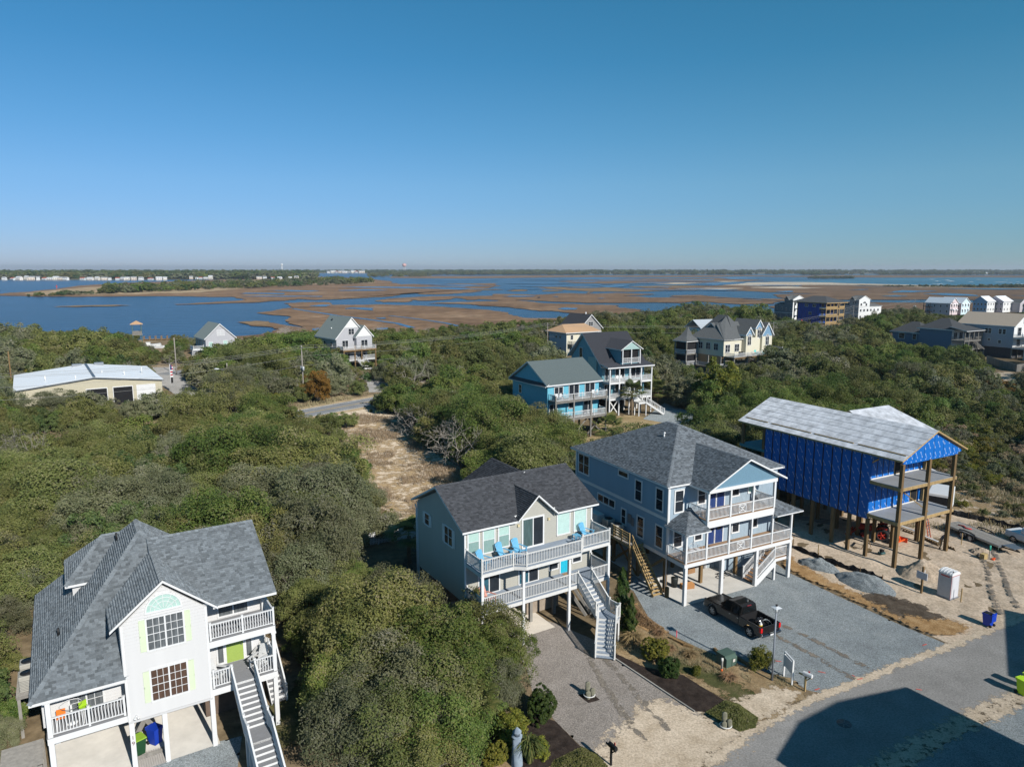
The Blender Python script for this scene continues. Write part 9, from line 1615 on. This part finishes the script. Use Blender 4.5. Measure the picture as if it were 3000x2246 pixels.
CLP = [G(*zc5(*q)) for q in [(0, 500), (640, 560), (740, 900), (1150, 1080), (700, 1480), (330, 1290), (250, 900)]]
grasses('dry_grass', CLP, 9000, .5, 'tan', 'dry tan grass growing in the sandy clearing', 3, .03); grasses('dry_grass', [(38, 72), (60, 62), (90, 84), (72, 106), (46, 96)], 14000, .5, 'tan', 'dry tan scrub grass behind the sand lot', 4, .04); grasses('dry_grass', [hwp(-30, 3.8), hwp(60, 3.8), hwp(60, 9), hwp(-30, 9)], 9000, .6, 'tan', 'dry grass along the highway shoulder', 5, .05); grasses('dry_grass', [(7.3, 46.6), (11.2, 45), (14.5, 42.5), (18.6, 41.8), (18, 43), (13, 46.8), (10.6, 50.6), (9.8, 53.5), (8.4, 52)], 9000, .16, 'tan', 'short dry grass on the verge between the drives', 6, .012)
# low scrub on the lot behind the unfinished house
SCR = [crown(800+i, 1.0, .8, .7, 40, 2200, .15, .08, LM[k], core=150, clump=.3) for i, k in enumerate(('grey', 'olive', 'grey', 'yellow', 'tan'))]
rg = np.random.default_rng(21); n_ = 1150; Xs = rg.uniform(40, 110, n_*4); Ys = rg.uniform(62, 125, n_*4); k = inpoly([(44, 70), (60, 61), (110, 96), (100, 125), (62, 112), (40, 90)], Xs, Ys) & ~in_foot(Xs, Ys, .5) & ~inpoly(lot, Xs, Ys); Xs, Ys = Xs[k][:n_], Ys[k][:n_]; dd_ = np.clip((Ys-64)/32, .4, 1.4); gn_scatter('scrub', np.stack([Xs, Ys, np.zeros(len(Xs))], -1), rg.uniform(0, 6, len(Xs)), (dd_*rg.uniform(.45, 1.3, len(Xs)))[:, None]*np.array((1.1, 1.1, 1.0)), rg.integers(0, 5, len(Xs)), SCR, 'low grey-green scrub on the dry lot behind the unfinished house')
# ================================================================== FAR SHORES
rg = np.random.default_rng(5); P = []; Sx = []; K = []
def band(px0, px1, py, rows, dy, n, s0, s1, kinds):
    for i in range(n):
        x = rg.uniform(px0, px1); y = py+rg.uniform(0, rows)*dy; X_, Y_ = G(x, max(y, 790.2), -.9); s_ = rg.uniform(s0, s1); P.append((X_, Y_, -1.0)); Sx.append((s_*rg.uniform(.9, 1.3), s_*rg.uniform(.9, 1.3), s_)); K.append(int(rg.choice(kinds)))
FARS = [crown(500+i, 3.1, 2.9, 2.75, 40, 900, .9, .55, LM[k], core=90) for i, k in enumerate(('olive', 'green', 'grey', 'dark'))]
# wooded island in the sound
for i in range(620):
    t = rg.uniform(0, 1)**.8; x = 80+t*980; yb = 868-38*min(1, max(0, (t-.05)))-rg.uniform(0, 1)*(3+13*min(1, t*2)); 
    if x > 940 and yb < 812: continue
    X_, Y_ = G(x, yb, -.9); s_ = rg.uniform(.7, 1.5)*(1.0 if t > .22 else .4)*(1.3 if rg.uniform() < .3 else .7); P.append((X_, Y_, -.9)); Sx.append((s_*1.4, s_*1.4, s_)); K.append(int(rg.choice([0, 1, 2, 2, 3])))
band(930, 1090, 826, 1, 4, 60, 1.2, 2.0, [0, 1, 1]); band(1080, 1260, 808, 1, 4, 60, 1.2, 2.2, [0, 2])
gn_scatter('island_wood', np.array(P), rg.uniform(0, 6.28, len(P)), np.array(Sx), K, FARS, 'scrubby trees along the long low island in the sound')
P = []; Sx = []; K = []
# mainland tree line: nearer left shore, then the far shore
def shoreline(x0, x1, ya, yb, n, s0, s1, kinds, z=-1.0):
    for i in range(n):
        t = rg.uniform(); x = x0+(x1-x0)*t; X_, Y_ = G(x, ya+(yb-ya)*rg.uniform()**1.5, -1.0); s_ = rg.uniform(s0, s1); P.append((X_, Y_, z)); Sx.append((s_*1.6, s_*1.6, s_)); K.append(int(rg.choice(kinds)))
shoreline(-60, 920, 818, 806, 1200, 1.9, 3.3, [0, 1, 2, 2, 3]); shoreline(-60, 920, 812, 803, 700, 2.8, 3.9, [0, 1, 2, 3])
shoreline(900, 3080, 800, 797, 900, 2.6, 3.8, [1, 3, 3]); shoreline(1100, 3080, 806, 800, 420, 1.4, 2.6, [0, 2, 3]); shoreline(1080, 1700, 806, 803, 160, 1.6, 2.6, [0, 2]); shoreline(2350, 2400, 806, 804, 25, 1.8, 2.6, [1, 3]); shoreline(2370, 2500, 816, 814.5, 60, .8, 1.4, [2]); shoreline(2590, 3060, 806, 803, 100, 1.2, 2.2, [1, 3])
gn_scatter('far_wood', np.array(P), rg.uniform(0, 6.28, len(P)), np.array(Sx), K, FARS, 'dark pine and oak wood along the far mainland shore')
P = []; Sx = []; K = []
for i in range(240):
    t = rg.uniform(); x = s4(1250, 0)[0]+t*470; y = s4(0, 158+t*12+rg.uniform(-3, 3))[1]; X_, Y_ = G(x, y, -.7); s_ = rg.uniform(.25, .7)*(.5+t); P.append((X_, Y_, -.8)); Sx.append((s_*1.5, s_*1.5, s_)); K.append(int(rg.choice([0, 2, 3])))
gn_scatter('dune_scrub', np.array(P), rg.uniform(0, 6.28, len(P)), np.array(Sx), K, FARS, 'low scrub on the dune ridge before the ocean')
FB = ground_mat('mainland_ground', [(.09, .09, .05), (.13, .12, .07), (.2, .17, .11)], .02, .1, .2, 1)
flat('far_shore', [(G(x, y, -.7)) for x, y in [(-300, 819), (300, 819.5), (700, 818), (930, 812), (935, 800), (-300, 800)]], FB, -.7); flat('far_shore', [(G(x, y, -.7)) for x, y in [(880, 799.5), (1500, 803), (2400, 802), (3300, 802), (3300, 793), (880, 793)]], FB, -.66)
# houses and boats along the left far shore, each a small building of its own
cols = [(.78, .78, .76), (.70, .66, .58), (.60, .66, .68), (.62, .54, .46), (.74, .70, .66)]
protos = []
for i, c in enumerate(cols):
    m = MB(); w_, d_, z_ = (9, 8, 6)[0]+i, 8+i % 3, 5.5+i % 2*2; m.box(-w_/2, w_/2, 0, d_, 0, z_); m.add([(-w_/2-.5, -.5, z_), (w_/2+.5, -.5, z_), (w_/2+.5, d_/2, z_+3), (-w_/2-.5, d_/2, z_+3), (w_/2+.5, d_+.5, z_), (-w_/2-.5, d_+.5, z_)], [(0, 1, 2, 3), (3, 2, 4, 5)], 1); m.add([(-w_/2, 0, z_), (-w_/2, d_, z_), (-w_/2, d_/2, z_+2.7), (w_/2, 0, z_), (w_/2, d_, z_), (w_/2, d_/2, z_+2.7)], [(0, 1, 2), (3, 4, 5)])
    for k in range(3):
        for zz in (1.2, 4.0): m.box(-w_/2+1+k*w_/3, -w_/2+2.2+k*w_/3, -.06, 0, zz, zz+1.4, 2)
    m.box(-w_/2, w_/2, -2, -.1, 2.7, 3.0); protos.append(m.mesh('shore_house', [M('far_wall_%d' % i, c, .6, .05), [M('far_roof_grey', (.28, .29, .3), .8, .1), M('far_roof_pale', (.55, .56, .57), .6, .1), M('far_roof_red', (.3, .1, .07), .8, .1)][i % 3], GLASS]))
hx = [10, 34, 52, 75, 92, 112, 128, 146, 163, 176, 190, 240, 262, 283, 306, 322, 344, 358, 372, 392, 412, 440, 466, 484, 560, 575, 588, 604, 616, 760, 775, 800, 818, 850, 868]
for i, x in enumerate(hx):
    y = 821 if x < 520 else 818; b = G(x, y, -.7); s_ = .95 if x < 200 else .8
    o = link('shore_house', protos[(i*7) % 5], None, (b[0], b[1], -.7), random.uniform(-.4, .6), scale=(s_*random.uniform(.9, 1.5), s_, s_*random.uniform(.8, 1.25))); tag(o, 'small pale waterfront house in the row on the far shore', 'house', 'waterfront houses on the far shore')
b = G(830, 817, -.7); tag(MB().box(-22, 22, 0, 12, 0, 9).build('marina_shed', M('pale_blue_shed', (.5, .62, .72), .6, .05), None, (b[0], b[1], -.7)), 'long pale blue marina shed among the waterfront houses', 'shed')
# water towers
b = G(827, 801, -.7); m = MB(); m.tube([(0, 0, 0), (0, 0, 44)], [2.2, 2.2], 12); m.lathe([(2.2, 44), (5, 46), (6, 50), (5, 54), (1, 56)], 14); tag(m.build('water_tower', M('tower_white', (.7, .7, .68), .6, .05), None, (b[0], b[1], -.7)), 'slim pale water tower rising above the left tree line', 'water tower')
b = G(1185, 799.5, -.7); m = MB()
for a in range(6): m.tube([(9*math.cos(a*1.047), 9*math.sin(a*1.047), 0), (7*math.cos(a*1.047), 7*math.sin(a*1.047), 42)], .8, 6)
m.lathe([(2, 38), (11, 43), (14, 50), (12, 57), (5, 61), (.5, 62)], 18, mi=1); tag(m.build('water_tower', [M('tower_steel', (.5, .5, .5), .6, .05), M('tower_red_white', (.62, .36, .33), .6, .35, .12)], None, (b[0], b[1], -.7)), 'red and white globe water tower on legs above the far wood', 'water tower')
for i, x in enumerate(np.linspace(965, 1060, 9)):
    b = G(float(x), 800.5, -.7); o = link('shore_house', protos[i % 5], None, (b[0], b[1], -.66), random.uniform(-.3, .5), scale=(3, 2, 1.6)); tag(o, 'hazy reddish building across the far bay', 'house', 'buildings across the far bay')
for i, x in enumerate(np.linspace(2845, 2935, 7)):
    b = G(float(x), 804, -.7); o = link('shore_house', protos[(i*3) % 5], None, (b[0], b[1], -.66), random.uniform(-.3, .5), scale=(2, 1.5, 1.2)); tag(o, 'tiny white house by the inlet on the far right shore', 'house', 'houses by the inlet')
# channel marker, surf, motor boat
b = G(*s1(492, 236), ZW); m = MB(); m.tube([(0, 0, 0), (0, 0, 5)], .25, 8); m.extr([(-1.2, 0, 4.2), (1.2, 0, 4.2), (0, 0, 7)], (0, .15, 0)); tag(m.build('channel_marker', M('marker_red', (.6, .06, .03), .5, .05), None, (b[0], b[1], ZW)), 'red triangular channel marker standing in the sound', 'marker')
FOAM = M('surf_foam', (.75, .78, .78), .9, .1, .2)
for k in range(14):
    x, y = s4(random.uniform(1550, 2200), random.uniform(112, 148)); w_ = random.uniform(6, 26); low('surf', [(x-w_, y), (x, y-.35), (x+w_, y+.1), (x, y+.35)], FOAM, -.6, n=2, jx=3, jy=.15)

# ================================================================== HAZE
m = MB(); m.box(-9200, 9200, -220, 16200, -2.6, 72)
hz = bpy.data.materials.new('haze'); hz.use_nodes = True; t = hz.node_tree; t.nodes.clear(); pv = nn(t, 'VolumePrincipled'); om = nn(t, 'OutputMaterial'); pv.inputs['Color'].default_value = (.88, .93, 1.0, 1); pv.inputs['Density'].default_value = 8.5e-5; pv.inputs['Anisotropy'].default_value = .2
t.links.new(pv.outputs[0], om.inputs['Volume']); o = m.build('haze', hz); o['kind'] = 'stuff'; o['label'] = 'thin pale haze over the sound and far shore'
